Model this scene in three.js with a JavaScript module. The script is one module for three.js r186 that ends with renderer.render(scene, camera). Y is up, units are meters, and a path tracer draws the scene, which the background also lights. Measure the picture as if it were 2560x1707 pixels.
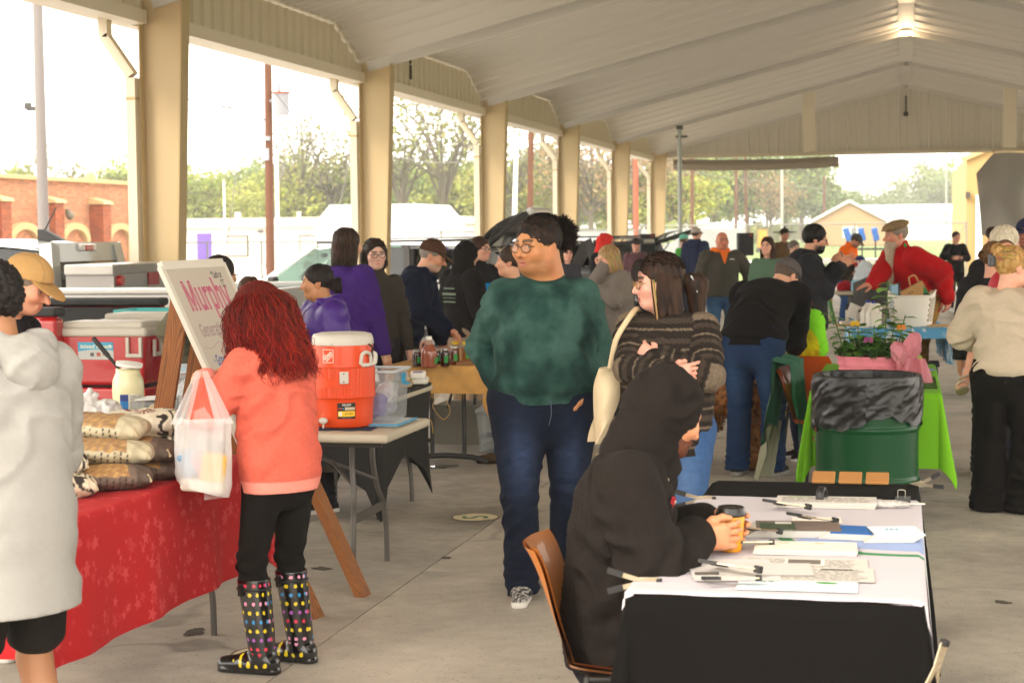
import * as THREE from 'three';
import { mergeGeometries, mergeVertices } from 'three/addons/utils/BufferGeometryUtils.js';
import { RoundedBoxGeometry } from 'three/addons/geometries/RoundedBoxGeometry.js';
import { ImprovedNoise } from 'three/addons/math/ImprovedNoise.js';

// ---------- camera, sky, sun, exposure ----------
const scene = new THREE.Scene();
const camera = new THREE.PerspectiveCamera(21.96, 2560 / 1707, 0.1, 900);
camera.position.set(0, 1.7, 0);
camera.rotation.set(-0.06166, 0.22042, -0.010, 'YXZ');
camera.focus = 8.0;
camera.userData.fStop = 5.6;
scene.add(camera);

const renderer = new THREE.WebGLRenderer({ antialias: true });
renderer.toneMapping = THREE.LinearToneMapping;
renderer.toneMappingExposure = 4.6;
renderer.shadowMap.enabled = true;

{ // an even overcast sky: brighter overhead than at the horizon, slightly warm
  const W = 64, H = 32, d = new Float32Array(W * H * 4);
  for (let j = 0; j < H; j++) for (let i = 0; i < W; i++) {
    const el = ((j + 0.5) / H - 0.5) * Math.PI, s = Math.max(0, Math.sin(el));
    const L = (1 + 0.3 * s) * 0.95, o = (j * W + i) * 4;
    d[o] = L * 1.04; d[o + 1] = L * 0.985; d[o + 2] = L * 0.90; d[o + 3] = 1;
  }
  const t = new THREE.DataTexture(d, W, H, THREE.RGBAFormat, THREE.FloatType);
  t.mapping = THREE.EquirectangularReflectionMapping; t.magFilter = THREE.LinearFilter; t.minFilter = THREE.LinearFilter;
  t.needsUpdate = true;
  scene.background = t; scene.environment = t;
}
const sun = new THREE.DirectionalLight(0xfff0dc, 0.6);
sun.position.set(-30, 38, 12); sun.target.position.set(0, 0, -25);
sun.castShadow = true; sun.shadow.radius = 26; sun.shadow.mapSize.set(2048, 2048);
Object.assign(sun.shadow.camera, { left: -60, right: 60, top: 60, bottom: -60, near: 1, far: 160 });
scene.add(sun, sun.target);
scene.fog = new THREE.FogExp2(0xf2efe8, 0.0008);

// ---------- helpers ----------
const PI = Math.PI, D2R = PI / 180;
function mulberry(a) { return () => { a |= 0; a = a + 0x6D2B79F5 | 0; let t = Math.imul(a ^ a >>> 15, 1 | a); t = t + Math.imul(t ^ t >>> 7, 61 | t) ^ t; return ((t ^ t >>> 14) >>> 0) / 4294967296; }; }
const rand = mulberry(20240);
const rr = (a, b) => a + (b - a) * rand();
const noiseGen = new ImprovedNoise();
const ns = (x, y, z) => noiseGen.noise(x + 100.3, y + 57.1, z + 31.7);
const fbm = (x, y, z, o = 4) => { let a = 0, w = 0.5; for (let i = 0; i < o; i++) { a += w * ns(x, y, z); x *= 2.03; y *= 2.03; z *= 2.03; w *= 0.5; } return a; };
const clamp = (x, a = 0, b = 1) => x < a ? a : x > b ? b : x;
const lerp = (a, b, t) => a + (b - a) * t;
const smooth = (a, b, x) => { const t = clamp((x - a) / (b - a)); return t * t * (3 - 2 * t); };
const usedNames = {};
function numbered(n) { const k = usedNames[n] = (usedNames[n] ?? -1) + 1; return k ? `${n}_${String(k).padStart(3, '0')}` : n; }
function shadow(o) { o.traverse(c => { if (c.isMesh) { c.castShadow = true; c.receiveShadow = true; } }); return o; }
function thing(name, label, category, pos = [0, 0, 0], turn = 0, group) {
  const g = new THREE.Group(); g.name = numbered(name); g.position.set(...pos); g.rotation.y = turn;
  g.userData = { label, category }; if (group) g.userData.group = group; scene.add(g); return g;
}
function part(parent, name, geo, mat) { const m = new THREE.Mesh(geo, mat); m.name = name; m.castShadow = m.receiveShadow = true; parent.add(m); return m; }
function struct(name, geo, mat) { const m = part(scene, numbered(name), geo, mat); m.userData.kind = 'structure'; return m; }
function single(name, label, category, geo, mat, pos, turn = 0, group) {
  const m = part(scene, numbered(name), geo, mat); if (pos) m.position.set(...pos); m.rotation.y = turn; m.userData = { label, category }; if (group) m.userData.group = group; return m;
}
function copyOf(o, pos, turn, label) { const c = o.clone(); c.name = numbered(o.name.replace(/_\d{3}$/, '')); c.userData = { ...o.userData }; if (label) c.userData.label = label; c.position.set(...pos); c.rotation.y = turn; scene.add(c); return c; }
function M(color, rough = 0.7, o = {}) { return new THREE.MeshStandardMaterial({ color, roughness: rough, ...o }); }
function MP(color, rough = 0.7, o = {}) { return new THREE.MeshPhysicalMaterial({ color, roughness: rough, ...o }); }
const lin = hex => { const c = new THREE.Color(hex); return [c.r, c.g, c.b]; };
// geometries
function xf(g, p = [0, 0, 0], r = [0, 0, 0], s) {
  const m = new THREE.Matrix4().compose(new THREE.Vector3(...p), new THREE.Quaternion().setFromEuler(new THREE.Euler(...r)), s ? new THREE.Vector3(...s) : new THREE.Vector3(1, 1, 1));
  return g.applyMatrix4(m);
}
const bx = (w, h, d, p, r) => xf(new THREE.BoxGeometry(w, h, d), p, r);
const rb = (w, h, d, rad, p, r, seg = 2) => xf(new RoundedBoxGeometry(w, h, d, seg, rad), p, r);
const cy = (r0, r1, h, p, r, n = 20) => xf(new THREE.CylinderGeometry(r0, r1, h, n), p, r);
const sp = (r, p, s, n = 16) => xf(new THREE.SphereGeometry(r, n, Math.max(6, n * 0.7 | 0)), p, [0, 0, 0], s);
const lathe = (pts, n = 28, p, r) => xf(new THREE.LatheGeometry(pts.map(a => new THREE.Vector2(a[0], a[1])), n), p, r);
function tube(pts, r, seg = 16, n = 7, closed = false) { return new THREE.TubeGeometry(new THREE.CatmullRomCurve3(pts.map(p => new THREE.Vector3(...p)), closed, 'catmullrom', 0.3), seg, r, n, closed); }
function bar(a, b, w, h) { // square bar from a to b
  const A = new THREE.Vector3(...a), B = new THREE.Vector3(...b), d = B.clone().sub(A), L = d.length();
  const g = new THREE.BoxGeometry(w, L, h); g.applyQuaternion(new THREE.Quaternion().setFromUnitVectors(new THREE.Vector3(0, 1, 0), d.normalize()));
  const m = A.add(B).multiplyScalar(0.5); return g.translate(m.x, m.y, m.z);
}
function rod(a, b, r0, r1 = r0, n = 10) {
  const A = new THREE.Vector3(...a), B = new THREE.Vector3(...b), d = B.clone().sub(A), L = d.length();
  const g = new THREE.CylinderGeometry(r1, r0, L, n); g.applyQuaternion(new THREE.Quaternion().setFromUnitVectors(new THREE.Vector3(0, 1, 0), d.normalize()));
  const m = A.add(B).multiplyScalar(0.5); return g.translate(m.x, m.y, m.z);
}
function mg(list) { return mergeGeometries(list.map(g => { let q = g.index ? g.toNonIndexed() : g.clone(); for (const k of Object.keys(q.attributes)) if (!['position', 'normal', 'uv'].includes(k)) q.deleteAttribute(k); if (!q.attributes.uv) q.setAttribute('uv', new THREE.BufferAttribute(new Float32Array(q.attributes.position.count * 2), 2)); return q; })); }
function gridGeo(nu, nv, f) { // f(u,v)->[x,y,z], uv 0..1
  const p = [], uv = [], ix = [];
  for (let j = 0; j <= nv; j++) for (let i = 0; i <= nu; i++) { p.push(...f(i / nu, j / nv)); uv.push(i / nu, j / nv); }
  for (let j = 0; j < nv; j++) for (let i = 0; i < nu; i++) { const a = j * (nu + 1) + i, b = a + 1, c = a + nu + 1, d = c + 1; ix.push(a, b, d, a, d, c); }
  const g = new THREE.BufferGeometry(); g.setAttribute('position', new THREE.Float32BufferAttribute(p, 3)); g.setAttribute('uv', new THREE.Float32BufferAttribute(uv, 2)); g.setIndex(ix); g.computeVertexNormals(); return g;
}
function extrude(pts, depth, bevel = 0, p, r) {
  const s = new THREE.Shape(pts.map(a => new THREE.Vector2(a[0], a[1])));
  return xf(new THREE.ExtrudeGeometry(s, { depth, bevelEnabled: bevel > 0, bevelSize: bevel, bevelThickness: bevel, bevelSegments: 2, curveSegments: 6 }), p, r);
}
// textures
function canvasTex(w, h, draw) { const c = document.createElement('canvas'); c.width = w; c.height = h; const x = c.getContext('2d'); draw(x, w, h); const t = new THREE.CanvasTexture(c); t.colorSpace = THREE.SRGBColorSpace; t.magFilter = THREE.LinearFilter; t.anisotropy = 4; return t; }
function dataTex(n, f, srgb = true) {
  const d = new Uint8Array(n * n * 4);
  for (let j = 0; j < n; j++) for (let i = 0; i < n; i++) { const c = f(i / n, j / n), o = (j * n + i) * 4; for (let k = 0; k < 3; k++) d[o + k] = clamp(c[k], 0, 255); d[o + 3] = 255; }
  const t = new THREE.DataTexture(d, n, n); if (srgb) t.colorSpace = THREE.SRGBColorSpace; t.wrapS = t.wrapT = THREE.RepeatWrapping; t.magFilter = THREE.LinearFilter; t.minFilter = THREE.LinearMipmapLinearFilter; t.generateMipmaps = true; t.needsUpdate = true; return t;
}
const pn = (u, v, f, s = 0) => { // tileable noise
  const a = ns(u * f, v * f, s), b = ns((u - 1) * f, v * f, s), c = ns(u * f, (v - 1) * f, s), d = ns((u - 1) * f, (v - 1) * f, s);
  return lerp(lerp(a, b, u), lerp(c, d, u), v);
};
const fabricBump = dataTex(128, (u, v) => { const k = 128 + 60 * Math.sin(u * 64 * PI * 2) * Math.sin(v * 64 * PI * 2) + 50 * (rand() - 0.5); return [k, k, k]; }, false);

// ================= SETTING =================
const concreteTex = dataTex(1024, (u, v) => {
  const b = 0.5 * pn(u, v, 3, 1) + 0.3 * pn(u, v, 9, 2) + 0.26 * pn(u, v, 27, 3) + 0.24 * pn(u, v, 80, 4) + 0.16 * (rand() - 0.5) - 0.5 * smooth(0.03, 0.0, Math.abs(pn(u, v, 6, 12) + 0.25 * pn(u, v, 22, 13))) * smooth(0.05, 0.3, pn(u, v, 4, 14));
  const st = smooth(0.18, 0.5, pn(u, v, 5, 9) + 0.35 * pn(u, v, 17, 8)), k = 1 + 0.42 * b - 0.24 * st, sp2 = rand() > 0.993 ? 0.62 : 1;
  return [165 * k * sp2, 157 * k * sp2, 144 * k * sp2];
});
const concreteRough = dataTex(512, (u, v) => { const k = 158 + 80 * (0.6 * pn(u, v, 4, 21) + 0.4 * pn(u, v, 15, 22)); return [k, k, k]; }, false);
const asphaltTex = dataTex(512, (u, v) => { const k = 1 + 0.35 * pn(u, v, 4, 31) + 0.4 * (rand() - 0.5); return [172 * k, 168 * k, 160 * k]; });
const grassTex = dataTex(512, (u, v) => { const b = pn(u, v, 6, 41) + 0.6 * pn(u, v, 25, 42), k = 1 + 0.3 * b + 0.4 * (rand() - 0.5), y = smooth(-0.1, 0.4, pn(u, v, 9, 43)); return [(84 + 26 * y) * k, (104 + 12 * y) * k, 38 * k]; });
function floorUV(g, s) { const p = g.attributes.position, uv = new Float32Array(p.count * 2); for (let i = 0; i < p.count; i++) { uv[2 * i] = p.getX(i) * s; uv[2 * i + 1] = p.getZ(i) * s; } g.setAttribute('uv', new THREE.BufferAttribute(uv, 2)); return g; }
const Mconc = M(0xffffff, 1, { map: concreteTex, roughnessMap: concreteRough, bumpMap: concreteTex, bumpScale: 0.0015 });
{
  struct('ground', floorUV(xf(new THREE.PlaneGeometry(1000, 1000), [0, -0.16, -250], [-PI / 2, 0, 0]), 0.12), M(0xffffff, 0.95, { map: grassTex }));
  struct('parking_lot', floorUV(xf(new THREE.PlaneGeometry(42, 150), [-29, -0.15, -35], [-PI / 2, 0, 0]), 0.2), M(0xffffff, 0.55, { map: asphaltTex }));
  struct('front_apron', floorUV(xf(new THREE.PlaneGeometry(60, 40), [0, -0.146, 20], [-PI / 2, 0, 0]), 0.2), M(0xffffff, 0.6, { map: asphaltTex }));
  struct('right_apron', floorUV(xf(new THREE.PlaneGeometry(20, 60), [18.5, -0.147, -25], [-PI / 2, 0, 0]), 0.2), M(0xffffff, 0.6, { map: asphaltTex }));
  struct('side_path', floorUV(xf(new THREE.PlaneGeometry(17, 2.4), [0.2, -0.145, -57.1], [-PI / 2, 0, 0]), 0.2), M(0xd8d2c6, 0.6, { map: asphaltTex }));
  // pavilion slab: poured panels with sawn joints between them
  const fl = struct('concrete_floor', bx(17.0, 0.12, 70.5, [0, -0.095, -20.6]), M(0x3a342c, 0.95));
  const xs = [-8.4, -2.37, 2.5, 8.4], zs = []; for (let z = -8.49 + 3.2 * 7; z > -56; z -= 3.2) zs.push(z);
  for (let i = 0; i < 3; i++) for (let j = 0; j < zs.length - 1; j++) {
    const w = xs[i + 1] - xs[i] - 0.007, d = 3.2 - 0.005; const g = bx(w, 0.035, d); xf(g, [(xs[i] + xs[i + 1]) / 2, -0.0175, zs[j] - 1.6]);
    const p = g.attributes.position, uv = g.attributes.uv; for (let k = 0; k < p.count; k++) uv.setXY(k, p.getX(k) * 0.16 + i * 0.37 + j * 0.21, p.getZ(k) * 0.16 + j * 0.11);
    part(fl, 'floor_slab', g, Mconc);
  }
}
// round floor markers and damp patches
function floorDecal(name, label, cat, x, z, r, tex, turn, op) {
  const g = xf(new THREE.CircleGeometry(r, 40), [0, 0, 0], [-PI / 2, 0, 0]);
  return single(name, label, cat, g, op || M(0xffffff, 0.6, { map: tex }), [x, 0.004, z], turn);
}
const stickerTex = canvasTex(256, 256, (c, w) => {
  c.fillStyle = '#5a4030'; c.fillRect(0, 0, w, w); c.fillStyle = '#d8cba8'; c.beginPath(); c.arc(128, 128, 119, 0, 7); c.fill();
  c.fillStyle = '#2f6b3c'; c.font = 'bold 190px sans-serif'; c.textAlign = 'center'; c.textBaseline = 'middle'; c.save(); c.translate(128, 134); c.rotate(-PI / 2); c.fillText('S', 0, 0); c.restore();
  c.strokeStyle = '#4a3a28'; c.lineWidth = 9; c.beginPath(); c.moveTo(36, 60); c.lineTo(88, 40); c.moveTo(160, 226); c.lineTo(205, 205); c.stroke();
});
floorDecal('floor_sticker', 'round cream floor sticker with a green mark beside the man in green', 'sticker', -2.51, -10.15, 0.145, stickerTex, 0.3);
floorDecal('floor_sticker', 'round cream floor sticker half hidden under the polka dot boots', 'sticker', -2.53, -6.66, 0.145, stickerTex, 2);
floorDecal('floor_sticker', 'round cream floor sticker behind the knees of the man in green', 'sticker', -2.2, -13.2, 0.145, stickerTex, 1);
{
  const blob = (x, z, s, seed) => { const sh = []; for (let i = 0; i < 26; i++) { const a = i / 26 * PI * 2, r = s * (1 + 0.7 * ns(Math.cos(a) * 1.6, Math.sin(a) * 1.6, seed)); sh.push(new THREE.Vector2(Math.cos(a) * r * 1.5, Math.sin(a) * r)); } return xf(new THREE.ShapeGeometry(new THREE.Shape(sh)), [x, 0.003, z], [-PI / 2, 0, seed]); };
  const wet = MP(0x4a433a, 0.08, { clearcoat: 0.6 });
  [[-3.0, -13.3, 0.17, 1], [-3.35, -12.95, 0.11, 2.2], [-2.75, -13.9, 0.12, 3.1], [-3.3, -12.35, 0.08, 4]].forEach(a => { const m = struct('water_puddle', blob(...a), wet); });
  const stain = M(0x4b4238, 0.85);
  [[-2.98, -7.0, 0.045, 5], [-2.9, -8.45, 0.035, 6], [-2.62, -6.5, 0.03, 7], [-2.35, -8.85, 0.02, 8], [0.45, -8.2, 0.03, 9]].forEach(a => struct('floor_stain', blob(...a), stain));
}

// ---------- pavilion ----------
const XW = 7.62, BAY = 7.395, Z1 = -16.88, zF = k => Z1 - BAY * (k - 1), rafY = x => 6.0 - 0.247 * Math.abs(x), FL = 0.45;
const Mtan = M(0xbca67e, 0.55), MtanD = M(0xa99368, 0.6), Mceil = M(0xc0bab0, 0.5), Mrib = M(0xc3b69b, 0.55), Mtrim = M(0xc9bda6, 0.5);
{
  const pav = thing('pavilion', 'open steel market pavilion with tan columns and a ribbed gable ceiling', 'pavilion');
  const kMin = -1, kMax = 6;
  const colGeo = s => { // s=-1 left row
    const o = s * XW, inn = y => s * (XW - (0.32 + 0.037 * y));
    const web = extrude([[o, 0], [inn(0), 0], [inn(4.1), 4.1], [o, 4.25]], 0.012, 0, [0, 0, -0.006]);
    const of = bx(0.014, 4.25, 0.2, [o, 2.125, 0]);
    const inf = bar([inn(0), 0, 0], [inn(4.12), 4.12, 0], 0.014, 0.2);
    const base = bx(0.5, 0.025, 0.3, [s * (XW - 0.16), 0.0125, 0]);
    return { web, of, inf, base };
  };
  const wavy = (a, b, pitch, h) => { const pts = []; for (let t = a; t < b - 1e-4; t += pitch) { const e = Math.min(pitch, b - t); pts.push([t, 0], [t + e * 0.62, 0], [t + e * 0.70, h], [t + e * 0.90, h], [t + e * 0.98, 0]); } pts.push([b, 0]); return pts; };
  for (const s of [-1, 1]) {
    const cg = colGeo(s);
    for (let k = kMin; k <= kMax; k++) {
      
      const z = zF(k);
      const col = new THREE.Group(); col.name = 'column'; col.position.set(0, 0, z); pav.add(col);
      part(col, 'web', cg.web, Mtan); part(col, 'outer_flange', cg.of, Mtan); part(col, 'inner_flange', cg.inf, MtanD); part(col, 'base_plate', cg.base, MtanD);
      // downspout on the outside of each column
      if (s < 0) {
        const ds = new THREE.Group(); ds.name = 'downspout'; pav.add(ds); ds.position.set(0, 0, z + 0.12);
        part(ds, 'outlet_pipe', bx(0.1, 0.2, 0.12, [-7.98, 3.83, 0]), Mtrim); part(ds, 'elbow_pipe', bar([-7.98, 3.74, 0], [-7.69, 3.33, 0], 0.1, 0.12), Mtrim);
        part(ds, 'drop_pipe', bx(0.1, 3.3, 0.12, [-7.69, 1.66, 0]), Mtrim); part(ds, 'bracket', bx(0.11, 0.03, 0.13, [-7.69, 3.1, 0]), MtanD);
      }
      // rafter soffit: flange strip along the frame
      const L = Math.hypot(XW, 0.247 * XW);
      part(pav, 'rafter', bar([s * (XW - 0.1), rafY(XW - 0.1), z], [0, rafY(0), z], 0.26, 0.05).applyMatrix4(new THREE.Matrix4()), Mceil);
      if (k === kMax) continue;
      // ceiling panels of the bay, ribs running up the slope
      const zb = zF(k + 1), prof = [];
      const lift = z0 => { const dN = (z - 0.13) - z0, dFr = z0 - (zb + 0.13), m = Math.min(dN, dFr); return FL * clamp(m / 1.2); };
      const span = BAY - 0.26, NP = 8;
      for (let q = 0; q < NP; q++) {
        const a = q / NP * span, b = (q + 1) / NP * span;
        const pts = wavy(a, b, 0.2974, 0.028);
        // add the knee points of the slope
        for (const kn of [1.2, span - 1.2]) if (kn > a && kn < b) { for (let i = 0; i < pts.length - 1; i++) if (pts[i][0] < kn && pts[i + 1][0] > kn) { pts.splice(i + 1, 0, [kn, lerp(pts[i][1], pts[i + 1][1], (kn - pts[i][0]) / (pts[i + 1][0] - pts[i][0]))]); break; } }
        const P = [], uv = [], ix = [];
        pts.forEach(([t, h], i) => { const zz = z - 0.13 - t, y = lift(zz) - h; P.push(s * (XW + 0.02), rafY(XW + 0.02) + y, zz, s * 0.13, rafY(0.13) + y, zz); if (i) { const o2 = (i - 1) * 2; ix.push(o2, o2 + 1, o2 + 3, o2, o2 + 3, o2 + 2); } });
        let g = new THREE.BufferGeometry(); g.setAttribute('position', new THREE.Float32BufferAttribute(P, 3)); g.setIndex(ix); g = g.toNonIndexed(); g.computeVertexNormals();
        part(pav, 'ceiling_panel', g, Mceil);
      }
      // valance sheets above the opening
      const VG = [];
      for (let q = 0; q < NP; q++) {
        const a = q / NP * (BAY - 0.2), b = (q + 1) / NP * (BAY - 0.2), pts = wavy(a, b, 0.2998, 0.034), P = [], ix = [];
        const top = zz => rafY(XW) + lift(zz) - 0.03;
        const pts2 = []; pts.forEach((p, i) => { pts2.push(p); });
        pts2.forEach(([t, h], i) => { const zz = z - 0.1 - t; P.push(s * (XW - 0.02 - h), 3.98, zz, s * (XW - 0.02 - h), Math.max(4.05, top(zz)), zz); if (i) { const o2 = (i - 1) * 2; ix.push(o2, o2 + 1, o2 + 3, o2, o2 + 3, o2 + 2); } });
        let g = new THREE.BufferGeometry(); g.setAttribute('position', new THREE.Float32BufferAttribute(P, 3)); g.setIndex(ix); g = g.toNonIndexed(); g.computeVertexNormals();
        part(pav, 'valance_sheet', g, Mrib);
      }
      part(pav, 'header_beam', bx(0.2, 0.14, BAY - 0.21, [s * XW, 3.92, (z + zb) / 2]), Mtrim);
      // trim along the top of the valance
      const e = s * (XW - 0.07), y0 = rafY(XW) + 0.02;
      part(pav, 'ceiling_trim', mg([bar([e, y0, z - 0.12], [e, y0 + FL, z - 1.33], 0.04, 0.035), bar([e, y0 + FL, z - 1.33], [e, y0 + FL, zb + 1.33], 0.04, 0.035), bar([e, y0 + FL, zb + 1.33], [e, y0, zb + 0.12], 0.04, 0.035)]), M(0xb3a88f, 0.6));
      if (s < 0 && k === 2) part(pav, 'conduit_clip', mg([bx(0.03, 0.22, 0.05, [-7.5, 4.2, z - 2.2]), bx(0.03, 0.07, 0.03, [-7.5, 4.36, z - 2.2])]), M(0x3c3a33, 0.6));
      // roof skin outside
      if (true) part(pav, 'roof_sheet', bar([s * (XW + 0.45), rafY(XW + 0.45) + 0.62, (z + zb) / 2], [0, rafY(0) + 0.62, (z + zb) / 2], 0.02, BAY), M(0xb9b09c, 0.5)).geometry;
    }
    part(pav, 'gutter', bx(0.16, 0.16, BAY * 7, [s * (XW + 0.42), 4.0, zF(2.5)]), Mtrim);
    part(pav, 'eave_soffit', bx(0.36, 0.02, BAY * 7, [s * (XW + 0.22), 4.07, zF(2.5)]), Mtrim);
  }
  // ridge trim: a band with the panel ends notched beneath it
  for (let k = kMin; k < kMax; k++) { const z = zF(k), zb = zF(k + 1); part(pav, 'ridge_trim', bx(0.34, 0.02, BAY - 0.27, [0, rafY(0) + FL - 0.07, (z + zb) / 2]), Mceil); part(pav, 'ridge_trim', bar([0, rafY(0) - 0.04, z - 0.14], [0, rafY(0) + FL - 0.075, z - 1.33], 0.34, 0.02), Mceil); part(pav, 'ridge_trim', bar([0, rafY(0) - 0.04, zb + 0.14], [0, rafY(0) + FL - 0.075, zb + 1.33], 0.34, 0.02), Mceil); }
  // far gable wall
  const zg = zF(6) - 0.12;
  for (let q = 0; q < 17; q++) {
    const x0 = -XW + q * (2 * XW / 17), x1 = x0 + 2 * XW / 17, pts = wavy(x0, x1, 0.2988, 0.034), P = [], ix = [];
    pts.forEach(([t, h], i) => { P.push(t, 4.0, zg + h, t, rafY(t) + 0.3, zg + h); if (i) { const o2 = (i - 1) * 2; ix.push(o2, o2 + 3, o2 + 1, o2, o2 + 2, o2 + 3); } });
    let g = new THREE.BufferGeometry(); g.setAttribute('position', new THREE.Float32BufferAttribute(P, 3)); g.setIndex(ix); g = g.toNonIndexed(); g.computeVertexNormals();
    part(pav, 'gable_sheet', g, M(0xbdb6a6, 0.6));
  }
  part(pav, 'gable_header', bx(2 * XW, 0.1, 0.16, [0, 3.98, zg]), Mtrim);
  for (const x of [-2.72, 2.85]) part(pav, 'gable_post', bx(0.36, 1.75, 0.25, [x, 4.83, zg + 2.4], [0, 0, x < 0 ? 0.03 : 0]), Mtrim);
  part(pav, 'gable_hook', mg([bx(0.05, 0.5, 0.05, [0, 5.4, zg + 0.12]), bx(0.14, 0.12, 0.1, [0, 5.1, zg + 0.14])]), M(0x39362f, 0.6));
}
{ // ridge lamp, lit
  const z = zF(4) + 0.05, l = thing('ceiling_lamp', 'round lit lamp hanging under the ridge of the ceiling', 'lamp', [0, 5.9, z]);
  part(l, 'housing', cy(0.13, 0.16, 0.08, [0, 0.06, 0], [0, 0, 0], 28), M(0xdedad0, 0.5));
  const glow = M(0xfff2d8, 0.5, { emissive: 0xffe2b0, emissiveIntensity: 1.0 });
  part(l, 'diffuser', sp(0.15, [0, 0.0, 0], [1, 0.4, 1], 24), glow);
  const p = new THREE.PointLight(0xffdcae, 0.8, 0, 2); p.position.set(0, -0.2, 0); p.castShadow = true; p.shadow.radius = 8; l.add(p);
}
{ // rolled side curtain and hanging tarp at the far end
  const curtain = gridGeo(60, 10, (u, v) => { const a = v * PI * 2; return [-6.9 + 4.95 * u, 3.72 + 0.17 * Math.sin(a) * (1 + 0.12 * ns(u * 22, v * 3, 2)) - 0.05 * Math.sin(u * PI) - 0.1 * u * 0, -53.6 + 0.14 * Math.cos(a)]; });
  single('rolled_curtain', 'grey canvas curtain rolled up under the far gable header', 'curtain', curtain, M(0x877d6e, 0.9));
  const tp = (u, v) => { const x = 1.95 + 5.6 * u, cut = clamp(1 - u * 12) * 0.5; return [x + 0.16 * (1 - v) * (1 - u), 1.5 + v * (2.25 - cut * v + 0.12 * Math.sin(u * 9)) - 0.05 * Math.sin(u * 6), -51.7 + 0.14 * ns(u * 9, v * 3, 5) + 0.10 * Math.sin(u * 30 + v * 4) * (1 - v)]; };
  const tarp = thing('hanging_tarp', 'large grey tarp hanging at the right far end of the pavilion', 'tarp');
  part(tarp, 'canvas', mergeGeometries([gridGeo(70, 30, tp), gridGeo(70, 30, (u, v) => { const p = tp(u, 1 - v); p[2] -= 0.02; return p; })]), M(0x8a857d, 0.85));
  part(tarp, 'support_rope', mg([rod([2.5, 3.7, -51.7], [2.5, 4.0, -53.8], 0.012), rod([5, 3.75, -51.7], [5, 4.0, -53.8], 0.012), rod([3.4, 3.7, -51.7], [3.4, 4.0, -53.8], 0.03)]), M(0x8a5c48, 0.8));
}
{ const p = thing('steel_post', 'slim grey steel post near the far left corner of the pavilion', 'post', [-5.62, 0, -44.86]); part(p, 'post', cy(0.055, 0.055, 4.3, [0, 2.15, 0], [0, 0, 0], 14), M(0x9ba09a, 0.45, { metalness: 0.3 })); part(p, 'base_plate', bx(0.3, 0.02, 0.3, [0, 0.01, 0]), M(0x8a8d88, 0.5)); part(p, 'cap', mg([bx(0.16, 0.1, 0.16, [0, 4.33, 0]), bx(0.3, 0.06, 0.08, [0.05, 4.1, 0])]), M(0x55564f, 0.5)); }

// ================= OUTSIDE THE PAVILION =================
const brickTex = dataTex(512, (u, v) => { // 16 courses per metre-ish tile, fine masonry far away
  const row = Math.floor(v * 24), off = row % 2 ? 0.5 : 0, cx = u * 8 + off, fx = cx % 1, fy = (v * 24) % 1;
  if (fy < 0.16 || fx < 0.06) return [150, 122, 96];
  const h = Math.sin((Math.floor(cx) % 8) * 12.9 + row * 78.2) * 43758.5, k = 0.86 + 0.28 * (h - Math.floor(h));
  return [158 * k, 98 * k, 64 * k];
});
{
  const b = thing('brick_building', 'low orange brick building with bricked up arches and buttress piers', 'building');
  const Mb = M(0xffffff, 0.9, { map: brickTex }), Ms = M(0xb09668, 0.85), Md = M(0xd8a888, 0.9, { map: brickTex });
  const wallUV = (g, s = 0.5) => { const p = g.attributes.position, n = g.attributes.normal, uv = g.attributes.uv; for (let i = 0; i < p.count; i++) uv.setXY(i, (Math.abs(n.getX(i)) > 0.5 ? p.getZ(i) : p.getX(i)) * s, p.getY(i) * s); return g; };
  part(b, 'wall', wallUV(bx(14, 3.75, 26, [-35.1, 1.72, -52])), Mb);
  part(b, 'parapet_coping', mg([rb(0.34, 0.14, 26.2, 0.03, [-28.1, 3.66, -52]), rb(14, 0.14, 0.34, 0.03, [-35, 3.66, -39.1]), sp(0.26, [-28.1, 3.78, -57.6], [0.7, 1, 1])]), Ms);
  for (let i = 0; i < 6; i++) {
    const z = -40 - 3.57 * i - 0.0;
    const zz = -54.17 + 3.57 * (3 - i);
    const pier = part(b, 'pier', wallUV(bx(0.55, 3.0, 0.62, [-27.85, 1.35, zz])), Md);
    part(pier, 'pier_cap', extrude([[-0.32, 0], [0.36, 0], [0.3, 0.1], [-0.32, 0.26]], 0.78, 0, [-27.85, 2.85, zz - 0.39]), Ms);
    const az = zz - 1.9, w = 1.05, pts = []; // stone arch surround
    for (let k = 0; k <= 10; k++) { const a = PI - k / 10 * PI; pts.push([Math.cos(a) * w, 1.55 + Math.sin(a) * 0.5]); }
    const sh = new THREE.Shape([new THREE.Vector2(-w, -0.1), ...pts.map(p => new THREE.Vector2(...p)), new THREE.Vector2(w, -0.1)]);
    const inn = pts.map(p => new THREE.Vector2(p[0] * 0.8, p[1] - 0.22)); sh.holes.push(new THREE.Path([new THREE.Vector2(-w * 0.8, 0), ...inn, new THREE.Vector2(w * 0.8, 0)]));
    part(b, 'arch_surround', xf(new THREE.ExtrudeGeometry(sh, { depth: 0.2, bevelEnabled: false }), [-28.12, 0.15, az], [0, PI / 2, 0]), Ms);
  }
  const lamp = part(b, 'wall_lamp', mg([bx(0.12, 0.2, 0.16, [-27.5, 2.55, -54.6]), sp(0.14, [-27.42, 2.42, -54.6])]), M(0x5b5240, 0.5));
}
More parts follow.
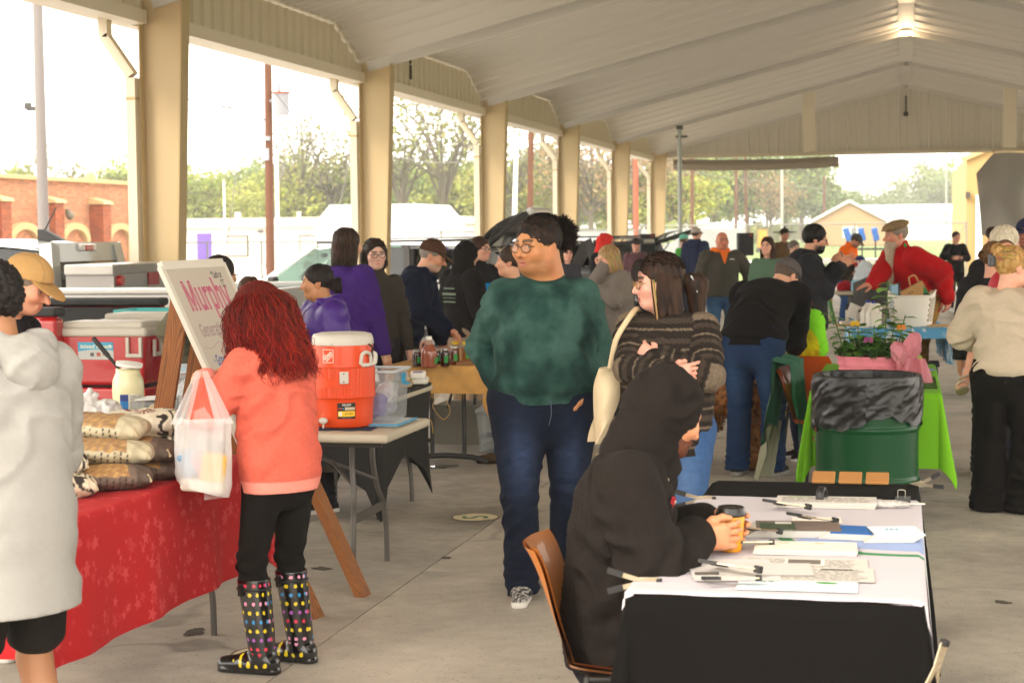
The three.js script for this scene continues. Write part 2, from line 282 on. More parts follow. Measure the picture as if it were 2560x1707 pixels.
{ // low white building with purple door
  const b = thing('white_building', 'long low white building with a purple door behind the chain fence', 'building');
  const Mw = M(0xbdb9b2, 0.8), Ml = M(0xbdb9ad, 0.8);
  part(b, 'wall', bx(22, 2.6, 9, [-38.5, 1.15, -109]), Mw); part(b, 'fascia', bx(22.4, 0.5, 9.4, [-38.5, 2.55, -109]), M(0xb8b2a4, 0.8)); part(b, 'gutter_line', bx(22.4, 0.08, 0.1, [-38.5, 2.26, -104.2]), Ml);
  part(b, 'door', bx(0.95, 2.0, 0.08, [-43.3, 0.85, -104.47]), M(0x5a3a9a, 0.6));
  for (const x of [-41.1, -36.2]) { const w = part(b, 'window', bx(1.5, 1.3, 0.1, [x, 1.05, -104.47]), M(0x4d4a44, 0.5)); part(w, 'pane', bx(1.32, 1.14, 0.04, [x, 1.03, -104.41]), M(0xcbb9a8, 0.3)); }
  part(b, 'roof_unit', mg([bx(0.3, 0.4, 0.3, [-42, 3.0, -107]), bx(0.2, 0.35, 0.2, [-37.5, 3.0, -106])]), Mw); part(b, 'wall_lamp', bx(0.3, 0.16, 0.2, [-39.5, 1.95, -104.4]), M(0x4a4640, 0.5));
}
{
  const s = thing('metal_shed', 'white metal shed with a chamfered roof beside the tall trees', 'shed');
  part(s, 'wall', extrude([[-3.4, 0], [3.4, 0], [3.4, 2.5], [2.5, 3.5], [-2.5, 3.5], [-3.4, 2.5]], 8, 0, [-29.6, -0.1, -104]), M(0xc2c0bb, 0.6));
  part(s, 'door', bx(1.8, 2.1, 0.06, [-28.4, 0.95, -95.96]), M(0xdcdad4, 0.6)); part(s, 'roof_edge', bar([-26.15, 2.4, -95.9], [-27.1, 3.42, -95.9], 0.1, 0.12), M(0xc9c6bd, 0.6));
}
function house(name, label, x, y, z, w, d, eave, apex, wallC, roofC, turn) {
  const h = thing(name, label, 'house', [x, y, z], turn);
  part(h, 'wall', extrude([[-w / 2, 0], [w / 2, 0], [w / 2, eave], [0, apex], [-w / 2, eave]], d, 0, [0, 0, -d]), M(wallC, 0.85));
  const r = 0.45; for (const s of [-1, 1]) part(h, 'roof', bar([s * (w / 2 + r), eave - r * (apex - eave) / (w / 2) + 0.1, -d / 2], [0, apex + 0.1, -d / 2], 0.14, d + 0.8), M(roofC, 0.8));
  for (const s of [-1, 1]) part(h, 'fascia', bar([s * (w / 2 + r), eave - r * (apex - eave) / (w / 2) + 0.08, 0.42], [0, apex + 0.08, 0.42], 0.26, 0.06), M(0xe6e4de, 0.7));
  const win = part(h, 'window', bx(1.7, 1.25, 0.1, [0.1, 1.5, 0.03]), M(0xefeee9, 0.6)); for (const s of [-1, 1]) part(win, 'pane', bx(0.62, 1.0, 0.05, [0.1 + s * 0.38, 1.5, 0.08]), M(0x6b747a, 0.2));
  return h;
}
{
  const h = house('tan_house', 'small tan gabled house with white trim across the field', -6.2, -0.1, -203, 8.2, 9, 2.75, 4.95, 0xa88660, 0x6e6d6c, 0);
  part(h, 'porch_roof', bx(2.6, 0.16, 4, [5.4, 2.7, -3]), M(0x8d6d60, 0.8)); part(h, 'porch_post', bx(0.2, 2.7, 0.2, [6.4, 1.35, -1.2]), M(0xefece6, 0.7));
  house('brown_house', 'low house with a brown hipped roof behind the white building', -58, -0.1, -168, 10, 9, 2.6, 5.6, 0xc9b9a4, 0x8c6a58, 0.5);
}
{ // tall tan metal building at the right
  const b = thing('tan_metal_building', 'tall tan metal building with a white corner trim behind the tarp', 'building', [2.15, -0.1, -66]);
  part(b, 'wall', extrude([[0, 0], [12, 0], [12, 5.2], [6, 6.8], [0, 4.35]], 20, 0, [0, 0, -20]), M(0xb0905f, 0.75)); part(b, 'corner_trim', bx(0.24, 3.0, 0.1, [0.45, 1.5, 0.08]), M(0xf0eee8, 0.6)); part(b, 'roof_edge', bar([-0.1, 4.3, 0.1], [6, 6.85, 0.1], 0.16, 0.12), M(0xcfa878, 0.7)); part(b, 'side_lamp', bx(0.16, 0.22, 0.2, [0.05, 3.0, 0.14]), M(0x4d463c, 0.6));
}
function shedBox(label, x, z, w, h, d, c, rc) { const b = thing('outbuilding', label, 'building', [x, -0.1, z]); part(b, 'wall', bx(w, h, d, [0, h / 2, 0]), M(c, 0.8)); part(b, 'roof', extrude([[-d / 2 - 0.3, 0], [d / 2 + 0.3, 0], [0, h * 0.35]], w + 0.5, 0, [-(w + 0.5) / 2, h, 0], [0, PI / 2, 0]), M(rc, 0.7)); part(b, 'door', bx(Math.min(2, w * 0.3), h * 0.8, 0.08, [w * 0.1, h * 0.4, d / 2 + 0.03]), M(0xbfb7a8, 0.7)); return b; }
shedBox('small white roofed shed beyond the far fence', -20.5, -190, 6, 2.0, 4, 0xe3c79c, 0xf0efeb);
shedBox('long pale warehouse behind the goal post', 8, -290, 34, 4.2, 10, 0xd7d3cb, 0xdedbd5);
shedBox('white low outbuilding left of the far fence', -34, -178, 14, 2.2, 5, 0xdad3c4, 0xe6e3da);
shedBox('pale grey outbuilding in the middle distance', -27.5, -200, 7, 1.9, 5, 0xcfc3ae, 0xd8d4c8);

// poles
const Mwood = M(0x5e3a26, 0.9), Mgalv = M(0xa3a19b, 0.5, { metalness: 0.3 }), Mwhite = M(0xeceae4, 0.6);
function utilityPole(label, x, z, h, r, lean = 0, m = Mwood) { const p = thing('utility_pole', label, 'pole', [x, -0.15, z]); part(p, 'shaft', rod([0, 0, 0], [lean, h, 0], r, r * 0.75, 12), m); return p; }
{
  const p = utilityPole('brown wooden utility pole with a transformer behind the white van', -15.86, -42.56, 10.5, 0.115, 0.08);
  part(p, 'transformer', mg([cy(0.2, 0.2, 0.55, [0.42, 5.15, 0.1]), cy(0.05, 0.05, 0.22, [0.36, 5.55, 0.1]), bx(0.2, 0.06, 0.06, [0.2, 5.25, 0.05])]), M(0x84848a, 0.5));
  part(p, 'transformer_lid', cy(0.22, 0.22, 0.05, [0.42, 5.44, 0.1]), M(0x8a4a2c, 0.7));
  const arm = part(p, 'lamp_arm', tube([[0, 4.75, 0], [-0.4, 4.92, 0.1], [-1.3, 5.2, 0.3], [-1.75, 5.32, 0.4], [-2.0, 5.3, 0.45]], 0.025, 20, 6), M(0x4a4842, 0.5)); part(arm, 'lamp_head', sp(0.12, [-2.1, 5.3, 0.5], [1.6, 0.5, 0.8]), M(0xb5b3ad, 0.4));
  for (const g of [bx(0.26, 0.4, 0.05, [0.03, 6.8, 0.12]), bx(0.16, 0.1, 0.2, [0.02, 4.3, 0.1]), bx(0.14, 0.3, 0.1, [0.0, 3.9, 0.1])]) part(p, 'pole_bracket', g, M(0x8f9295, 0.5));
  const q = thing('conduit_pole', 'white service pole with a curved weather head beside the wooden pole', 'pole', [-15.3, -0.15, -41.66]); part(q, 'shaft', tube([[0, 0, 0], [0, 2, 0], [0, 3.7, 0], [0.04, 3.95, 0], [0.2, 4.02, 0]], 0.05, 20, 8), Mwhite); part(q, 'weather_head', sp(0.09, [0.24, 4.0, 0], [1.2, 0.8, 1]), Mgalv);
  part(q, 'service_drop', tube([[0.26, 4.0, 0], [0.55, 4.3, 0], [0.45, 4.8, 0], [-0.2, 5.4, -0.6]], 0.012, 16, 4), M(0x4a4a48, 0.7));
}
{ const p = thing('light_pole', 'dark grey square steel light pole in front of the brick building', 'pole', [-15.75, -0.15, -30.27]); part(p, 'shaft', rod([0, 0, 0], [0, 9, 0], 0.115, 0.09, 8), M(0x6f6865, 0.55)); part(p, 'bracket', mg([bx(0.2, 0.08, 0.08, [-0.16, 4.25, 0]), bx(0.1, 0.12, 0.1, [-0.25, 4.3, 0])]), M(0x3a3835, 0.6)); }
utilityPole('leaning reddish wooden pole seen behind the third column', -14.6, -68.4, 11, 0.13, 0.25);
{ const p = thing('pole_sleeve', 'white pipe strapped beside the leaning wooden pole', 'pipe', [-15.15, -0.15, -67.9]); part(p, 'pipe', rod([0, 0, 0], [0.2, 5.5, 0], 0.1, 0.08, 10), Mwhite); part(p, 'cap', rod([0.2, 5.5, 0], [0.204, 5.6, 0], 0.1, 0.1, 10), Mgalv); }
utilityPole('red brown wooden pole between the fourth and fifth columns', -11.94, -79.3, 12, 0.12, 0.0, M(0x94503a, 0.9));
utilityPole('thin wooden pole beyond the rolled curtain', -14, -118, 11, 0.13, 0.1); utilityPole('wooden pole left of the small white shed', -20.5, -135, 10, 0.13, 0);
utilityPole('tall wooden pole above the sombrero', -15.0, -160, 10.5, 0.16, 0.1); utilityPole('second tall wooden pole above the sombrero', -14.2, -162, 10.2, 0.14, -0.1); utilityPole('pale concrete pole left of the tan house', -11.2, -165, 9.0, 0.15, 0, Mgalv); utilityPole('short wooden pole behind the tan house roof', -9.6, -216, 8.2, 0.22, 0); utilityPole('tall pole far right of the tan house', 3.6, -165, 9.5, 0.09, 0, Mgalv);
utilityPole('thin white flagpole above the white building', -36.9, -92, 4.9, 0.06, 0, Mwhite); utilityPole('small orange marker post on the white building lawn', -29.5, -98, 4.4, 0.07, 0, M(0xc98a58, 0.8));
{ const g = thing('goal_post', 'white football goal post at the far end of the field', 'goal post', [4.2, -0.15, -155]); part(g, 'upright', rod([0, 3.0, 0], [0, 9.5, 0], 0.07), Mwhite); part(g, 'upright', rod([5.6, 3.0, 0], [5.6, 9.5, 0], 0.07), Mwhite); part(g, 'crossbar', rod([0, 3.0, 0], [5.6, 3.0, 0], 0.09), Mwhite); part(g, 'gooseneck', rod([2.8, 0, -1], [2.8, 3.0, 0], 0.1), Mwhite); }
{ // overhead wires
  const wire = (label, pts, r = 0.012) => single('overhead_wire', label, 'wire', tube(pts, r, 40, 4), M(0x77756f, 0.7), [0, 0, 0], 0, 'overhead wires');
  wire('thin grey overhead wire from the left edge to the wooden pole', [[-60, 6.6, -60], [-38, 5.3, -50], [-15.86, 5.0, -42.6]]); wire('thin grey overhead wire below the first at the left edge', [[-60, 5.2, -62], [-38, 4.2, -52], [-15.86, 4.3, -42.6]]);
  wire('thin grey overhead wire past the second column', [[-15.8, 4.3, -42.6], [-15, 4.0, -55], [-14.6, 4.6, -68.4]]); wire('thin grey overhead wire along the far poles', [[-14.5, 5.2, -68.4], [-13.4, 4.6, -74], [-11.94, 5.2, -79.3], [-13, 5, -100], [-14, 5.6, -118]]); wire('thin grey overhead wire low towards the far right', [[-14, 5.6, -118], [-5, 4.7, -140], [3.6, 5.2, -165]], 0.02);
  for (const [x, dx, lb] of [[-25, 2.2, 'left of the flagpole'], [-23.4, 2.6, 'right of the flagpole'], [-21, 2.8, 'near the wooden pole']]) wire('thin slanting guy wire ' + lb, [[x, 0, -62], [x + dx, 9, -60]], 0.02);
}
// chain link fences: rails, posts and wire mesh
function fence(label, x0, z0, x1, z1, h, step, col = 0x6b6a64) {
  const f = thing('chain_link_fence', label, 'fence', [x0, -0.15, z0]); const dx = x1 - x0, dz = z1 - z0, L = Math.hypot(dx, dz), n = Math.round(L / step), m = M(col, 0.5, { metalness: 0.4 });
  for (let i = 0; i <= n; i++) part(f, 'fence_post', rod([dx * i / n, 0, dz * i / n], [dx * i / n, h + 0.05, dz * i / n], 0.035, 0.035, 6), m);
  part(f, 'top_rail', rod([0, h, 0], [dx, h, dz], 0.025, 0.025, 6), m);
  const ws = []; const c = Math.min(260, L / 0.22 | 0), ux = dx / L, uz = dz / L; // diagonal wires both ways
  for (let i = 0; i < c; i++) for (const s of [0, 1]) { const a = i / c * L, b = Math.min(L, a + h * 0.8); ws.push(rod([ux * (s ? a : b), 0.03, uz * (s ? a : b)], [ux * (s ? b : a), h, uz * (s ? b : a)], 0.004, 0.004, 3)); }
  const w = part(f, 'wire_mesh', mg(ws), m); w.userData.kind = 'stuff'; return f;
}
fence('dark chain link fence in front of the white building', -36, -66, -19, -62, 1.6, 2.6);
fence('chain link fence behind the white van', -19, -62, -9.5, -64, 1.9, 2.6);
fence('tall chain link fence across the grass field', -9.5, -64.2, 2.1, -64, 2.05, 3.6, 0x8b8a84);
{ const w = thing('corrugated_fence', 'long pale grey sheet metal fence along the far side of the lot', 'fence', [-24, -0.15, -112]); for (let i = 0; i < 8; i++) part(w, 'fence_panel', bx(1.86, 2.0, 0.08, [i * 1.88, 1.0, 0]), M(i % 3 ? 0x8b8e8c : 0x848786, 0.5)); }
{ const w = thing('barrier_wall', 'white topped low wall with grey panels beyond the pavilion end', 'wall', [-1.75, -0.5, -57]); part(w, 'cap', bx(3.2, 0.16, 0.6, [0, 1.2, 0]), M(0xe8e6e0, 0.7)); for (const x of [-1.45, 0.1, 1.45]) part(w, 'post', bx(0.3, 1.1, 0.4, [x, 0.55, 0]), M(0xeae8e2, 0.7)); for (const x of [-0.68, 0.78]) part(w, 'panel', bx(1.2, 1.05, 0.1, [x, 0.55, -0.05]), M(0x8f8f8d, 0.7)); }
{ // tackling sled
  const s = thing('tackling_sled', 'football tackling sled with four blue pads on the field', 'sled', [-1.65, -0.15, -81.6]); const Mb = M(0x1f5aa8, 0.55), Mk = M(0x2a2a2a, 0.6);
  [-0.92, -0.28, 0.32, 0.95].forEach((x, i) => { part(s, 'pad', rb(0.28, 0.62, 0.22, 0.06, [x, 1.62, 0], [0.1, 0, i === 0 ? 0.35 : 0.22]), Mb); part(s, 'pad_arm', bar([x, 0.3, -0.5], [x, 1.5, -0.12], 0.07, 0.07), Mk); });
  part(s, 'frame', mg([bx(2.6, 0.1, 0.12, [0, 0.95, -0.3]), bx(2.6, 0.08, 0.1, [0, 0.12, -0.5]), bx(0.1, 0.1, 1.6, [-1.1, 0.1, -0.3]), bx(0.1, 0.1, 1.6, [1.1, 0.1, -0.3])]), Mk);
}
for (const [x, z, lb] of [[-15.6, -150, 'orange safety barrel beside the far wooden poles'], [-11.8, -150, 'orange safety sign near the tan house'], [-24.3, -150, 'yellow orange machine by the far sheds']]) { const o = thing('safety_barrel', lb, 'barrel', [x, -0.15, z]); part(o, 'body', cy(0.35, 0.45, 1.5, [0, 1.15, 0]), M(0xe08a1c, 0.6)); part(o, 'base', cy(0.5, 0.6, 0.4, [0, 0.2, 0]), M(0x33312e, 0.8)); }

// trees
function treeKind(seed, h, spread, leafC, density, bare) {
  const r = mulberry(seed), g = new THREE.Group(); const trunk = []; const tips = [];
  trunk.push(rod([0, 0, 0], [0.1, h * 0.42, 0], h * 0.022, h * 0.014, 7));
  const N = bare ? 16 : 10;
  for (let i = 0; i < N; i++) {
    const y0 = h * lerp(0.25, 0.55, r()), a = r() * PI * 2, l = spread * lerp(0.45, 0.95, r()), y1 = lerp(y0 + h * 0.12, h * 0.95, r());
    const e = [Math.cos(a) * l, y1, Math.sin(a) * l], m = [e[0] * 0.45, lerp(y0, y1, 0.6), e[2] * 0.45];
    trunk.push(rod([0.05, y0, 0], m, h * 0.011, h * 0.007, 5), rod(m, e, h * 0.007, h * 0.002, 5)); tips.push(e, m);
    for (let q = 0; q < (bare ? 9 : 2); q++) { const t = [lerp(m[0], e[0], r()), lerp(m[1], e[1], r()), lerp(m[2], e[2], r())], f = [t[0] + (r() - 0.5) * spread * 0.6, t[1] + r() * h * 0.17, t[2] + (r() - 0.5) * spread * 0.6]; trunk.push(rod(t, f, h * 0.0035, h * 0.001, 4)); tips.push(f); }
  }
  tips.push([0, h * 0.9, 0], [0, h * 0.7, 0]);
  part(g, 'trunk', mg(trunk), M(bare ? 0x5d5446 : 0x57493a, 0.95));
  const P = [], C = []; const base = new THREE.Color(leafC);
  for (let i = 0; i < density; i++) {
    const t = tips[(r() * tips.length) | 0], R = spread * (bare ? 0.30 : 0.42) * Math.cbrt(r()), th = r() * PI * 2, ph = Math.acos(2 * r() - 1);
    const c = [t[0] + R * Math.sin(ph) * Math.cos(th), Math.max(h * 0.16, t[1] + R * Math.cos(ph) * 0.8), t[2] + R * Math.sin(ph) * Math.sin(th)], s = h * lerp(0.014, 0.03, r()) * (bare ? 0.6 : 1);
    const u = new THREE.Vector3(r() - 0.5, r() - 0.5, r() - 0.5).normalize(), v = new THREE.Vector3(r() - 0.5, r() - 0.5, r() - 0.5).cross(u).normalize();
    const q = [[-1, -0.6], [1, -0.4], [0.7, 0.8], [-0.8, 0.6]].map(([a, b]) => [c[0] + (u.x * a + v.x * b) * s, c[1] + (u.y * a + v.y * b) * s, c[2] + (u.z * a + v.z * b) * s]);
    for (const k of [0, 1, 2, 0, 2, 3]) P.push(...q[k]);
    const kk = lerp(0.7, 1.3, r()), hue = r(); for (let k = 0; k < 6; k++) C.push(base.r * kk * lerp(0.9, 1.25, hue), base.g * kk, base.b * kk * lerp(0.8, 1.1, hue));
  }
  const cg = new THREE.BufferGeometry(); cg.setAttribute('position', new THREE.Float32BufferAttribute(P, 3)); cg.setAttribute('color', new THREE.Float32BufferAttribute(C, 3)); cg.computeVertexNormals();
  part(g, 'crown', cg, MP(0xffffff, 0.95, { vertexColors: true, side: THREE.DoubleSide, transmission: 0.25, thickness: 0 }));
  return g;
}
{
  const kinds = [[treeKind(1, 10, 4.2, 0x7c8c34, 2600), 'light green leafy tree'], [treeKind(2, 11, 4.6, 0x687c30, 3000), 'mid green full crowned tree'], [treeKind(3, 13, 5, 0x74793f, 700, true), 'thinly leaved tree with dark bare branches'], [treeKind(4, 8.5, 4.2, 0x8e963a, 2200), 'yellow green young tree'], [treeKind(5, 10, 4.4, 0x887450, 1100, true), 'brownish budding tree'], [treeKind(6, 9, 4.5, 0x5a7036, 2600), 'dark green round tree']];
  const r = mulberry(77); let n = 0; const where = px => px < 420 ? 'beyond the brick building' : px < 860 ? 'behind the white building' : px < 1150 ? 'behind the white shed' : px < 1700 ? 'seen between the far columns' : px < 2010 ? 'left of the tan house' : 'right of the tan house';
  const trees = [];
  // px = picture column used only to spread them; ang measured from the pavilion axis
  const add = (px, d, k, sc) => { const ang = Math.atan((px - 1280) / 4400) - 0.2204; trees.push([Math.sin(ang) * d, -Math.cos(ang) * d, k, sc, px]); };
  for (let px = -120; px < 1760; px += 46) add(px + (r() - 0.5) * 30, 165 + r() * 40, [1, 0, 3, 5, 1, 4][(r() * 6) | 0], 0.62 + r() * 0.30);
  for (let px = -100; px < 1760; px += 95) add(px + (r() - 0.5) * 50, 150 + r() * 12, [0, 3, 5][(r() * 3) | 0], 0.6 + r() * 0.25);
  for (let px = 1700; px < 2050; px += 42) add(px + (r() - 0.5) * 30, 230 + r() * 40, [1, 5, 0, 4][(r() * 4) | 0], 1.05 + r() * 0.3);
  for (let px = 1960; px < 2700; px += 44) add(px + (r() - 0.5) * 30, 320 + r() * 60, [1, 5, 5, 1][(r() * 4) | 0], 0.95 + r() * 0.4);
  for (const [px, d, k, sc] of [[1010, 140, 2, 0.98], [1110, 138, 2, 1.0], [760, 150, 2, 0.85], [835, 150, 2, 0.8], [150, 155, 2, 0.8], [1285, 150, 2, 0.85], [1480, 140, 4, 1.15], [1445, 150, 4, 1.0], [1620, 150, 4, 1.0], [1590, 150, 3, 0.8], [1740, 190, 0, 1.35], [1790, 210, 1, 1.3], [1930, 190, 4, 0.9], [1870, 215, 1, 1.35]]) add(px, d, k, sc);
  const ord = ['first', 'second', 'third', 'fourth', 'fifth', 'sixth', 'seventh', 'eighth', 'ninth', 'tenth', 'eleventh', 'twelfth'], seen = {}; trees.sort((a, b) => a[4] - b[4]);
  trees.forEach(([x, z, k, sc, px]) => { const kw = kinds[k][1] + '|' + where(px), oi = seen[kw] = (seen[kw] ?? -1) + 1; const t = kinds[k][0].clone(); t.name = numbered('deciduous_tree'); t.position.set(x, -0.16, z); t.rotation.y = r() * 6; t.scale.set(sc, sc * (0.9 + 0.2 * r()), sc); t.userData = { label: ord[oi] + ' ' + kinds[k][1] + ' from the left ' + where(px), category: 'tree', group: 'trees along the horizon' }; scene.add(t); });
}

{ // low scrub closing the gaps under the far trees
  const r = mulberry(5), P = [], C = []; for (let i = 0; i < 11000; i++) { const px = -150 + 2900 * r(), ang = Math.atan((px - 1280) / 4400) - 0.2204, d = (px > 1960 ? 330 : px > 1700 ? 240 : 172) + 26 * r(), h = (px > 1960 ? 4 : 3.2) * Math.pow(r(), 1.4) * (0.7 + 0.5 * ns(px * 0.02, 1, 2)), c = [Math.sin(ang) * d, h, -Math.cos(ang) * d], s = 0.35 + 0.35 * r() + (px > 1960 ? 0.4 : 0), a = r() * 6.3, ux = Math.cos(a) * s, uy = Math.sin(a) * s; const q = [[-ux - uy, uy * 0.6 - ux], [ux, -uy], [uy + ux * 0.4, ux + uy]]; for (const [x, y] of q) { P.push(c[0] + x, c[1] + y, c[2] + (r() - 0.5) * s); } const k = 0.6 + 0.8 * r(), g = r(); for (let j = 0; j < 3; j++) C.push(0.13 * k * (0.8 + 0.6 * g), 0.165 * k, 0.035 * k); }
  const g = new THREE.BufferGeometry(); g.setAttribute('position', new THREE.Float32BufferAttribute(P, 3)); g.setAttribute('color', new THREE.Float32BufferAttribute(C, 3)); g.computeVertexNormals(); const m = single('far_scrub', 'low green scrub under the trees along the horizon', 'shrubbery', g, M(0xffffff, 0.95, { vertexColors: true, side: THREE.DoubleSide })); m.userData.kind = 'stuff'; }

// ---------- vehicles ----------
const Mtyre = M(0x1d1c1b, 0.85), Mrim = M(0x9a9a9a, 0.35, { metalness: 0.7 }), Mblack = M(0x222120, 0.6), Mglass = MP(0x9db4aa, 0.03, { transmission: 1, thickness: 0, ior: 1.45 }), MglassD = MP(0x3a3f3c, 0.04, { transmission: 0.75, thickness: 0 }), Mchrome = M(0xd8d8d8, 0.15, { metalness: 1 }), Mred = MP(0xa80f12, 0.2, { clearcoat: 1 });
function wheel(parent, x, z, r = 0.36, s = 1) { const w = new THREE.Group(); w.name = 'wheel'; w.position.set(x, r, z); parent.add(w); part(w, 'tyre', xf(new THREE.TorusGeometry(r * 0.76, r * 0.24, 10, 28), [0, 0, 0], [0, 0, 0], [1, 1, 1.2]), Mtyre); part(w, 'rim', mg([cy(r * 0.56, r * 0.56, 0.08, [0, 0, 0.02 * s], [PI / 2, 0, 0], 24), ...[0, 1, 2, 3, 4].map(i => bx(0.05, r * 0.56, 0.03, [Math.sin(i * 1.257) * r * 0.28, Math.cos(i * 1.257) * r * 0.28, 0.07 * s], [0, 0, -i * 1.257]))]), Mrim); }
function carPaint(c) { return MP(c, 0.3, { clearcoat: 0.8, clearcoatRoughness: 0.1 }); }
function suv(label, pos, color, o = {}) { // nose towards -x, tail towards +x
  const v = thing('parked_suv', label, 'car', pos, o.turn || 0), P = carPaint(color), HW = 0.92;
  const arch = (cx, r) => { const a = []; for (let i = 0; i <= 10; i++) { const t = PI - i / 10 * PI; a.push([cx + Math.cos(t) * r, 0.34 + Math.sin(t) * r]); } return a; };
  const low = [[-2.42, 0.34], ...arch(-1.5, 0.4), ...arch(1.42, 0.4), [2.36, 0.34], [2.42, 0.62], [2.36, 1.0], [2.24, 1.1], [-1.2, 1.06], [-1.75, 1.0], [-2.25, 0.88], [-2.44, 0.66]];
  const g = extrude(low, HW * 2 - 0.12, 0.06, [0, 0, -(HW - 0.06)]); const p = g.attributes.position; for (let i = 0; i < p.count; i++) { const y = p.getY(i), x = p.getX(i); let k = 1 - 0.06 * smooth(0.75, 1.1, y) - 0.05 * smooth(0.7, 0.3, y) - 0.14 * smooth(-1.6, -2.45, x); p.setZ(i, p.getZ(i) * k); } g.computeVertexNormals();
  part(v, 'body', g, P);
  const hw = y => lerp(0.86, 0.64, smooth(1.05, 1.75, y));
  const roof = gridGeo(20, 10, (a, b) => { const x = lerp(-0.5, 2.05, a), z = lerp(-0.66, 0.66, b); return [x, 1.66 + 0.05 * Math.sin(a * PI) - 0.05 * Math.pow(Math.abs(b - 0.5) * 2, 3) - 0.04 * smooth(0.15, 0, a), z]; });
  part(v, 'roof', mg([roof, gridGeo(2, 2, (a, b) => [lerp(-0.5, 2.05, a), 1.6, lerp(0.62, -0.62, b)])]), P);
  for (const s of [-1, 1]) {
    const pl = (x0, y0, x1, y1, w = 0.09, m = P) => part(v, 'pillar', bar([x0, y0, s * (hw(y0) - 0.01)], [x1, y1, s * (hw(y1) - 0.01)], w, 0.06), m);
    pl(-1.28, 1.05, -0.45, 1.64, 0.08); pl(0.12, 1.05, 0.22, 1.64, 0.1, Mblack); pl(1.1, 1.05, 1.02, 1.64, 0.1, Mblack); pl(2.28, 1.06, 1.98, 1.66, 0.2); pl(1.75, 1.08, 2.0, 1.6, 0.22);
    part(v, 'roof_rail', rod([-0.4, 1.7, s * 0.6], [1.95, 1.72, s * 0.6], 0.02, 0.02, 6), Mblack);
    const pane = (n, pts, m) => { const q = pts.map(([x, y]) => [x, y, s * hw(y)]); const gg = new THREE.BufferGeometry(); const arr = []; for (let i = 1; i < q.length - 1; i++) arr.push(...q[0], ...q[i], ...q[i + 1]); gg.setAttribute('position', new THREE.Float32BufferAttribute(arr, 3)); gg.computeVertexNormals(); part(v, n, gg, m); };
    pane('door_window', [[-1.12, 1.08], [0.1, 1.08], [0.18, 1.6], [-0.42, 1.6]], o.glass || Mglass); pane('door_window', [[0.2, 1.08], [1.06, 1.08], [1.0, 1.61], [0.26, 1.61]], MglassD); pane('quarter_window', [[1.14, 1.1], [1.85, 1.12], [1.55, 1.55], [1.08, 1.6]], MglassD);
    part(v, 'window_trim', bar([-1.25, 1.06, s * 0.875], [2.1, 1.09, s * 0.87], 0.03, 0.02), Mblack);
    for (const x of [0.02, 1.0]) part(v, 'door_handle', rb(0.2, 0.035, 0.04, 0.012, [x, 0.95, s * 0.905]), Mchrome);
    part(v, 'wing_mirror', rb(0.12, 0.16, 0.22, 0.04, [-0.98, 1.12, s * 1.0]), Mblack); part(v, 'sill', bx(3.2, 0.12, 0.04, [0, 0.34, s * 0.9]), Mblack); part(v, 'door_seam', mg([bx(0.012, 0.66, 0.012, [0.14, 0.72, s * 0.908]), bx(0.012, 0.66, 0.012, [-1.0, 0.72, s * 0.905]), bx(0.012, 0.6, 0.012, [1.06, 0.76, s * 0.9])]), Mblack);
    wheel(v, -1.5, s * 0.8, 0.36, s); wheel(v, 1.42, s * 0.8, 0.36, s); part(v, 'tail_lamp', rb(0.12, 0.3, 0.16, 0.03, [2.3, 0.98, s * 0.78]), Mred);
    for (const x of [-1.5, 1.42]) part(v, 'wheel_arch', xf(new THREE.TorusGeometry(0.42, 0.035, 6, 20, PI), [x, 0.34, s * 0.89]), Mblack);
  }
  part(v, 'windscreen', gridGeo(2, 6, (a, b) => [lerp(-1.28, -0.45, a), lerp(1.06, 1.64, a), lerp(-1, 1, b) * lerp(0.82, 0.64, a)]), Mglass);
  part(v, 'dashboard', mg([rb(0.5, 0.2, 1.5, 0.08, [-1.0, 1.0, 0]), xf(new THREE.TorusGeometry(0.17, 0.018, 6, 20), [-0.62, 1.12, 0.36], [0, PI / 2 - 0.4, 0]), bx(0.04, 0.06, 0.22, [-0.5, 1.5, 0.0])]), M(0x6d6c68, 0.7));
  for (const [x, z] of [[0, 0.36], [0, -0.36], [0.95, 0.36], [0.95, -0.36]]) part(v, 'seat', mg([rb(0.5, 0.2, 0.5, 0.06, [x, 0.7, z]), rb(0.16, 0.62, 0.48, 0.06, [x + 0.26, 1.05, z], [0, 0, -0.15]), rb(0.1, 0.18, 0.26, 0.04, [x + 0.33, 1.44, z])]), M(0x55524e, 0.8));
  if (o.gate !== undefined) { // raised lift gate
    const g2 = new THREE.Group(); g2.name = 'lift_gate'; g2.position.set(2.0, 1.66, 0); g2.rotation.z = o.gate; v.add(g2);
    part(g2, 'panel', gridGeo(10, 10, (a, b) => [a * 1.05, -0.10 + 0.14 * Math.sin(a * PI * 0.9) - 0.10 * a, lerp(-0.68, 0.68, b) * (1 + 0.15 * a)]), o.gateC || P); part(g2, 'inner_trim', rb(1.0, 0.07, 1.3, 0.03, [0.52, -0.14, 0]), Mblack); part(g2, 'gate_window', bx(0.45, 0.02, 1.1, [0.32, -0.19, 0]), MglassD); part(g2, 'edge_trim', rb(0.1, 0.1, 1.5, 0.03, [1.05, -0.16, 0]), o.gateC || P);
    for (const s of [-1, 1]) part(v, 'gas_strut', rod([2.1, 1.2, s * 0.72], [2.0 + Math.cos(o.gate) * 0.5, 1.62 + Math.sin(o.gate) * 0.5, s * 0.66], 0.014, 0.014, 6), Mblack);
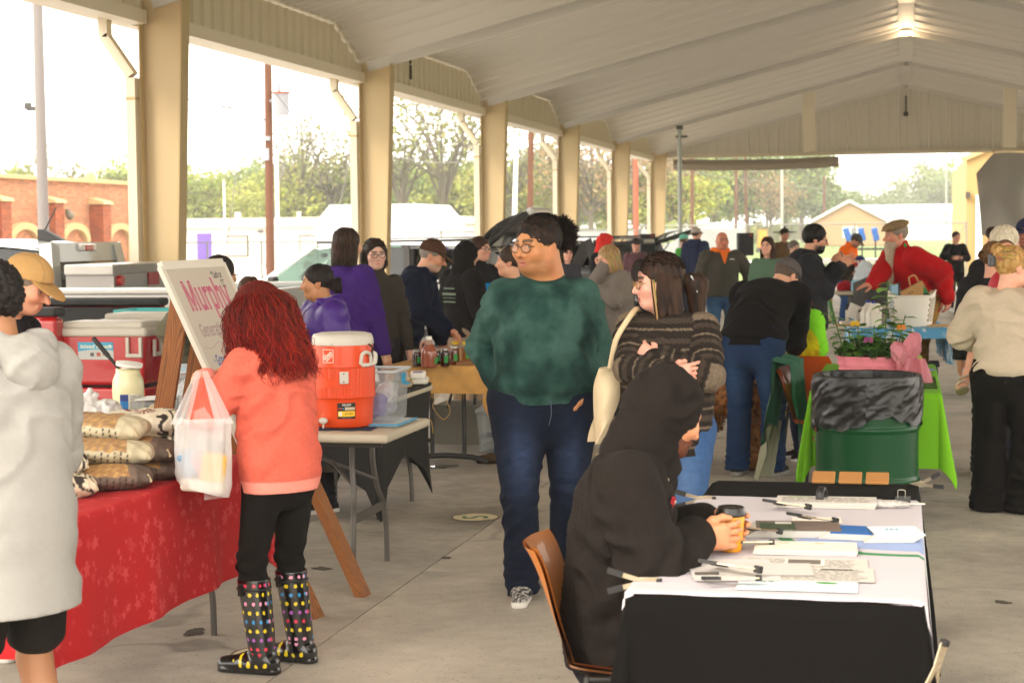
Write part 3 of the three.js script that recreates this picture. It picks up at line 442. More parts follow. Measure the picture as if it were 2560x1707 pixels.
    part(v, 'cargo_floor', bx(1.0, 0.04, 1.5, [1.9, 0.74, 0]), M(0x2c2b2a, 0.9)); part(v, 'cargo_wall', bx(0.05, 1.0, 1.6, [1.15, 1.1, 0]), M(0x1c1b1b, 0.9));
  } else part(v, 'rear_window', gridGeo(2, 4, (a, b) => [lerp(2.27, 2.02, a), lerp(1.1, 1.6, a), lerp(-1, 1, b) * lerp(0.8, 0.62, a)]), MglassD);
  return v;
}
suv('white family van with its tail gate raised behind the honey sellers', [-8.35, -0.12, -26.15], 0xc6c5c2, { gate: 0.62 });
suv('black car with a raised tail gate between the third and fourth columns', [-8.0, -0.12, -34.2], 0x1f1f20, { gate: 0.12, gateC: M(0x1c1b1a, 0.4) });
suv('silver car with a long dark tail gate held up near the fifth column', [-7.6, -0.12, -39.3], 0x8f9190, { gate: 0.30, gateC: M(0x23282b, 0.25) });
suv('dark car with roof bars parked beyond the white van', [-12.6, -0.12, -43.3], 0x2a2522, { turn: 0.1 });
suv('white car parked farther off behind the dark car', [-11.0, -0.12, -49.0], 0xd6d5d2, { turn: 0.1 });
suv('pale car parked far off by the chain link fence', [-12.8, -0.12, -53.5], 0xd9dad8, { turn: 0.1 });
function pickup(name, label, tail, z, color, o) { // nose towards -x
  const v = thing(name, label, 'pickup truck', [tail, -0.1, z]), P = carPaint(color), L = o.bed, B = M(0x2b2b2b, 0.75);
  part(v, 'bed_floor', bx(L, 0.06, 1.5, [-L / 2, 0.78, 0]), B);
  for (const s of [-1, 1]) {
    part(v, 'bed_side', mg([rb(L, 0.72, 0.07, 0.03, [-L / 2, 0.93, s * 0.86]), rb(L * 0.3, 0.3, 0.07, 0.02, [-L * 0.15, 0.46, s * 0.86])]), P); part(v, 'bed_liner', bx(L - 0.06, 0.5, 0.03, [-L / 2, 1.02, s * 0.80]), B); part(v, 'bed_rail', rb(L + 0.02, 0.06, 0.16, 0.02, [-L / 2, 1.31, s * 0.84]), o.rail || B);
    part(v, 'tail_lamp', rb(0.14, 0.34, 0.13, 0.03, [-0.05, 1.1, s * 0.865]), Mred); wheel(v, -L * 0.52, s * 0.8, 0.38, s); wheel(v, -L - 2.3, s * 0.8, 0.38, s);
  }
  part(v, 'bed_head', bx(0.06, 0.62, 1.66, [-L, 1.0, 0]), B); part(v, 'bumper', rb(0.16, 0.2, 1.8, 0.05, [0.08, 0.5, 0]), o.bumper || Mchrome);
  if (o.open) { const t = new THREE.Group(); t.name = 'tailgate'; v.add(t); part(t, 'gate_panel', rb(0.55, 0.09, 1.56, 0.02, [0.3, 0.76, 0]), P); part(t, 'gate_liner', bx(0.5, 0.02, 1.46, [0.3, 0.815, 0]), B); part(t, 'latch', rb(0.14, 0.07, 0.02, 0.01, [0.44, 0.76, 0.79]), Mblack); for (const s of [-1, 1]) part(t, 'stay_cable', rod([-0.02, 1.14, s * 0.78], [0.42, 0.82, s * 0.785], 0.009, 0.009, 6), Mblack); }
  else part(v, 'tailgate', rb(0.08, 0.56, 1.56, 0.02, [-0.03, 1.02, 0]), P);
  // cab
  const c0 = -L - 0.06;
  const low = extrude([[c0, 0.4], [c0, 1.2], [c0 - 1.6, 1.18], [c0 - 2.9, 1.08], [c0 - 3.05, 0.6], [c0 - 3.0, 0.4]], 1.66, 0.06, [0, 0, -0.83]); part(v, 'cab_body', low, P);
  const hw = y => lerp(0.84, 0.68, smooth(1.15, 1.75, y)), top = 1.73;
  part(v, 'roof', gridGeo(12, 10, (a, b) => [lerp(c0 - 0.12, c0 - 1.25, a), top + 0.06 * Math.sin(clamp(a * 1.1) * PI * 0.7) - 0.06 * Math.pow(Math.abs(b - 0.5) * 2, 3), lerp(0.72, -0.72, b)]), P);
  part(v, 'roof_lining', bx(1.05, 0.03, 1.3, [c0 - 0.7, top - 0.09, 0]), P);
  part(v, 'rear_frame', mg([bx(0.07, 0.2, 1.46, [c0 - 0.1, top - 0.08, 0], [0, 0, 0.05]), bar([c0 - 0.02, 1.18, 0.78], [c0 - 0.1, top, 0.66], 0.1, 0.16), bar([c0 - 0.02, 1.18, -0.78], [c0 - 0.1, top, -0.66], 0.1, 0.16), bx(0.08, 0.1, 1.6, [c0 - 0.02, 1.2, 0])]), P);
  part(v, 'rear_window', mg([gridGeo(1, 6, (a, b) => [lerp(c0 + 0.025, c0 - 0.05, a), lerp(1.24, top - 0.16, a), lerp(0.73, -0.73, b) * lerp(1, 0.9, a)])]), MP(0x2b2d2b, 0.06, { clearcoat: 1 })); part(v, 'slider_window', mg([-1, 1].map(s => gridGeo(1, 1, (a, b) => [lerp(c0 + 0.034, c0 - 0.036, a), lerp(1.28, top - 0.24, a), s * 0.2 + lerp(0.18, -0.18, b)]))), MP(0x4c524e, 0.05, { clearcoat: 1 }));
  part(v, 'brake_lamp', rb(0.05, 0.07, 0.34, 0.015, [c0 - 0.06, top - 0.03, 0]), M(0xd9d3cc, 0.3)); part(v, 'brake_lens', rb(0.05, 0.06, 0.15, 0.012, [c0 - 0.045, top - 0.03, 0]), Mred);
  for (const s of [-1, 1]) { for (const [a, b, w] of [[0.05, 0.12, 0.14], [0.75, 0.72, 0.08], [1.75, 1.25, 0.08]]) part(v, 'cab_pillar', bar([c0 - a, 1.18, s * 0.82], [c0 - b, top, s * 0.68], w, 0.05), P); part(v, 'side_window', gridGeo(6, 2, (a, b) => [lerp(c0 - 0.1, lerp(c0 - 1.7, c0 - 1.25, b), a), lerp(1.18, top - 0.03, b), s * hw(lerp(1.18, top, b))]), MglassD); part(v, 'wing_mirror', rb(0.12, 0.2, 0.24, 0.04, [c0 - 1.45, 1.28, s * 0.98]), Mblack); }
  part(v, 'windscreen', gridGeo(1, 4, (a, b) => [lerp(c0 - 1.78, c0 - 1.27, a), lerp(1.16, top, a), lerp(-0.78, 0.78, b) * lerp(1, 0.86, a)]), MglassD);
  if (o.antenna) part(v, 'antenna', mg([extrude([[0, 0], [0.26, 0], [0.05, 0.1], [0, 0.1]], 0.06, 0.01, [c0 - 0.48, top + 0.04, 0.1]), rod([c0 - 0.44, top + 0.12, 0.13], [c0 - 0.3, top + 0.36, 0.13], 0.008, 0.006, 6)]), Mblack);
  return v;
}
pickup('silver_pickup', 'silver pickup truck with a steel toolbox behind its cab', -5.75, -15.7, 0xa9aca8, { bed: 1.85, antenna: true, rail: carPaint(0xb2b5b1) });
pickup('red_pickup', 'red pickup truck with its tailgate down holding the red coolers', -5.45, -11.5, 0xb01216, { bed: 1.8, open: true, bumper: Mblack });
{ // diamond plate toolbox
  const n = 256, bump = dataTex(n, (u, v) => { const k = (a, b, s) => { const x = (u * 8 + a) % 1 - 0.5, y = (v * 8 + b) % 1 - 0.5, p = (x + s * y) * 0.7, q = (x - s * y) * 0.7; return Math.exp(-(p * p * 60 + q * q * 9)); }; const h = 255 * clamp(k(0, 0, 1) + k(0.5, 0.5, -1)); return [h, h, h]; }, false);
  bump.repeat.set(3, 3); const b2 = bump.clone(); b2.repeat.set(6, 1.3); const b3 = bump.clone(); b3.repeat.set(2.2, 1.3); const m = M(0x9a9894, 0.38, { metalness: 0.9, bumpMap: b2, bumpScale: 0.004 });
  const t = thing('truck_toolbox', 'diamond plate steel toolbox across the bed of the silver pickup', 'toolbox', [-7.28, 1.1, -15.6]);
  part(t, 'box', rb(0.48, 0.24, 1.5, 0.01, [0, 0.14, 0]), m); const lid = part(t, 'lid', rb(0.5, 0.1, 1.54, 0.02, [0, 0.3, 0]), M(0xa8a6a0, 0.35, { metalness: 0.9, bumpMap: b3, bumpScale: 0.004 })); part(t, 'lock_knob', xf(cy(0.045, 0.05, 0.05, [0, 0, 0], [0, 0, -PI / 2]), [0.26, 0.2, 0.66]), M(0xa01818, 0.4)); part(t, 'badge', bx(0.01, 0.12, 0.24, [0.248, 0.2, -0.1]), M(0x8f1f1c, 0.5));
}

// ================= PEOPLE =================
// --- signed distance fields and a surface-nets mesher ---
class Field {
  constructor(k = 0.03) { this.k = k; this.p = []; this.sub = []; this.clip = []; this.lo = [1e9, 1e9, 1e9]; this.hi = [-1e9, -1e9, -1e9]; }
  grow(c, r) { for (let i = 0; i < 3; i++) { this.lo[i] = Math.min(this.lo[i], c[i] - r); this.hi[i] = Math.max(this.hi[i], c[i] + r); } }
  cone(a, b, ra, rb = ra, k) { this.p.push({ t: 0, a, d: [b[0] - a[0], b[1] - a[1], b[2] - a[2]], ra, rb, k }); this.grow(a, ra); this.grow(b, rb); return this; }
  slab(a, b, k) { // torso piece: a,b = [y,z,rx,rz,xoff]
    this.p.push({ t: 1, a, b, k }); for (const q of [a, b]) { const r = Math.max(q[2], q[3]); this.grow([q[4] || 0, q[0], q[1]], r); } return this; }
  ell(c, r, rx = 0, k, rz = 0) { this.p.push(this.mk(c, r, rx, k, rz)); this.grow(c, Math.max(...r)); return this; }
  mk(c, r, rx, k, rz) { return { t: 2, c, r, m: Math.min(...r), cx: Math.cos(rx), sx: Math.sin(rx), cz: Math.cos(rz), sz: Math.sin(rz), k }; }
  cut(c, r, rx = 0, k = 0.01, rz = 0) { this.sub.push(this.mk(c, r, rx, k, rz)); return this; }
  plane(n, d) { this.clip.push([...n, d]); return this; }
  one(q, x, y, z) {
    if (q.t === 0) { const d = q.d, px = x - q.a[0], py = y - q.a[1], pz = z - q.a[2]; const h = clamp((px * d[0] + py * d[1] + pz * d[2]) / (d[0] * d[0] + d[1] * d[1] + d[2] * d[2] + 1e-9)); return Math.hypot(px - d[0] * h, py - d[1] * h, pz - d[2] * h) - (q.ra + (q.rb - q.ra) * h); }
    if (q.t === 1) { const a = q.a, b = q.b, dy = b[0] - a[0], dz = b[1] - a[1], h = clamp(((y - a[0]) * dy + (z - a[1]) * dz) / (dy * dy + dz * dz + 1e-9)); const rx = a[2] + (b[2] - a[2]) * h, rz = a[3] + (b[3] - a[3]) * h, xo = (a[4] || 0) + ((b[4] || 0) - (a[4] || 0)) * h; const u = Math.hypot(y - a[0] - dy * h, z - a[1] - dz * h), w = (x - xo) * rz / rx; return (Math.hypot(u, w) - rz) * (rx > rz ? 1 : rx / rz); }
    let px = x - q.c[0], py = y - q.c[1], pz = z - q.c[2]; if (q.sz) { const t = px * q.cz + py * q.sz; py = -px * q.sz + py * q.cz; px = t; } if (q.sx) { const t = py * q.cx + pz * q.sx; pz = -py * q.sx + pz * q.cx; py = t; }
    const r = q.r, ax = px / r[0], ay = py / r[1], az = pz / r[2], k0 = Math.hypot(ax, ay, az), k1 = Math.hypot(ax / r[0], ay / r[1], az / r[2]); return k1 < 1e-6 ? -q.m : k0 * (k0 - 1) / k1;
  }
  at(x, y, z) {
    let d = 1e3; for (const q of this.p) { const e = this.one(q, x, y, z), k = q.k ?? this.k; if (e - d > k) continue; const h = Math.max(k - Math.abs(d - e), 0) / k; d = Math.min(d, e) - h * h * k * 0.25; }
    for (const q of this.sub) { const e = -this.one(q, x, y, z), k = q.k ?? 0.01; const h = Math.max(k - Math.abs(d - e), 0) / k; d = Math.max(d, e) + h * h * k * 0.25; }
    for (const c of this.clip) d = Math.max(d, c[0] * x + c[1] * y + c[2] * z - c[3]);
    return d;
  }
}
function nets(field, cell, o = {}) { // -> indexed BufferGeometry with vertex colours
  const f = (x, y, z) => field.at(x, y, z), pad = cell * 2 + (o.pad || 0), lo = (o.lo || field.lo).map(a => a - pad), hi = (o.hi || field.hi).map(a => a + pad);
  const nx = Math.ceil((hi[0] - lo[0]) / cell) + 1, ny = Math.ceil((hi[1] - lo[1]) / cell) + 1, nz = Math.ceil((hi[2] - lo[2]) / cell) + 1;
  const V = new Float32Array(nx * ny * nz).fill(1), S = 4, R = cell * S * 1.9;
  for (let k = 0; k < nz; k += S) for (let j = 0; j < ny; j += S) for (let i = 0; i < nx; i += S) {
    const c = f(lo[0] + (i + 1.5) * cell, lo[1] + (j + 1.5) * cell, lo[2] + (k + 1.5) * cell); const ie = Math.min(nx, i + S), je = Math.min(ny, j + S), ke = Math.min(nz, k + S);
    if (Math.abs(c) > R) { if (c < 0) for (let c2 = k; c2 < ke; c2++) for (let b = j; b < je; b++) for (let a = i; a < ie; a++) V[(c2 * ny + b) * nx + a] = -1; continue; }
    for (let c2 = k; c2 < ke; c2++) for (let b = j; b < je; b++) for (let a = i; a < ie; a++) V[(c2 * ny + b) * nx + a] = f(lo[0] + a * cell, lo[1] + b * cell, lo[2] + c2 * cell);
  }
  const id = new Int32Array(nx * ny * nz).fill(-1), P = [], I = [];
  for (let k = 0; k < nz - 1; k++) for (let j = 0; j < ny - 1; j++) for (let i = 0; i < nx - 1; i++) {
    const o0 = (k * ny + j) * nx + i; let m = 0; const v = [];
    for (let c = 0; c < 8; c++) { const q = V[o0 + (c & 1) + ((c >> 1) & 1) * nx + (c >> 2) * nx * ny]; v.push(q); if (q < 0) m |= 1 << c; }
    if (m === 0 || m === 255) continue; let sx = 0, sy = 0, sz = 0, n = 0;
    for (let c = 0; c < 8; c++) for (const b of [1, 2, 4]) if (!(c & b)) { const e = c | b; if ((v[c] < 0) !== (v[e] < 0)) { const t = v[c] / (v[c] - v[e]); sx += (c & 1) + (b === 1 ? t : 0); sy += ((c >> 1) & 1) + (b === 2 ? t : 0); sz += (c >> 2) + (b === 4 ? t : 0); n++; } }
    id[o0] = P.length / 3; P.push(lo[0] + (i + sx / n) * cell, lo[1] + (j + sy / n) * cell, lo[2] + (k + sz / n) * cell);
  }
  for (let k = 1; k < nz - 1; k++) for (let j = 1; j < ny - 1; j++) for (let i = 1; i < nx - 1; i++) {
    const o0 = (k * ny + j) * nx + i, a = V[o0] < 0, st = [1, nx, nx * ny];
    for (let ax = 0; ax < 3; ax++) { const b = V[o0 + st[ax]] < 0; if (a === b) continue; const u = st[(ax + 1) % 3], w = st[(ax + 2) % 3]; const q = [id[o0 - u - w], id[o0 - w], id[o0], id[o0 - u]]; if (q.some(e => e < 0)) continue; if (a) I.push(q[0], q[1], q[2], q[0], q[2], q[3]); else I.push(q[0], q[2], q[1], q[0], q[3], q[2]); }
  }
  const g = new THREE.BufferGeometry(); g.setAttribute('position', new THREE.Float32BufferAttribute(P, 3)); g.setIndex(I); g.computeVertexNormals();
  if (o.disp) { const p = g.attributes.position, n = g.attributes.normal; for (let i = 0; i < p.count; i++) { const x = p.getX(i), y = p.getY(i), z = p.getZ(i), d = o.disp(x, y, z); p.setXYZ(i, x + n.getX(i) * d, y + n.getY(i) * d, z + n.getZ(i) * d); } g.computeVertexNormals(); }
  const col = o.col || (() => [1, 1, 1]), C = new Float32Array(P.length); const p = g.attributes.position, n = g.attributes.normal;
  for (let i = 0; i < p.count; i++) { const c = col(p.getX(i), p.getY(i), p.getZ(i), n.getX(i), n.getY(i), n.getZ(i)); C[3 * i] = c[0]; C[3 * i + 1] = c[1]; C[3 * i + 2] = c[2]; }
  g.setAttribute('color', new THREE.BufferAttribute(C, 3)); return g;
}
const V3 = (...a) => new THREE.Vector3(...a);
function mergeC(list) { return mergeGeometries(list.map(g => { const q = g.clone(); if (q.attributes.uv) q.deleteAttribute('uv'); return q; })); }
function tint(g, c) { const n = g.attributes.position.count, a = new Float32Array(n * 3); for (let i = 0; i < n; i++) a.set(c, i * 3); g.setAttribute('color', new THREE.BufferAttribute(a, 3)); if (!g.index) g = mergeVertices(g.deleteAttribute('uv')); return g; }
const Mskin = MP(0xffffff, 0.55, { vertexColors: true, sheen: 0.15 }), Mcloth = MP(0xffffff, 0.95, { vertexColors: true, specularIntensity: 0.35 }), Mhair = MP(0xffffff, 0.62, { specularIntensity: 0.5, vertexColors: true, side: THREE.DoubleSide }), Mshiny = MP(0xffffff, 0.5, { vertexColors: true });
// --- hands: wrist at origin, fingers along -y, palm facing +z, thumb towards +x (mirror for the other side) ---
const handCache = {};
function handGeo(curl, cell, thumb = 0.5) {
  const key = [curl, cell, thumb].join(); if (handCache[key]) return handCache[key];
  const F = new Field(0.008); F.cone([0, 0.03, 0], [0, -0.015, 0], 0.027, 0.028, 0.02);
  for (const [x, r] of [[0.027, 0.0145], [0.009, 0.0155], [-0.009, 0.015], [-0.026, 0.0135]]) F.cone([x * 0.6, -0.012, 0], [x, -0.088, 0], 0.019, r, 0.018);
  [[0.028, 0.040, 0.026, 0.020, 0.1], [0.0095, 0.045, 0.029, 0.021, 0.02], [-0.009, 0.042, 0.027, 0.020, -0.06], [-0.0265, 0.033, 0.021, 0.018, -0.14]].forEach(([x, a, b, c, sp2], i) => {
    let p = [x, -0.088, 0], ang = 0; [a, b, c].forEach((L, j) => { ang += curl * (j === 0 ? 1.0 : 1.15) + (i - 1.5) * 0.04; const q = [p[0] + L * sp2, p[1] - L * Math.cos(ang), p[2] + L * Math.sin(ang)]; F.cone(p, q, 0.0092 - j * 0.0008, 0.0086 - j * 0.0009, 0.005); p = q; });
  });
  const t0 = [0.018, -0.03, 0.012], t1 = [0.046, -0.062, 0.018 + 0.02 * thumb], t2 = [0.053 - 0.012 * thumb, -0.092, 0.025 + 0.035 * thumb], t3 = [0.050 - 0.02 * thumb, -0.114, 0.03 + 0.045 * thumb];
  F.cone(t0, t1, 0.018, 0.0135, 0.014).cone(t1, t2, 0.012, 0.0105).cone(t2, t3, 0.0102, 0.0085);
  return handCache[key] = nets(F, cell, {});
}
// --- heads ---
function headGeo(s, cell) {
  const F = new Field(0.018), w = s.wide || 1, j = s.jaw || 1, ch = s.chub || 0;
  F.ell([0, 0.032, -0.012], [0.074 * w, 0.084, 0.094], 0, 0.03).ell([0, -0.03, 0.022], [0.06 * w + 0.008 * ch, 0.078, 0.066 + 0.006 * ch], 0.12, 0.04).ell([0, -0.082, 0.050], [0.034 * j + 0.012 * ch, 0.026, 0.030], 0, 0.03);
  F.cone([-0.04 * j * w, -0.07, 0.0], [0.04 * j * w, -0.07, 0.0], 0.03 + 0.012 * ch, undefined, 0.04);
  F.cone([0, 0.016, 0.079], [0, -0.026, 0.103 * (s.nose || 1)], 0.0085, 0.0125, 0.012).ell([0.0115, -0.031, 0.088], [0.010, 0.0085, 0.012], 0, 0.008).ell([-0.0115, -0.031, 0.088], [0.010, 0.0085, 0.012], 0, 0.008);
  for (const q of [-1, 1]) { F.cone([q * 0.012, 0.026, 0.081], [q * 0.046, 0.024, 0.066], 0.009, 0.008, 0.014).ell([q * 0.042, -0.018, 0.06], [0.026 + 0.008 * ch, 0.022 + 0.006 * ch, 0.026], 0, 0.03); F.ell([q * 0.077 * w, -0.004, -0.012], [0.008, 0.031, 0.019], -0.2, 0.008); }
  F.cone([-0.017, -0.0575, 0.079], [0.017, -0.0575, 0.079], 0.0068, undefined, 0.008).cone([-0.014, -0.067, 0.078], [0.014, -0.067, 0.078], 0.0078, undefined, 0.008);
  F.cone([0, -0.055, -0.025], [0, -0.20, -0.045], 0.052 * (s.neck || 1) + 0.014 * ch, 0.062 * (s.neck || 1) + 0.016 * ch, 0.03);
  for (const q of [-1, 1]) F.cut([q * 0.031, 0.005, 0.098], [0.021, 0.0135, 0.022], 0, 0.012);
  F.cut([0, -0.0622, 0.094], [0.018, 0.0016, 0.014], 0, 0.004);
  const H = F; const E = new Field(0.002); for (const q of [-1, 1]) E.ell([q * 0.031, 0.004, 0.0675], [0.0145, 0.0125, 0.0125]);
  const sk = lin(s.skin || 0xd9a585), hr = lin(s.brow || s.hairC || 0x2a1d15), fr = s.freckle || 0.05, beard = s.stubble || 0, bc = lin(s.beardC || s.hairC || 0x2a1d15);
  const col = (x, y, z, nx, ny, nz) => {
    let k = 1 + 0.06 * ns(x * 40, y * 40, z * 40) + fr * ns(x * 160, y * 160, z * 160); let c = sk.map(a => a * k); const ax = Math.abs(x);
    const red = 0.35 * Math.exp(-((ax - 0.042) ** 2 + (y + 0.025) ** 2) / 0.0006) * smooth(0.03, 0.07, z) + 0.3 * Math.exp(-(x * x + (y + 0.03) ** 2) / 0.0002) * smooth(0.07, 0.1, z) + 0.4 * smooth(0.072, 0.08, ax) ; c = [c[0] * (1 + 0.06 * red), c[1] * (1 - 0.28 * red), c[2] * (1 - 0.26 * red)];
    if (z > 0.066 && ax < 0.022 && y < -0.0505 && y > -0.0755) { const t = smooth(0.022, 0.014, ax) * smooth(0.0505, 0.054, -y) * smooth(0.0755, 0.071, -y); const lc = s.lip ? lin(s.lip) : [sk[0] * 0.85, sk[1] * 0.52, sk[2] * 0.55]; c = c.map((a, i) => lerp(a, lc[i], t * 0.85)); }
    const by = 0.030 - 0.9 * (ax - 0.03) ** 2 * 8; if (z > 0.045 && ax > 0.01 && ax < 0.052 && Math.abs(y - by) < 0.0065) c = c.map((a, i) => lerp(a, hr[i], 0.8));
    if (z > 0.055 && ax > 0.016 && ax < 0.047) { const e = Math.abs(y - 0.0125 + 6 * (ax - 0.031) ** 2); if (e < 0.003) c = c.map((a, i) => lerp(a, hr[i] * 0.6, 0.75)); }
    if (beard) { const b = beard * smooth(-0.035, -0.06, y) * smooth(-0.03, 0.015, z) * (1 - smooth(0.018, 0.012, ax) * smooth(0.05, 0.055, -y) * smooth(0.076, 0.07, -y) * smooth(0.06, 0.07, z)); const m = Math.exp(-((y + 0.046) ** 2) / 0.00006 - x * x / 0.0008) * beard * (z > 0.07 ? 1 : 0); c = c.map((a, i) => lerp(a, bc[i], clamp(Math.max(b * smooth(-0.14, -0.10, y), m)))); }
    return c;
  };
  const eyeC = (x, y, z) => { const ax = Math.abs(x) - 0.031, d = Math.hypot(ax - (s.look || 0) * Math.sign(x) * 0, y - 0.004); return z > 0.074 && d < 0.0055 ? (d < 0.0026 ? [0.01, 0.01, 0.01] : lin(s.iris || 0x4a3020)) : [0.62, 0.58, 0.54]; };
  const parts = [nets(H, cell, { col })]; if (cell < 0.006) parts.push(nets(E, 0.0026, { col: eyeC })); else parts.push(nets(E, 0.004, { col: () => [0.05, 0.04, 0.035] }));
  return mergeC(parts);
}
function strandMesh(list, sides = 3) { // list of {p:[[x,y,z]..], r, c:[r,g,b], tip}
  const P = [], C = [], I = []; const a = V3(), b = V3(), t = V3(), u = V3(), w = V3();
  for (const s of list) { const base = P.length / 3, n = s.p.length; for (let i = 0; i < n; i++) { a.set(...s.p[Math.max(0, i - 1)]); b.set(...s.p[Math.min(n - 1, i + 1)]); t.subVectors(b, a).normalize(); u.set(0.3, 0.1, 1).cross(t).normalize(); w.crossVectors(t, u); const r = s.r * (i === n - 1 ? 0.25 : i === 0 ? 0.6 : 1); for (let k = 0; k < sides; k++) { const q = k / sides * 2 * PI, cu = Math.cos(q) * r, cw = Math.sin(q) * r * (s.flat || 1); P.push(s.p[i][0] + u.x * cu + w.x * cw, s.p[i][1] + u.y * cu + w.y * cw, s.p[i][2] + u.z * cu + w.z * cw); const m = s.tip ? i / (n - 1) : 0; C.push(lerp(s.c[0], s.tip?.[0] ?? 0, m), lerp(s.c[1], s.tip?.[1] ?? 0, m), lerp(s.c[2], s.tip?.[2] ?? 0, m)); if (i) { const k2 = (k + 1) % sides, o = base + (i - 1) * sides; I.push(o + k, o + k2, o + sides + k2, o + k, o + sides + k2, o + sides + k); } } } }
  const g = new THREE.BufferGeometry(); g.setAttribute('position', new THREE.Float32BufferAttribute(P, 3)); g.setAttribute('color', new THREE.Float32BufferAttribute(C, 3)); g.setIndex(I); g.computeVertexNormals(); return g;
}
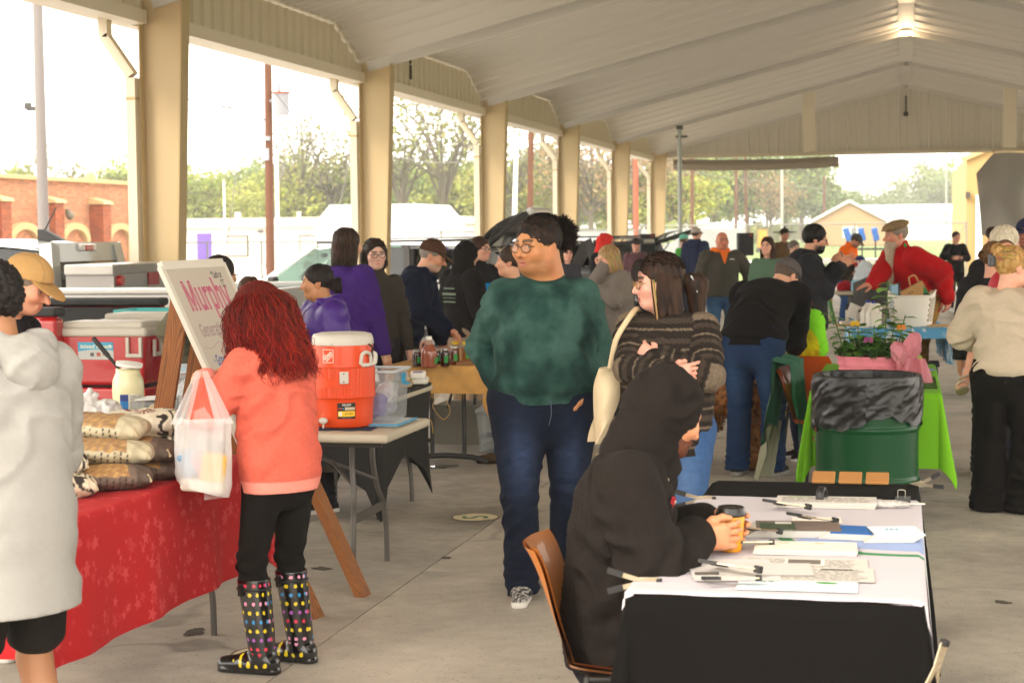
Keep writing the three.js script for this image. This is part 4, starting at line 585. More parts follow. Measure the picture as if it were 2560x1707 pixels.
// hair styles, all in the head frame (face towards +z)
function hairGeo(h, cell) {
  const c0 = lin(h.c), c1 = lin(h.c2 || h.c), F = new Field(0.02), X = new Field(0.02), amp = h.amp ?? 0.004, fq = h.fq || 60; const S = [], r = mulberry(h.seed || 5);
  const cap = (t = 0.010, face = 0.055) => { F.ell([0, 0.036, -0.018], [0.076 + t, 0.086 + t, 0.092 + t]); F.cut([0, -0.045, 0.09], [0.064, 0.096 + (h.fringe || 0), face], 0, 0.02); F.plane([0, -0.9, 0.35], 0.035 + (h.low || 0)); };
  let col = (x, y, z) => { const k = 0.75 + 0.5 * Math.abs(ns(x * 150, y * 25, z * 150)), t = clamp(0.5 + 1.3 * ns(x * 60 + 3, y * 9, z * 60)); return c0.map((a, i) => lerp(a, c1[i], t) * k); };
  const st = h.style; const rings = (n, fn) => { for (let i = 0; i < n; i++) { const s = fn(i); if (s) S.push(s); } };
  const scalp = (th, ph, t = 0.012) => [(0.076 + t) * Math.sin(ph) * Math.sin(th), 0.036 + (0.086 + t) * Math.cos(ph), -0.018 + (0.092 + t) * Math.sin(ph) * Math.cos(th)];
  if (st === 'short') { cap(h.t || 0.010); }
  else if (st === 'bald') { F.ell([0, 0.0, -0.03], [0.079, 0.06, 0.088]); F.cut([0, 0.085, 0.03], [0.10, 0.075, 0.13]); F.cut([0, -0.04, 0.09], [0.07, 0.1, 0.07]); F.plane([0, -1, 0.35], 0.04); }
  else if (st === 'bob' || st === 'long' || st === 'curtain') {
    const L = h.len || 0.16; F.ell([0, 0.038, -0.02], [0.088, 0.093, 0.104]); F.cone([-0.055, 0, -0.035], [-0.06, -L, -0.03], 0.042, 0.035).cone([0.055, 0, -0.035], [0.06, -L, -0.03], 0.042, 0.035).cone([0, 0, -0.06], [0, -L, -0.055], 0.055, 0.045);
    F.cut([0, -0.05 - (h.fringe ? 0.02 : 0), 0.095], [0.060, 0.115 - (h.fringe || 0), 0.09], 0, 0.02);
    rings(h.n || 260, i => { const th = PI * (0.22 + 1.56 * r()), ph = 0.3 + 0.9 * r(), p = scalp(th, ph, 0.016), out = [Math.sin(th), Math.cos(th)], e = -L - 0.02 + 0.04 * r(), k = r(), q = []; for (let j = 0; j <= 6; j++) { const t = j / 6; q.push([lerp(p[0], out[0] * (0.092 + 0.012 * k), smooth(0, 0.5, t)) + 0.006 * Math.sin(t * 9 + k * 6) * (h.wave || 0.5), lerp(p[1], e, t), lerp(p[2], -0.03 + out[1] * 0.085, smooth(0, 0.5, t)) + 0.006 * Math.cos(t * 8 + k * 5) * (h.wave || 0.5)]); } const m = r(), cc = c0.map((a, n) => lerp(a, c1[n], m) * (0.7 + 0.6 * r())); return { p: q, r: 0.0045, c: cc }; });
  } else if (st === 'bun' || st === 'puff' || st === 'ponytail' || st === 'clipup') {
    cap(0.010, 0.05); const b = h.bun || [0, 0.03, -0.125], R = h.bunR || 0.042;
    if (st === 'bun') { X.ell(b, [R, R, R * 0.9]); rings(60, i => { const a = r() * 6.28, z = b[2] - 0.02 + 0.03 * r(), q = []; for (let j = 0; j <= 7; j++) { const t = a + j * 0.35, k = R + 0.006 * r(); q.push([b[0] + Math.cos(t) * k, b[1] + Math.sin(t) * k, z - 0.02 * Math.sin(j * 0.5)]); } return { p: q, r: 0.0035, c: c0.map((v, n) => lerp(v, c1[n], r()) * (0.7 + 0.6 * r())) }; }); }
    if (st === 'puff') { X.ell(b, [R * 0.85, R * 0.85, R * 0.85]); rings(h.n || 900, i => { const a = r() * 6.28, u = 2 * r() - 1, s = Math.sqrt(1 - u * u), d = [s * Math.cos(a), u, s * Math.sin(a)], k0 = R * 0.6, q = [], tw = 18 + 10 * r(), p0 = r() * 6, ln = 0.022 + 0.03 * r(); for (let j = 0; j <= 8; j++) { const t = j / 8, k = k0 + ln * t, w = 0.005; q.push([b[0] + d[0] * k + w * Math.cos(p0 + t * tw), b[1] + d[1] * k - 0.012 * t * t + w * Math.sin(p0 + t * tw), b[2] + d[2] * k + w * Math.sin(p0 + 1 + t * tw)]); } return { p: q, r: 0.0022, c: c0.map((v, n) => lerp(v, c1[n], r() * r()) * (0.6 + 0.8 * r())) }; });
      rings(500, i => { const th = r() * 6.28, ph = 1.25 * r() + 0.05, p = scalp(th, ph, 0.008), q = []; if (p[2] > 0.045 && p[1] < 0.075) return null; for (let j = 0; j <= 6; j++) { const t = j / 6; q.push([lerp(p[0], p[0] * 0.6, t) + 0.0025 * Math.sin(t * 16 + i), p[1] + 0.004 + 0.003 * Math.cos(t * 14 + i), p[2] - 0.04 * t]); } return { p: q, r: 0.0022, c: c0.map(v => v * (0.6 + 0.9 * r())) }; }); }
    if (st === 'ponytail') { X.cone([0, 0.01, -0.11], [0, -0.02, -0.165], 0.022, 0.045).cone([0, -0.02, -0.165], [0.0, -(h.len || 0.16), -0.155], 0.050, 0.030); for (const s of [-1, 1]) X.cone([s * 0.066, 0.02, 0.0], [s * 0.066, -0.125, 0.012], 0.028, 0.024).cone([s * 0.055, 0.0, -0.05], [s * 0.05, -0.14, -0.05], 0.035, 0.036);
      rings(420, i => { const th = r() * 6.28, p = scalp(th, 0.15 + 1.2 * r(), 0.013), q = []; if (p[2] > 0.05 && p[1] < 0.07) return null; const pony = p[1] > 0.045; for (let j = 0; j <= 8; j++) { const t = j / 8; if (pony) { const a = smooth(0, 0.55, t); q.push([p[0] * (1 - a) + (r() * 0.008) + Math.sin(th) * 0.03 * smooth(0.5, 1, t), lerp(p[1], 0.012, a) + 0.02 * Math.sin(t * PI) * (1 - a) - 0.15 * smooth(0.6, 1, t), lerp(p[2], -0.12, a) - 0.05 * Math.sin(smooth(0.5, 1, t) * 2.2)]); } else q.push([Math.sign(p[0]) * (Math.abs(p[0]) + 0.008 * Math.sin(t * 2)), p[1] - 0.16 * t, p[2] + 0.004 * Math.sin(t * 5 + i)]); } return { p: q, r: 0.0034, c: c0.map((v, n) => lerp(v, c1[n], r() * r() * 0.5) * (0.6 + 0.8 * r())) }; });
      const bl = lin(h.streakC || 0xb89868); for (const s of [-1, 1]) for (let i = 0; i < 14; i++) { const x = s * (0.068 + 0.012 * r()), z = 0.035 + 0.015 * r(), q = []; for (let j = 0; j <= 6; j++) { const t = j / 6; q.push([x + 0.004 * Math.sin(t * 4 + i), 0.02 - 0.17 * t, z - 0.008 * t]); } S.push({ p: q, r: 0.0035, c: i < 9 ? bl.map(v => v * (0.7 + 0.5 * r())) : c0 }); }
      for (let i = 0; i < 26; i++) { const x = -0.05 + 0.1 * r(), q = []; for (let j = 0; j <= 6; j++) { const t = j / 6; q.push([x * (1 + 0.25 * t), 0.105 - 0.015 * t - 0.075 * t * t, 0.065 + 0.035 * Math.sin(t * 1.7)]); } S.push({ p: q, r: 0.0026, c: c0.map(v => v * (0.7 + 0.6 * r())) }); } }
    if (st === 'clipup') { X.ell([0, 0.045, -0.115], [0.035, 0.05, 0.03]).ell([0.0, 0.10, -0.11], [0.034, 0.028, 0.034]); rings(520, i => { const th = r() * 6.28, p = scalp(th, 0.1 + 1.45 * r(), 0.012), q = []; if (p[2] > 0.052 && p[1] < 0.06) return null; const cx = 0, cyy = 0.045 + 0.02 * r(), cz = -0.125; for (let j = 0; j <= 7; j++) { const t = j / 7; q.push([lerp(p[0], cx + 0.01 * (r() - 0.5), t) + Math.sin(th) * 0.018 * Math.sin(t * PI), lerp(p[1], cyy, t) + 0.010 * Math.sin(t * PI), lerp(p[2], cz, t) + (Math.cos(th)) * 0.020 * Math.sin(t * PI)]); } return { p: q, r: 0.003, c: c0.map((v, n) => lerp(v, c1[n], r()) * (0.65 + 0.7 * r())) }; });
      rings(70, i => { const a = r() * 6.28, q = [], b2 = [0, 0.10, -0.11]; for (let j = 0; j <= 7; j++) { const t = a + j * 0.5, k = 0.034 + 0.005 * r(); q.push([b2[0] + 0.012 * Math.sin(i), b2[1] + Math.sin(t) * k, b2[2] + Math.cos(t) * k]); } return { p: q, r: 0.003, c: c0.map((v, n) => lerp(v, c1[n], r()) * (0.7 + 0.6 * r())) }; }); }
  } else if (st === 'wavyred') {
    F.ell([0, 0.03, -0.02], [0.105, 0.105, 0.115]); F.cone([0, -0.02, -0.05], [0, -0.19, -0.055], 0.115, 0.135, 0.05).cone([-0.07, -0.03, 0.0], [-0.10, -0.22, 0.0], 0.06, 0.055).cone([0.07, -0.03, 0.0], [0.10, -0.22, 0.0], 0.06, 0.055); F.cut([0, -0.07, 0.13], [0.075, 0.14, 0.11], 0, 0.02); F.plane([0, -1, 0], 0.23);
    const cr = lin(0x8e1a14), ck = lin(0x5a120e), co = lin(0xb02c18);
    rings(3600, i => { const th = PI * (0.18 + 1.64 * r()), ph = Math.acos(1 - r() * 1.15) * 0.85, p = scalp(th, ph, 0.03), dirx = Math.sin(th), dirz = Math.cos(th), L = 0.20 + 0.13 * r(), am = 0.010 + 0.012 * r() + (r() < 0.1 ? 0.02 : 0), f1 = 13 + 8 * r(), p0 = 6.28 * r(), sp0 = 0.115 + 0.055 * r(), q = [], N = 13; const topY = p[1]; for (let j = 0; j <= N; j++) { const t = j / N, dn = smooth(0, 0.35, t); const rad = lerp(Math.hypot(p[0], p[2] + 0.018), sp0, dn) + 0.02 * t; q.push([dirx * rad + am * t * Math.sin(p0 + f1 * t), topY - (topY + L) * t + 0.015 * Math.sin(t * PI), -0.025 + dirz * rad * 0.95 + am * t * Math.cos(p0 + f1 * t * 0.9)]); } const root = lin(0x4a1f14), m = r(), c = [ck, cr, cr, co][(m * 4) | 0].map(v => v * (0.6 + 0.7 * r())); return { p: q, r: 0.0015, c: root.map((v, n) => lerp(v, c[n], 0.45)), tip: c }; });
    col = (x, y, z) => { const k = 0.6 + 0.8 * Math.abs(ns(x * 120, y * 30, z * 120)); return ck.map(v => v * k); };
  }
  const op = { col, disp: (x, y, z) => amp * (ns(x * fq, y * (h.curly ? fq : 14), z * fq) + 0.6 * ns(x * fq * 2.3, y * (h.curly ? fq * 2.3 : 20), z * fq * 2.3)) }, out = [nets(F, cell, op)]; if (X.p.length) out.push(nets(X, cell, op)); if (S.length) out.push(strandMesh(S));
  return out.length > 1 ? mergeC(out) : out[0];
}
function hatGeo(h, cell) {
  const F = new Field(0.008), c = lin(h.c), c2 = lin(h.c2 || h.c), vc = lin(h.visor || h.c);
  if (h.t === 'cap') { const G = new Field(0.006); G.ell([0, 0.045, -0.012], [0.091, 0.092, 0.108]); G.plane([0, -1, 0.12], -0.038); const Vz = new Field(0.004); Vz.ell([0, 0.035, 0.075], [0.078, 0.012, 0.105], 0.28, 0.004); Vz.cut([0, -0.004, 0.075], [0.1, 0.03, 0.13], 0.28, 0.004); Vz.cut([0, 0.0, -0.03], [0.085, 0.3, 0.095]); if (h.back) { G.cut([0, 0.035, 0.11], [0.05, 0.03, 0.05]); }
    const a = nets(G, cell, { col: (x, y, z) => (h.flag && z > 0.05 ? (y > 0.09 ? lin(0x2b3a68) : (Math.sin(x * 120) > 0 ? lin(0xb04848) : lin(0xd0c4ba))) : (Math.abs(x) < 0.0025 || Math.abs(Math.abs(x) - 0.05 + 0.2 * (y - 0.05)) < 0.0022) ? c.map(v => v * 0.75) : c.map(v => v * (1 + 0.08 * ns(x * 90, y * 90, z * 90)))) }); const b = nets(Vz, Math.min(cell, 0.006), { col: () => vc }); if (h.back) { b.rotateY(PI); } return mergeC([a, b, tint(sp(0.008, [0, 0.138, -0.012], [1, 0.6, 1], 8), c)]); }
  if (h.t === 'flat') { F.ell([0, 0.085, -0.005], [0.104, 0.048, 0.122], 0.18).ell([0, 0.06, 0.07], [0.07, 0.02, 0.06], 0.3); F.plane([0, -1, 0.1], -0.035); return nets(F, cell, { col: (x, y, z) => c.map((v, i) => lerp(v, c2[i], (Math.sin(x * 260) * Math.sin(z * 260) > 0 ? 0.5 : 0))) }); }
  if (h.t === 'cowboy') { F.ell([0, 0.095, -0.01], [0.082, 0.095, 0.1]); F.cut([0, 0.2, -0.01], [0.025, 0.045, 0.09]); F.plane([0, -1, 0], -0.05); const b = gridGeo(40, 6, (u, v) => { const a = u * 2 * PI, k = lerp(0.9, 1, v), R = lerp(0.085, 0.185, v); return [Math.sin(a) * R * 0.92, 0.055 + 0.055 * v * v * Math.pow(Math.abs(Math.sin(a)), 1.5) - 0.012 * v, -0.01 + Math.cos(a) * R * 1.08]; }); const b2 = b.clone().translate(0, -0.006, 0); const band = tint(xf(new THREE.TorusGeometry(0.088, 0.008, 6, 30), [0, 0.066, -0.01], [PI / 2, 0, 0], [0.96, 1.16, 1]), lin(0x2a2724)); const st = []; for (let i = 0; i < 14; i++) { const a = i / 14 * 6.28; st.push(tint(sp(0.009, [Math.sin(a) * 0.09, 0.066, -0.01 + Math.cos(a) * 0.106], [1, 1, 1], 8), lin(0xcfc4a8))); } return mergeC([nets(F, cell, { col: () => c }), tint(b.index ? b.deleteAttribute('uv') : b, c), tint(b2.deleteAttribute('uv'), c), band, ...st]); }
  if (h.t === 'sombrero') { F.ell([0, 0.075, -0.01], [0.085, 0.06, 0.1]).ell([0, 0.14, -0.01], [0.022, 0.03, 0.024]); F.plane([0, -1, 0], -0.05); const b = lathe([[0.05, 0.075], [0.12, 0.06], [0.2, 0.048], [0.245, 0.056], [0.24, 0.046], [0.19, 0.038], [0.05, 0.06]], 36).deleteAttribute('uv'); return mergeC([nets(F, cell, { col: () => c }), tint(b, c)]); }
  if (h.t === 'beanie') { F.ell([0, 0.045, -0.015], [0.09, 0.095, 0.106]); F.plane([0, -1, 0.1], -0.03); return nets(F, cell, { col: () => c }); }
}
function glassesGeo(c, wire) { const f = 0.0016 * (wire ? 1 : 1.6), g = []; for (const s of [-1, 1]) { g.push(xf(new THREE.TorusGeometry(0.021, f, 6, 24), [s * 0.032, 0.0, 0.097], [0, s * 0.12, 0], [1.12, 0.82, 1])); g.push(rod([s * 0.054, 0.006, 0.094], [s * 0.081, 0.008, -0.005], f, f, 5)); } g.push(tube([[-0.0095, 0.004, 0.100], [0, 0.008, 0.103], [0.0095, 0.004, 0.100]], f, 8, 5)); return mg(g); }
function lensGeo() { return mg([-1, 1].map(s => xf(new THREE.CircleGeometry(0.02, 20), [s * 0.032, 0, 0.097], [0, s * 0.12, 0], [1.12, 0.82, 1]))); }
const Mlens = MP(0xffffff, 0.02, { transmission: 1, thickness: 0, ior: 1.5 });

// --- the figure ---
function ik(S, W, l1, l2, pole) { const s = V3(...S), w = V3(...W), d = w.clone().sub(s); let L = d.length(); const mx = (l1 + l2) * 0.999; if (L > mx) { d.multiplyScalar(mx / L); L = mx; w.copy(s).add(d); } const u = d.clone().normalize(), a = (l1 * l1 - l2 * l2 + L * L) / (2 * L), h = Math.sqrt(Math.max(0, l1 * l1 - a * a)), p = V3(...pole); p.addScaledVector(u, -p.dot(u)).normalize(); const e = s.clone().addScaledVector(u, a).addScaledVector(p, h); return [e.toArray(), w.toArray()]; }
function foldNoise(amp, sc = 1) { return (x, y, z) => { const w = 1.6 * ns(x * 3.1, y * 2.7, z * 3.1), d = y * 9 + (Math.abs(x) - Math.abs(z)) * 5; return amp * 1.5 * ((0.8 - 2.4 * Math.abs(ns(x * 4 * sc + w, d * sc, z * 4 * sc + w))) * smooth(-0.25, 0.25, ns(x * 3 * sc + 7, y * 3 * sc, z * 3 * sc)) + 0.13 * ns(x * 15 * sc, y * 24 * sc, z * 15 * sc)); }; }
function person(s) {
  const sc = (s.h || 1.72) / 1.75, cell = (s.res || 0.014), G = s.girth || 1, GZ = s.depth || G, root = thing('person', s.label, 'person', [s.x, s.y || 0, s.z], (s.face + 12.6) * D2R);
  root.scale.setScalar(sc); if (s.group) root.userData.group = s.group;
  // spine
  const hip = s.hip || [0.93, 0], segs = [0.08, 0.10, 0.11, 0.10, 0.065], rx = [0.165, 0.16, 0.150, 0.155, 0.160, 0.135], rz = [0.112, 0.110, 0.106, 0.110, 0.108, 0.078], lean = (s.lean || 0) * D2R, cu = (s.curve || 0) * D2R, belly = s.belly || 0;
  const nodes = []; let y = hip[0] - 0.02, z = hip[1], ang = lean; nodes.push([y, z, rx[0] * (s.hips || G), rz[0] * GZ]);
  segs.slice(0, 5).forEach((L, i) => { ang += cu / 5; y += L * Math.cos(ang); z += L * Math.sin(ang); const b = belly * [0.8, 1, 0.8, 0.35, 0][i], gg = lerp(G, 1, [0, 0, 0.1, 0.3, 0.5][i]); nodes.push([y + 0, z + b * 0.6 * Math.cos(ang), rx[i + 1] * gg + b * 0.5, rz[i + 1] * lerp(GZ, 1, [0, 0, 0.1, 0.25, 0.5][i]) + b * 0.6]); });
  const dir = [Math.cos(ang), Math.sin(ang)], sh = [y + 0.025 * dir[0], z + 0.025 * dir[1]], nk = [y + 0.095 * dir[0], z + 0.095 * dir[1] + 0.0], SW = (s.shw || 0.165) * lerp(1, G, 0.25);
  const hd = s.head || {}, hY = (hd.yaw || 0) * D2R, hP = (hd.pitch || 0) * D2R, hR = (hd.roll || 0) * D2R; const q = new THREE.Quaternion().setFromEuler(new THREE.Euler(hP, hY, hR, 'YXZ'));
  const hpos = V3(0, nk[0] - 0.01, nk[1]).add(V3(0, 0.150, 0.03).applyQuaternion(q)); if (s.headOff) hpos.add(V3(...s.headOff));
  const HM = new THREE.Matrix4().compose(hpos, q, V3(1, 1, 1).multiplyScalar(s.headS || 1.0)); const toHead = g => { g.applyMatrix4(HM); return g; };
  const hcell = s.hres || (cell < 0.011 ? 0.0042 : cell < 0.016 ? 0.006 : 0.008);
  const body = [toHead(headGeo({ ...s.face_, skin: s.skin, hairC: s.hair?.c, ...hd }, hcell))]; const skinC = lin(s.skin || 0xd9a585);
  // arms
  const arms = ['L', 'R'].map((k, i) => { const sg = i ? -1 : 1, a = s[k] || {}; const S = [sg * SW, sh[0] - 0.012, sh[1] - 0.008]; if (a.wat) { const w = V3(a.wat[0] - s.x, a.wat[1] - (s.y || 0), a.wat[2] - s.z).applyAxisAngle(V3(0, 1, 0), -(s.face + 12.6) * D2R).multiplyScalar(1 / sc); a.at = w.toArray(); } const T = a.at || [sg * (SW + 0.10 * G), hip[0] - 0.1, hip[1] + 0.04]; const [E, W] = ik(S, T, 0.285, 0.25, a.pole || [sg * 0.5, -0.2, -1]); return { sg, S, E, W, a }; });
  const handC = cell < 0.011 ? 0.0034 : 0.0055;
  for (const A of arms) { if (A.a.hide) continue; const d = V3(...A.W).sub(V3(...A.E)).normalize(), hg = handGeo(A.a.curl ?? 0.35, handC, A.a.thumb ?? 0.5).clone(); if (A.sg < 0 !== !!A.a.flip) { } // mirror so thumb leads forward
    const dirv = A.a.dir ? V3(...A.a.dir).normalize() : d, palm = A.a.palm ? V3(...A.a.palm) : V3(-A.sg, 0, 0.25); palm.addScaledVector(dirv, -palm.dot(dirv)).normalize(); const yax = dirv.clone().negate(); let xax = V3().crossVectors(yax, palm); const mir = A.sg > 0 ? 1 : -1; // right hand: thumb on +x of palm frame
    const m = new THREE.Matrix4().makeBasis(xax.clone().multiplyScalar(mir), yax, palm); m.setPosition(...A.W); hg.applyMatrix4(m); if (m.determinant() < 0) { const ix = hg.index.array; for (let i = 0; i < ix.length; i += 3) { const t = ix[i]; ix[i] = ix[i + 1]; ix[i + 1] = t; } hg.computeVertexNormals(); }
    const C = hg.attributes.color.array.slice(); const P = hg.attributes.position; for (let i = 0; i < P.count; i++) { const k = 1 + 0.08 * ns(P.getX(i) * 60, P.getY(i) * 60, P.getZ(i) * 60); for (let c = 0; c < 3; c++) C[3 * i + c] = skinC[c] * k * [0.97, 0.92, 0.9][c]; } hg.setAttribute('color', new THREE.BufferAttribute(C, 3)); body.push(hg); }
  // legs
  const ft = s.feet || [[0.11, 0.02, 8], [-0.11, 0.0, -8]], sitKnee = s.sit; const legs = ft.map((f, i) => { const sg = i ? -1 : 1, H = [sg * 0.088 * (s.hips || G), hip[0] - 0.02, hip[1]]; const A0 = [f[0], 0.085 + (f[3] || 0), f[1]]; const [K, A] = ik(H, A0, 0.425, 0.41, f[4] || [sg * 0.12, 0, 1]); return { sg, H, K, A, f }; });
  const t = s.top || {}, b = s.bot || {}, th = t.th ?? 0.012;
  // bare skin under short sleeves, shorts
  const bareF = new Field(0.02); let bare = false; if (t.sleeve !== undefined && t.sleeve < 0.9) { for (const A of arms) { bareF.cone(A.S, A.E, 0.046, 0.04).cone(A.E, A.W, 0.04, 0.027); } bare = true; } if (b.short) { for (const l of legs) bareF.cone(l.H, l.K, 0.07, 0.052).cone(l.K, [lerp(l.K[0], l.A[0], 0.35), lerp(l.K[1], l.A[1], 0.35), lerp(l.K[2], l.A[2], 0.35) - 0.012], 0.05, 0.054).cone(l.K, l.A, 0.048, 0.034); bare = true; }
  { const C = new Field(0.03); for (let i = 0; i < nodes.length - 1; i++) C.slab(nodes[i].map((v, j) => j < 2 ? v : v * 0.82), nodes[i + 1].map((v, j) => j < 2 ? v : v * 0.8)); C.cone([0, sh[0] - 0.03, sh[1]], [0, nk[0], nk[1]], 0.05, 0.048); for (const A of arms) { C.cone(A.S, A.E, 0.04, 0.034).cone(A.E, A.W, 0.034, 0.025); } if (!s.noLegs) for (const l of legs) C.cone(l.H, l.K, 0.06, 0.045).cone(l.K, l.A, 0.042, 0.032); body.push(nets(C, 0.02, { col: () => skinC })); }
  if (bare) body.push(nets(bareF, cell * 0.8, { col: (x, yy, zz) => { const k = 1 + 0.1 * ns(x * 30, yy * 30, zz * 30); return skinC.map(v => v * k); } }));
  part(root, 'body', mergeC(body), Mskin);
  const shade = (c, o = {}) => { if (typeof c === 'function') return c; const l = lin(c); const hv = o.heather ?? 0.10; return (x, yy, zz) => { const k = 1 + hv * ns(x * 70, yy * 70, zz * 70) + 0.06 * ns(x * 9, yy * 9, zz * 9); return [l[0] * k, l[1] * k, l[2] * k]; }; };
  const hemT = t.hem ?? -0.06; // along the spine below the hip
  { // garment for the trunk and arms
    const F = new Field(t.k ?? 0.05); const N = nodes.map(n => [n[0], n[1], n[2] + th, n[3] + th]); if (hemT < 0) { const d0 = [Math.cos(lean * 0.4), Math.sin(lean * 0.4)]; N.unshift([N[0][0] + hemT * d0[0] - 0.03, N[0][1] + hemT * d0[1], N[0][2] * (t.flare ?? 1), N[0][3] * (t.flare ?? 1) + 0.004]); }
    for (let i = 0; i < N.length - 1; i++) F.slab(N[i], N[i + 1], 0.03); F.slab([sh[0] - 0.03 * dir[0], sh[1] - 0.03 * dir[1], SW + 0.01, 0.058 + th], [sh[0] + 0.015 * dir[0], sh[1] + 0.015 * dir[1], SW * 0.52, 0.05 + th], 0.05);
    const sl = t.sleeve ?? 1, aw = t.aw || 1; for (const A of arms) { const w1 = 0.052 * aw * lerp(1, G, 0.25) + th, w2 = 0.044 * aw + th * 0.9, w3 = (t.cuff || 0.034) * aw + th * 0.5; if (sl > 0.6) { F.cone(A.S, A.E, w1, w2, 0.022); F.cone(A.E, A.W, w2, w3, 0.016); } else { const e = A.S.map((v, i) => lerp(v, A.E[i], sl / 0.5)); F.cone(A.S, e, w1, w1 * 1.0, 0.04); } }
    if (t.neck !== 'hood' && t.neck !== 'high') F.cut([0, nk[0] + 0.030, nk[1] + 0.018], [t.neckR || 0.076, 0.052, (t.neckR || 0.076) + 0.006], 0.25, 0.008); if (t.neck === 'high') { F.cone([0, nk[0] - 0.03, nk[1] - 0.01], [0, nk[0] + 0.05, nk[1]], 0.085, 0.075, 0.03); F.cut([0, nk[0] + 0.10, nk[1] + 0.012], [0.066, 0.06, 0.066], 0, 0.008); }
    const nrm = [0, -Math.cos(lean * 0.4), -Math.sin(lean * 0.4)], py = nodes[0][0] + hemT * Math.cos(lean * 0.4), pz = nodes[0][1] + hemT * Math.sin(lean * 0.4); F.plane(nrm, nrm[1] * py + nrm[2] * pz);
    const base = shade(t.c, t), cuffC = t.cuffC ? lin(t.cuffC) : null; const col = (x, yy, zz, nx, ny, nz) => { if (cuffC) { for (const A of arms) { if (Math.hypot(x - A.W[0], yy - A.W[1], zz - A.W[2]) < 0.075) return cuffC; } if (nrm[1] * yy + nrm[2] * zz > nrm[1] * py + nrm[2] * pz - 0.055) return cuffC; } return base(x, yy, zz, nx, ny, nz, arms); };
    const fd = foldNoise(t.fold ?? 0.006), elb = (x, yy, zz) => { let e = 0; for (const A of arms) { const dE = Math.hypot(x - A.E[0], yy - A.E[1], zz - A.E[2]); if (dE < 0.14) { const u = V3(...A.W).sub(V3(...A.S)).normalize(); const tt = (x - A.E[0]) * u.x + (yy - A.E[1]) * u.y + (zz - A.E[2]) * u.z; e += 0.005 * Math.sin(tt * 130 + 3 * ns(x * 12, yy * 12, zz * 12)) * smooth(0.14, 0.03, dE); } } return e; };
    const ribs = t.band ? (x, yy, zz) => { const d = nrm[1] * py + nrm[2] * pz - (nrm[1] * yy + nrm[2] * zz); return -0.012 * smooth(0.075, 0.045, d) + 0.010 * Math.exp(-((d - 0.1) ** 2) / 0.0012); } : () => 0;
    part(root, t.name || 'shirt', nets(F, cell, { col, disp: (x, yy, zz) => fd(x, yy, zz) + elb(x, yy, zz) + ribs(x, yy, zz) + (t.extra ? t.extra(x, yy, zz) : 0) }), t.shiny ? Mshiny : Mcloth);
    if (t.neck === 'hood' || t.hoodC) { const hc = lin(t.hoodC || (typeof t.c === 'number' ? t.c : 0x333333)), li = t.hoodIn ? lin(t.hoodIn) : hc; const K = new Field(0.03); const by = nk[0] + 0.005, bz = nk[1] - 0.02; if (s.hoodUp) { /* drawn with the head */ } else { K.cone([-0.075, by + 0.005, bz + 0.05], [-0.085, by - 0.0, bz - 0.05], 0.03, 0.042).cone([0.075, by + 0.005, bz + 0.05], [0.085, by - 0.0, bz - 0.05], 0.03, 0.042).cone([-0.085, by, bz - 0.05], [0.085, by, bz - 0.05], 0.042, 0.042).ell([0, by - 0.05, bz - 0.10], [0.10, 0.09, 0.055], 0.25).cone([-0.07, by - 0.0, bz + 0.055], [0, by - 0.055, bz + 0.115], 0.026, 0.02).cone([0.07, by - 0.0, bz + 0.055], [0, by - 0.055, bz + 0.115], 0.026, 0.02); K.cut([0, by + 0.06, bz - 0.005], [0.068, 0.085, 0.075], 0, 0.01);
      part(root, 'hood', nets(K, cell * 0.8, { disp: foldNoise(0.006, 1.5), col: (x, yy, zz, nx, ny) => (t.hoodIn && Math.hypot(x, (zz - bz) * 1.1) < 0.10 && yy > by - 0.02 ? li : hc).map(v => v * (1 + 0.1 * ns(x * 60, yy * 60, zz * 60))) }), t.shiny ? Mshiny : Mcloth); } }
  }
  if (!s.noLegs) { // trousers
    const F = new Field(0.035), bw = b.w || 1, tt = b.th ?? 0.008; F.slab([nodes[0][0] - 0.06, nodes[0][1], nodes[0][2] * 0.94 + tt, nodes[0][3] + tt], [nodes[0][0] + 0.03, nodes[0][1], nodes[0][2] * 0.98 + tt, nodes[0][3] + tt], 0.04); F.slab(nodes[0].map((v, i) => i < 2 ? v : v + tt), nodes[1].map((v, i) => i < 2 ? v : v + tt), 0.03);
    for (const l of legs) { const up = 0.092 * bw * lerp(1, s.hips || G, 0.8) + tt, kn = 0.062 * bw + tt, an = (b.ankle || 0.05) * bw + tt; if (b.short) { F.cone(l.H, l.K.map((v, i) => lerp(l.H[i], v, 0.78)), up, kn * 1.25, 0.03); } else F.cone(l.H, l.K, up, kn, 0.03); if (!b.short) F.cone(l.K, [l.A[0], l.A[1] - (b.long ?? 0.03), l.A[2]], kn, an, 0.02); }
    F.plane([0, -1, 0], -(b.floor ?? 0.035)); const col = shade(b.c, b), wear = b.wear ? lin(b.wear) : null, kneef = (x, yy, zz) => { let e = 0; for (const l of legs) { const d = Math.hypot(x - l.K[0], yy - l.K[1], zz - l.K[2]); e += 0.006 * smooth(0.16, 0.02, d) * Math.sin(yy * 95 + 4 * ns(x * 9, yy * 5, zz * 9)); const da = Math.hypot(x - l.A[0], yy - l.A[1], zz - l.A[2]); e += 0.005 * smooth(0.2, 0.04, da) * Math.sin(yy * 110 + 5 * ns(x * 9, yy * 6, zz * 9)); } return e; };
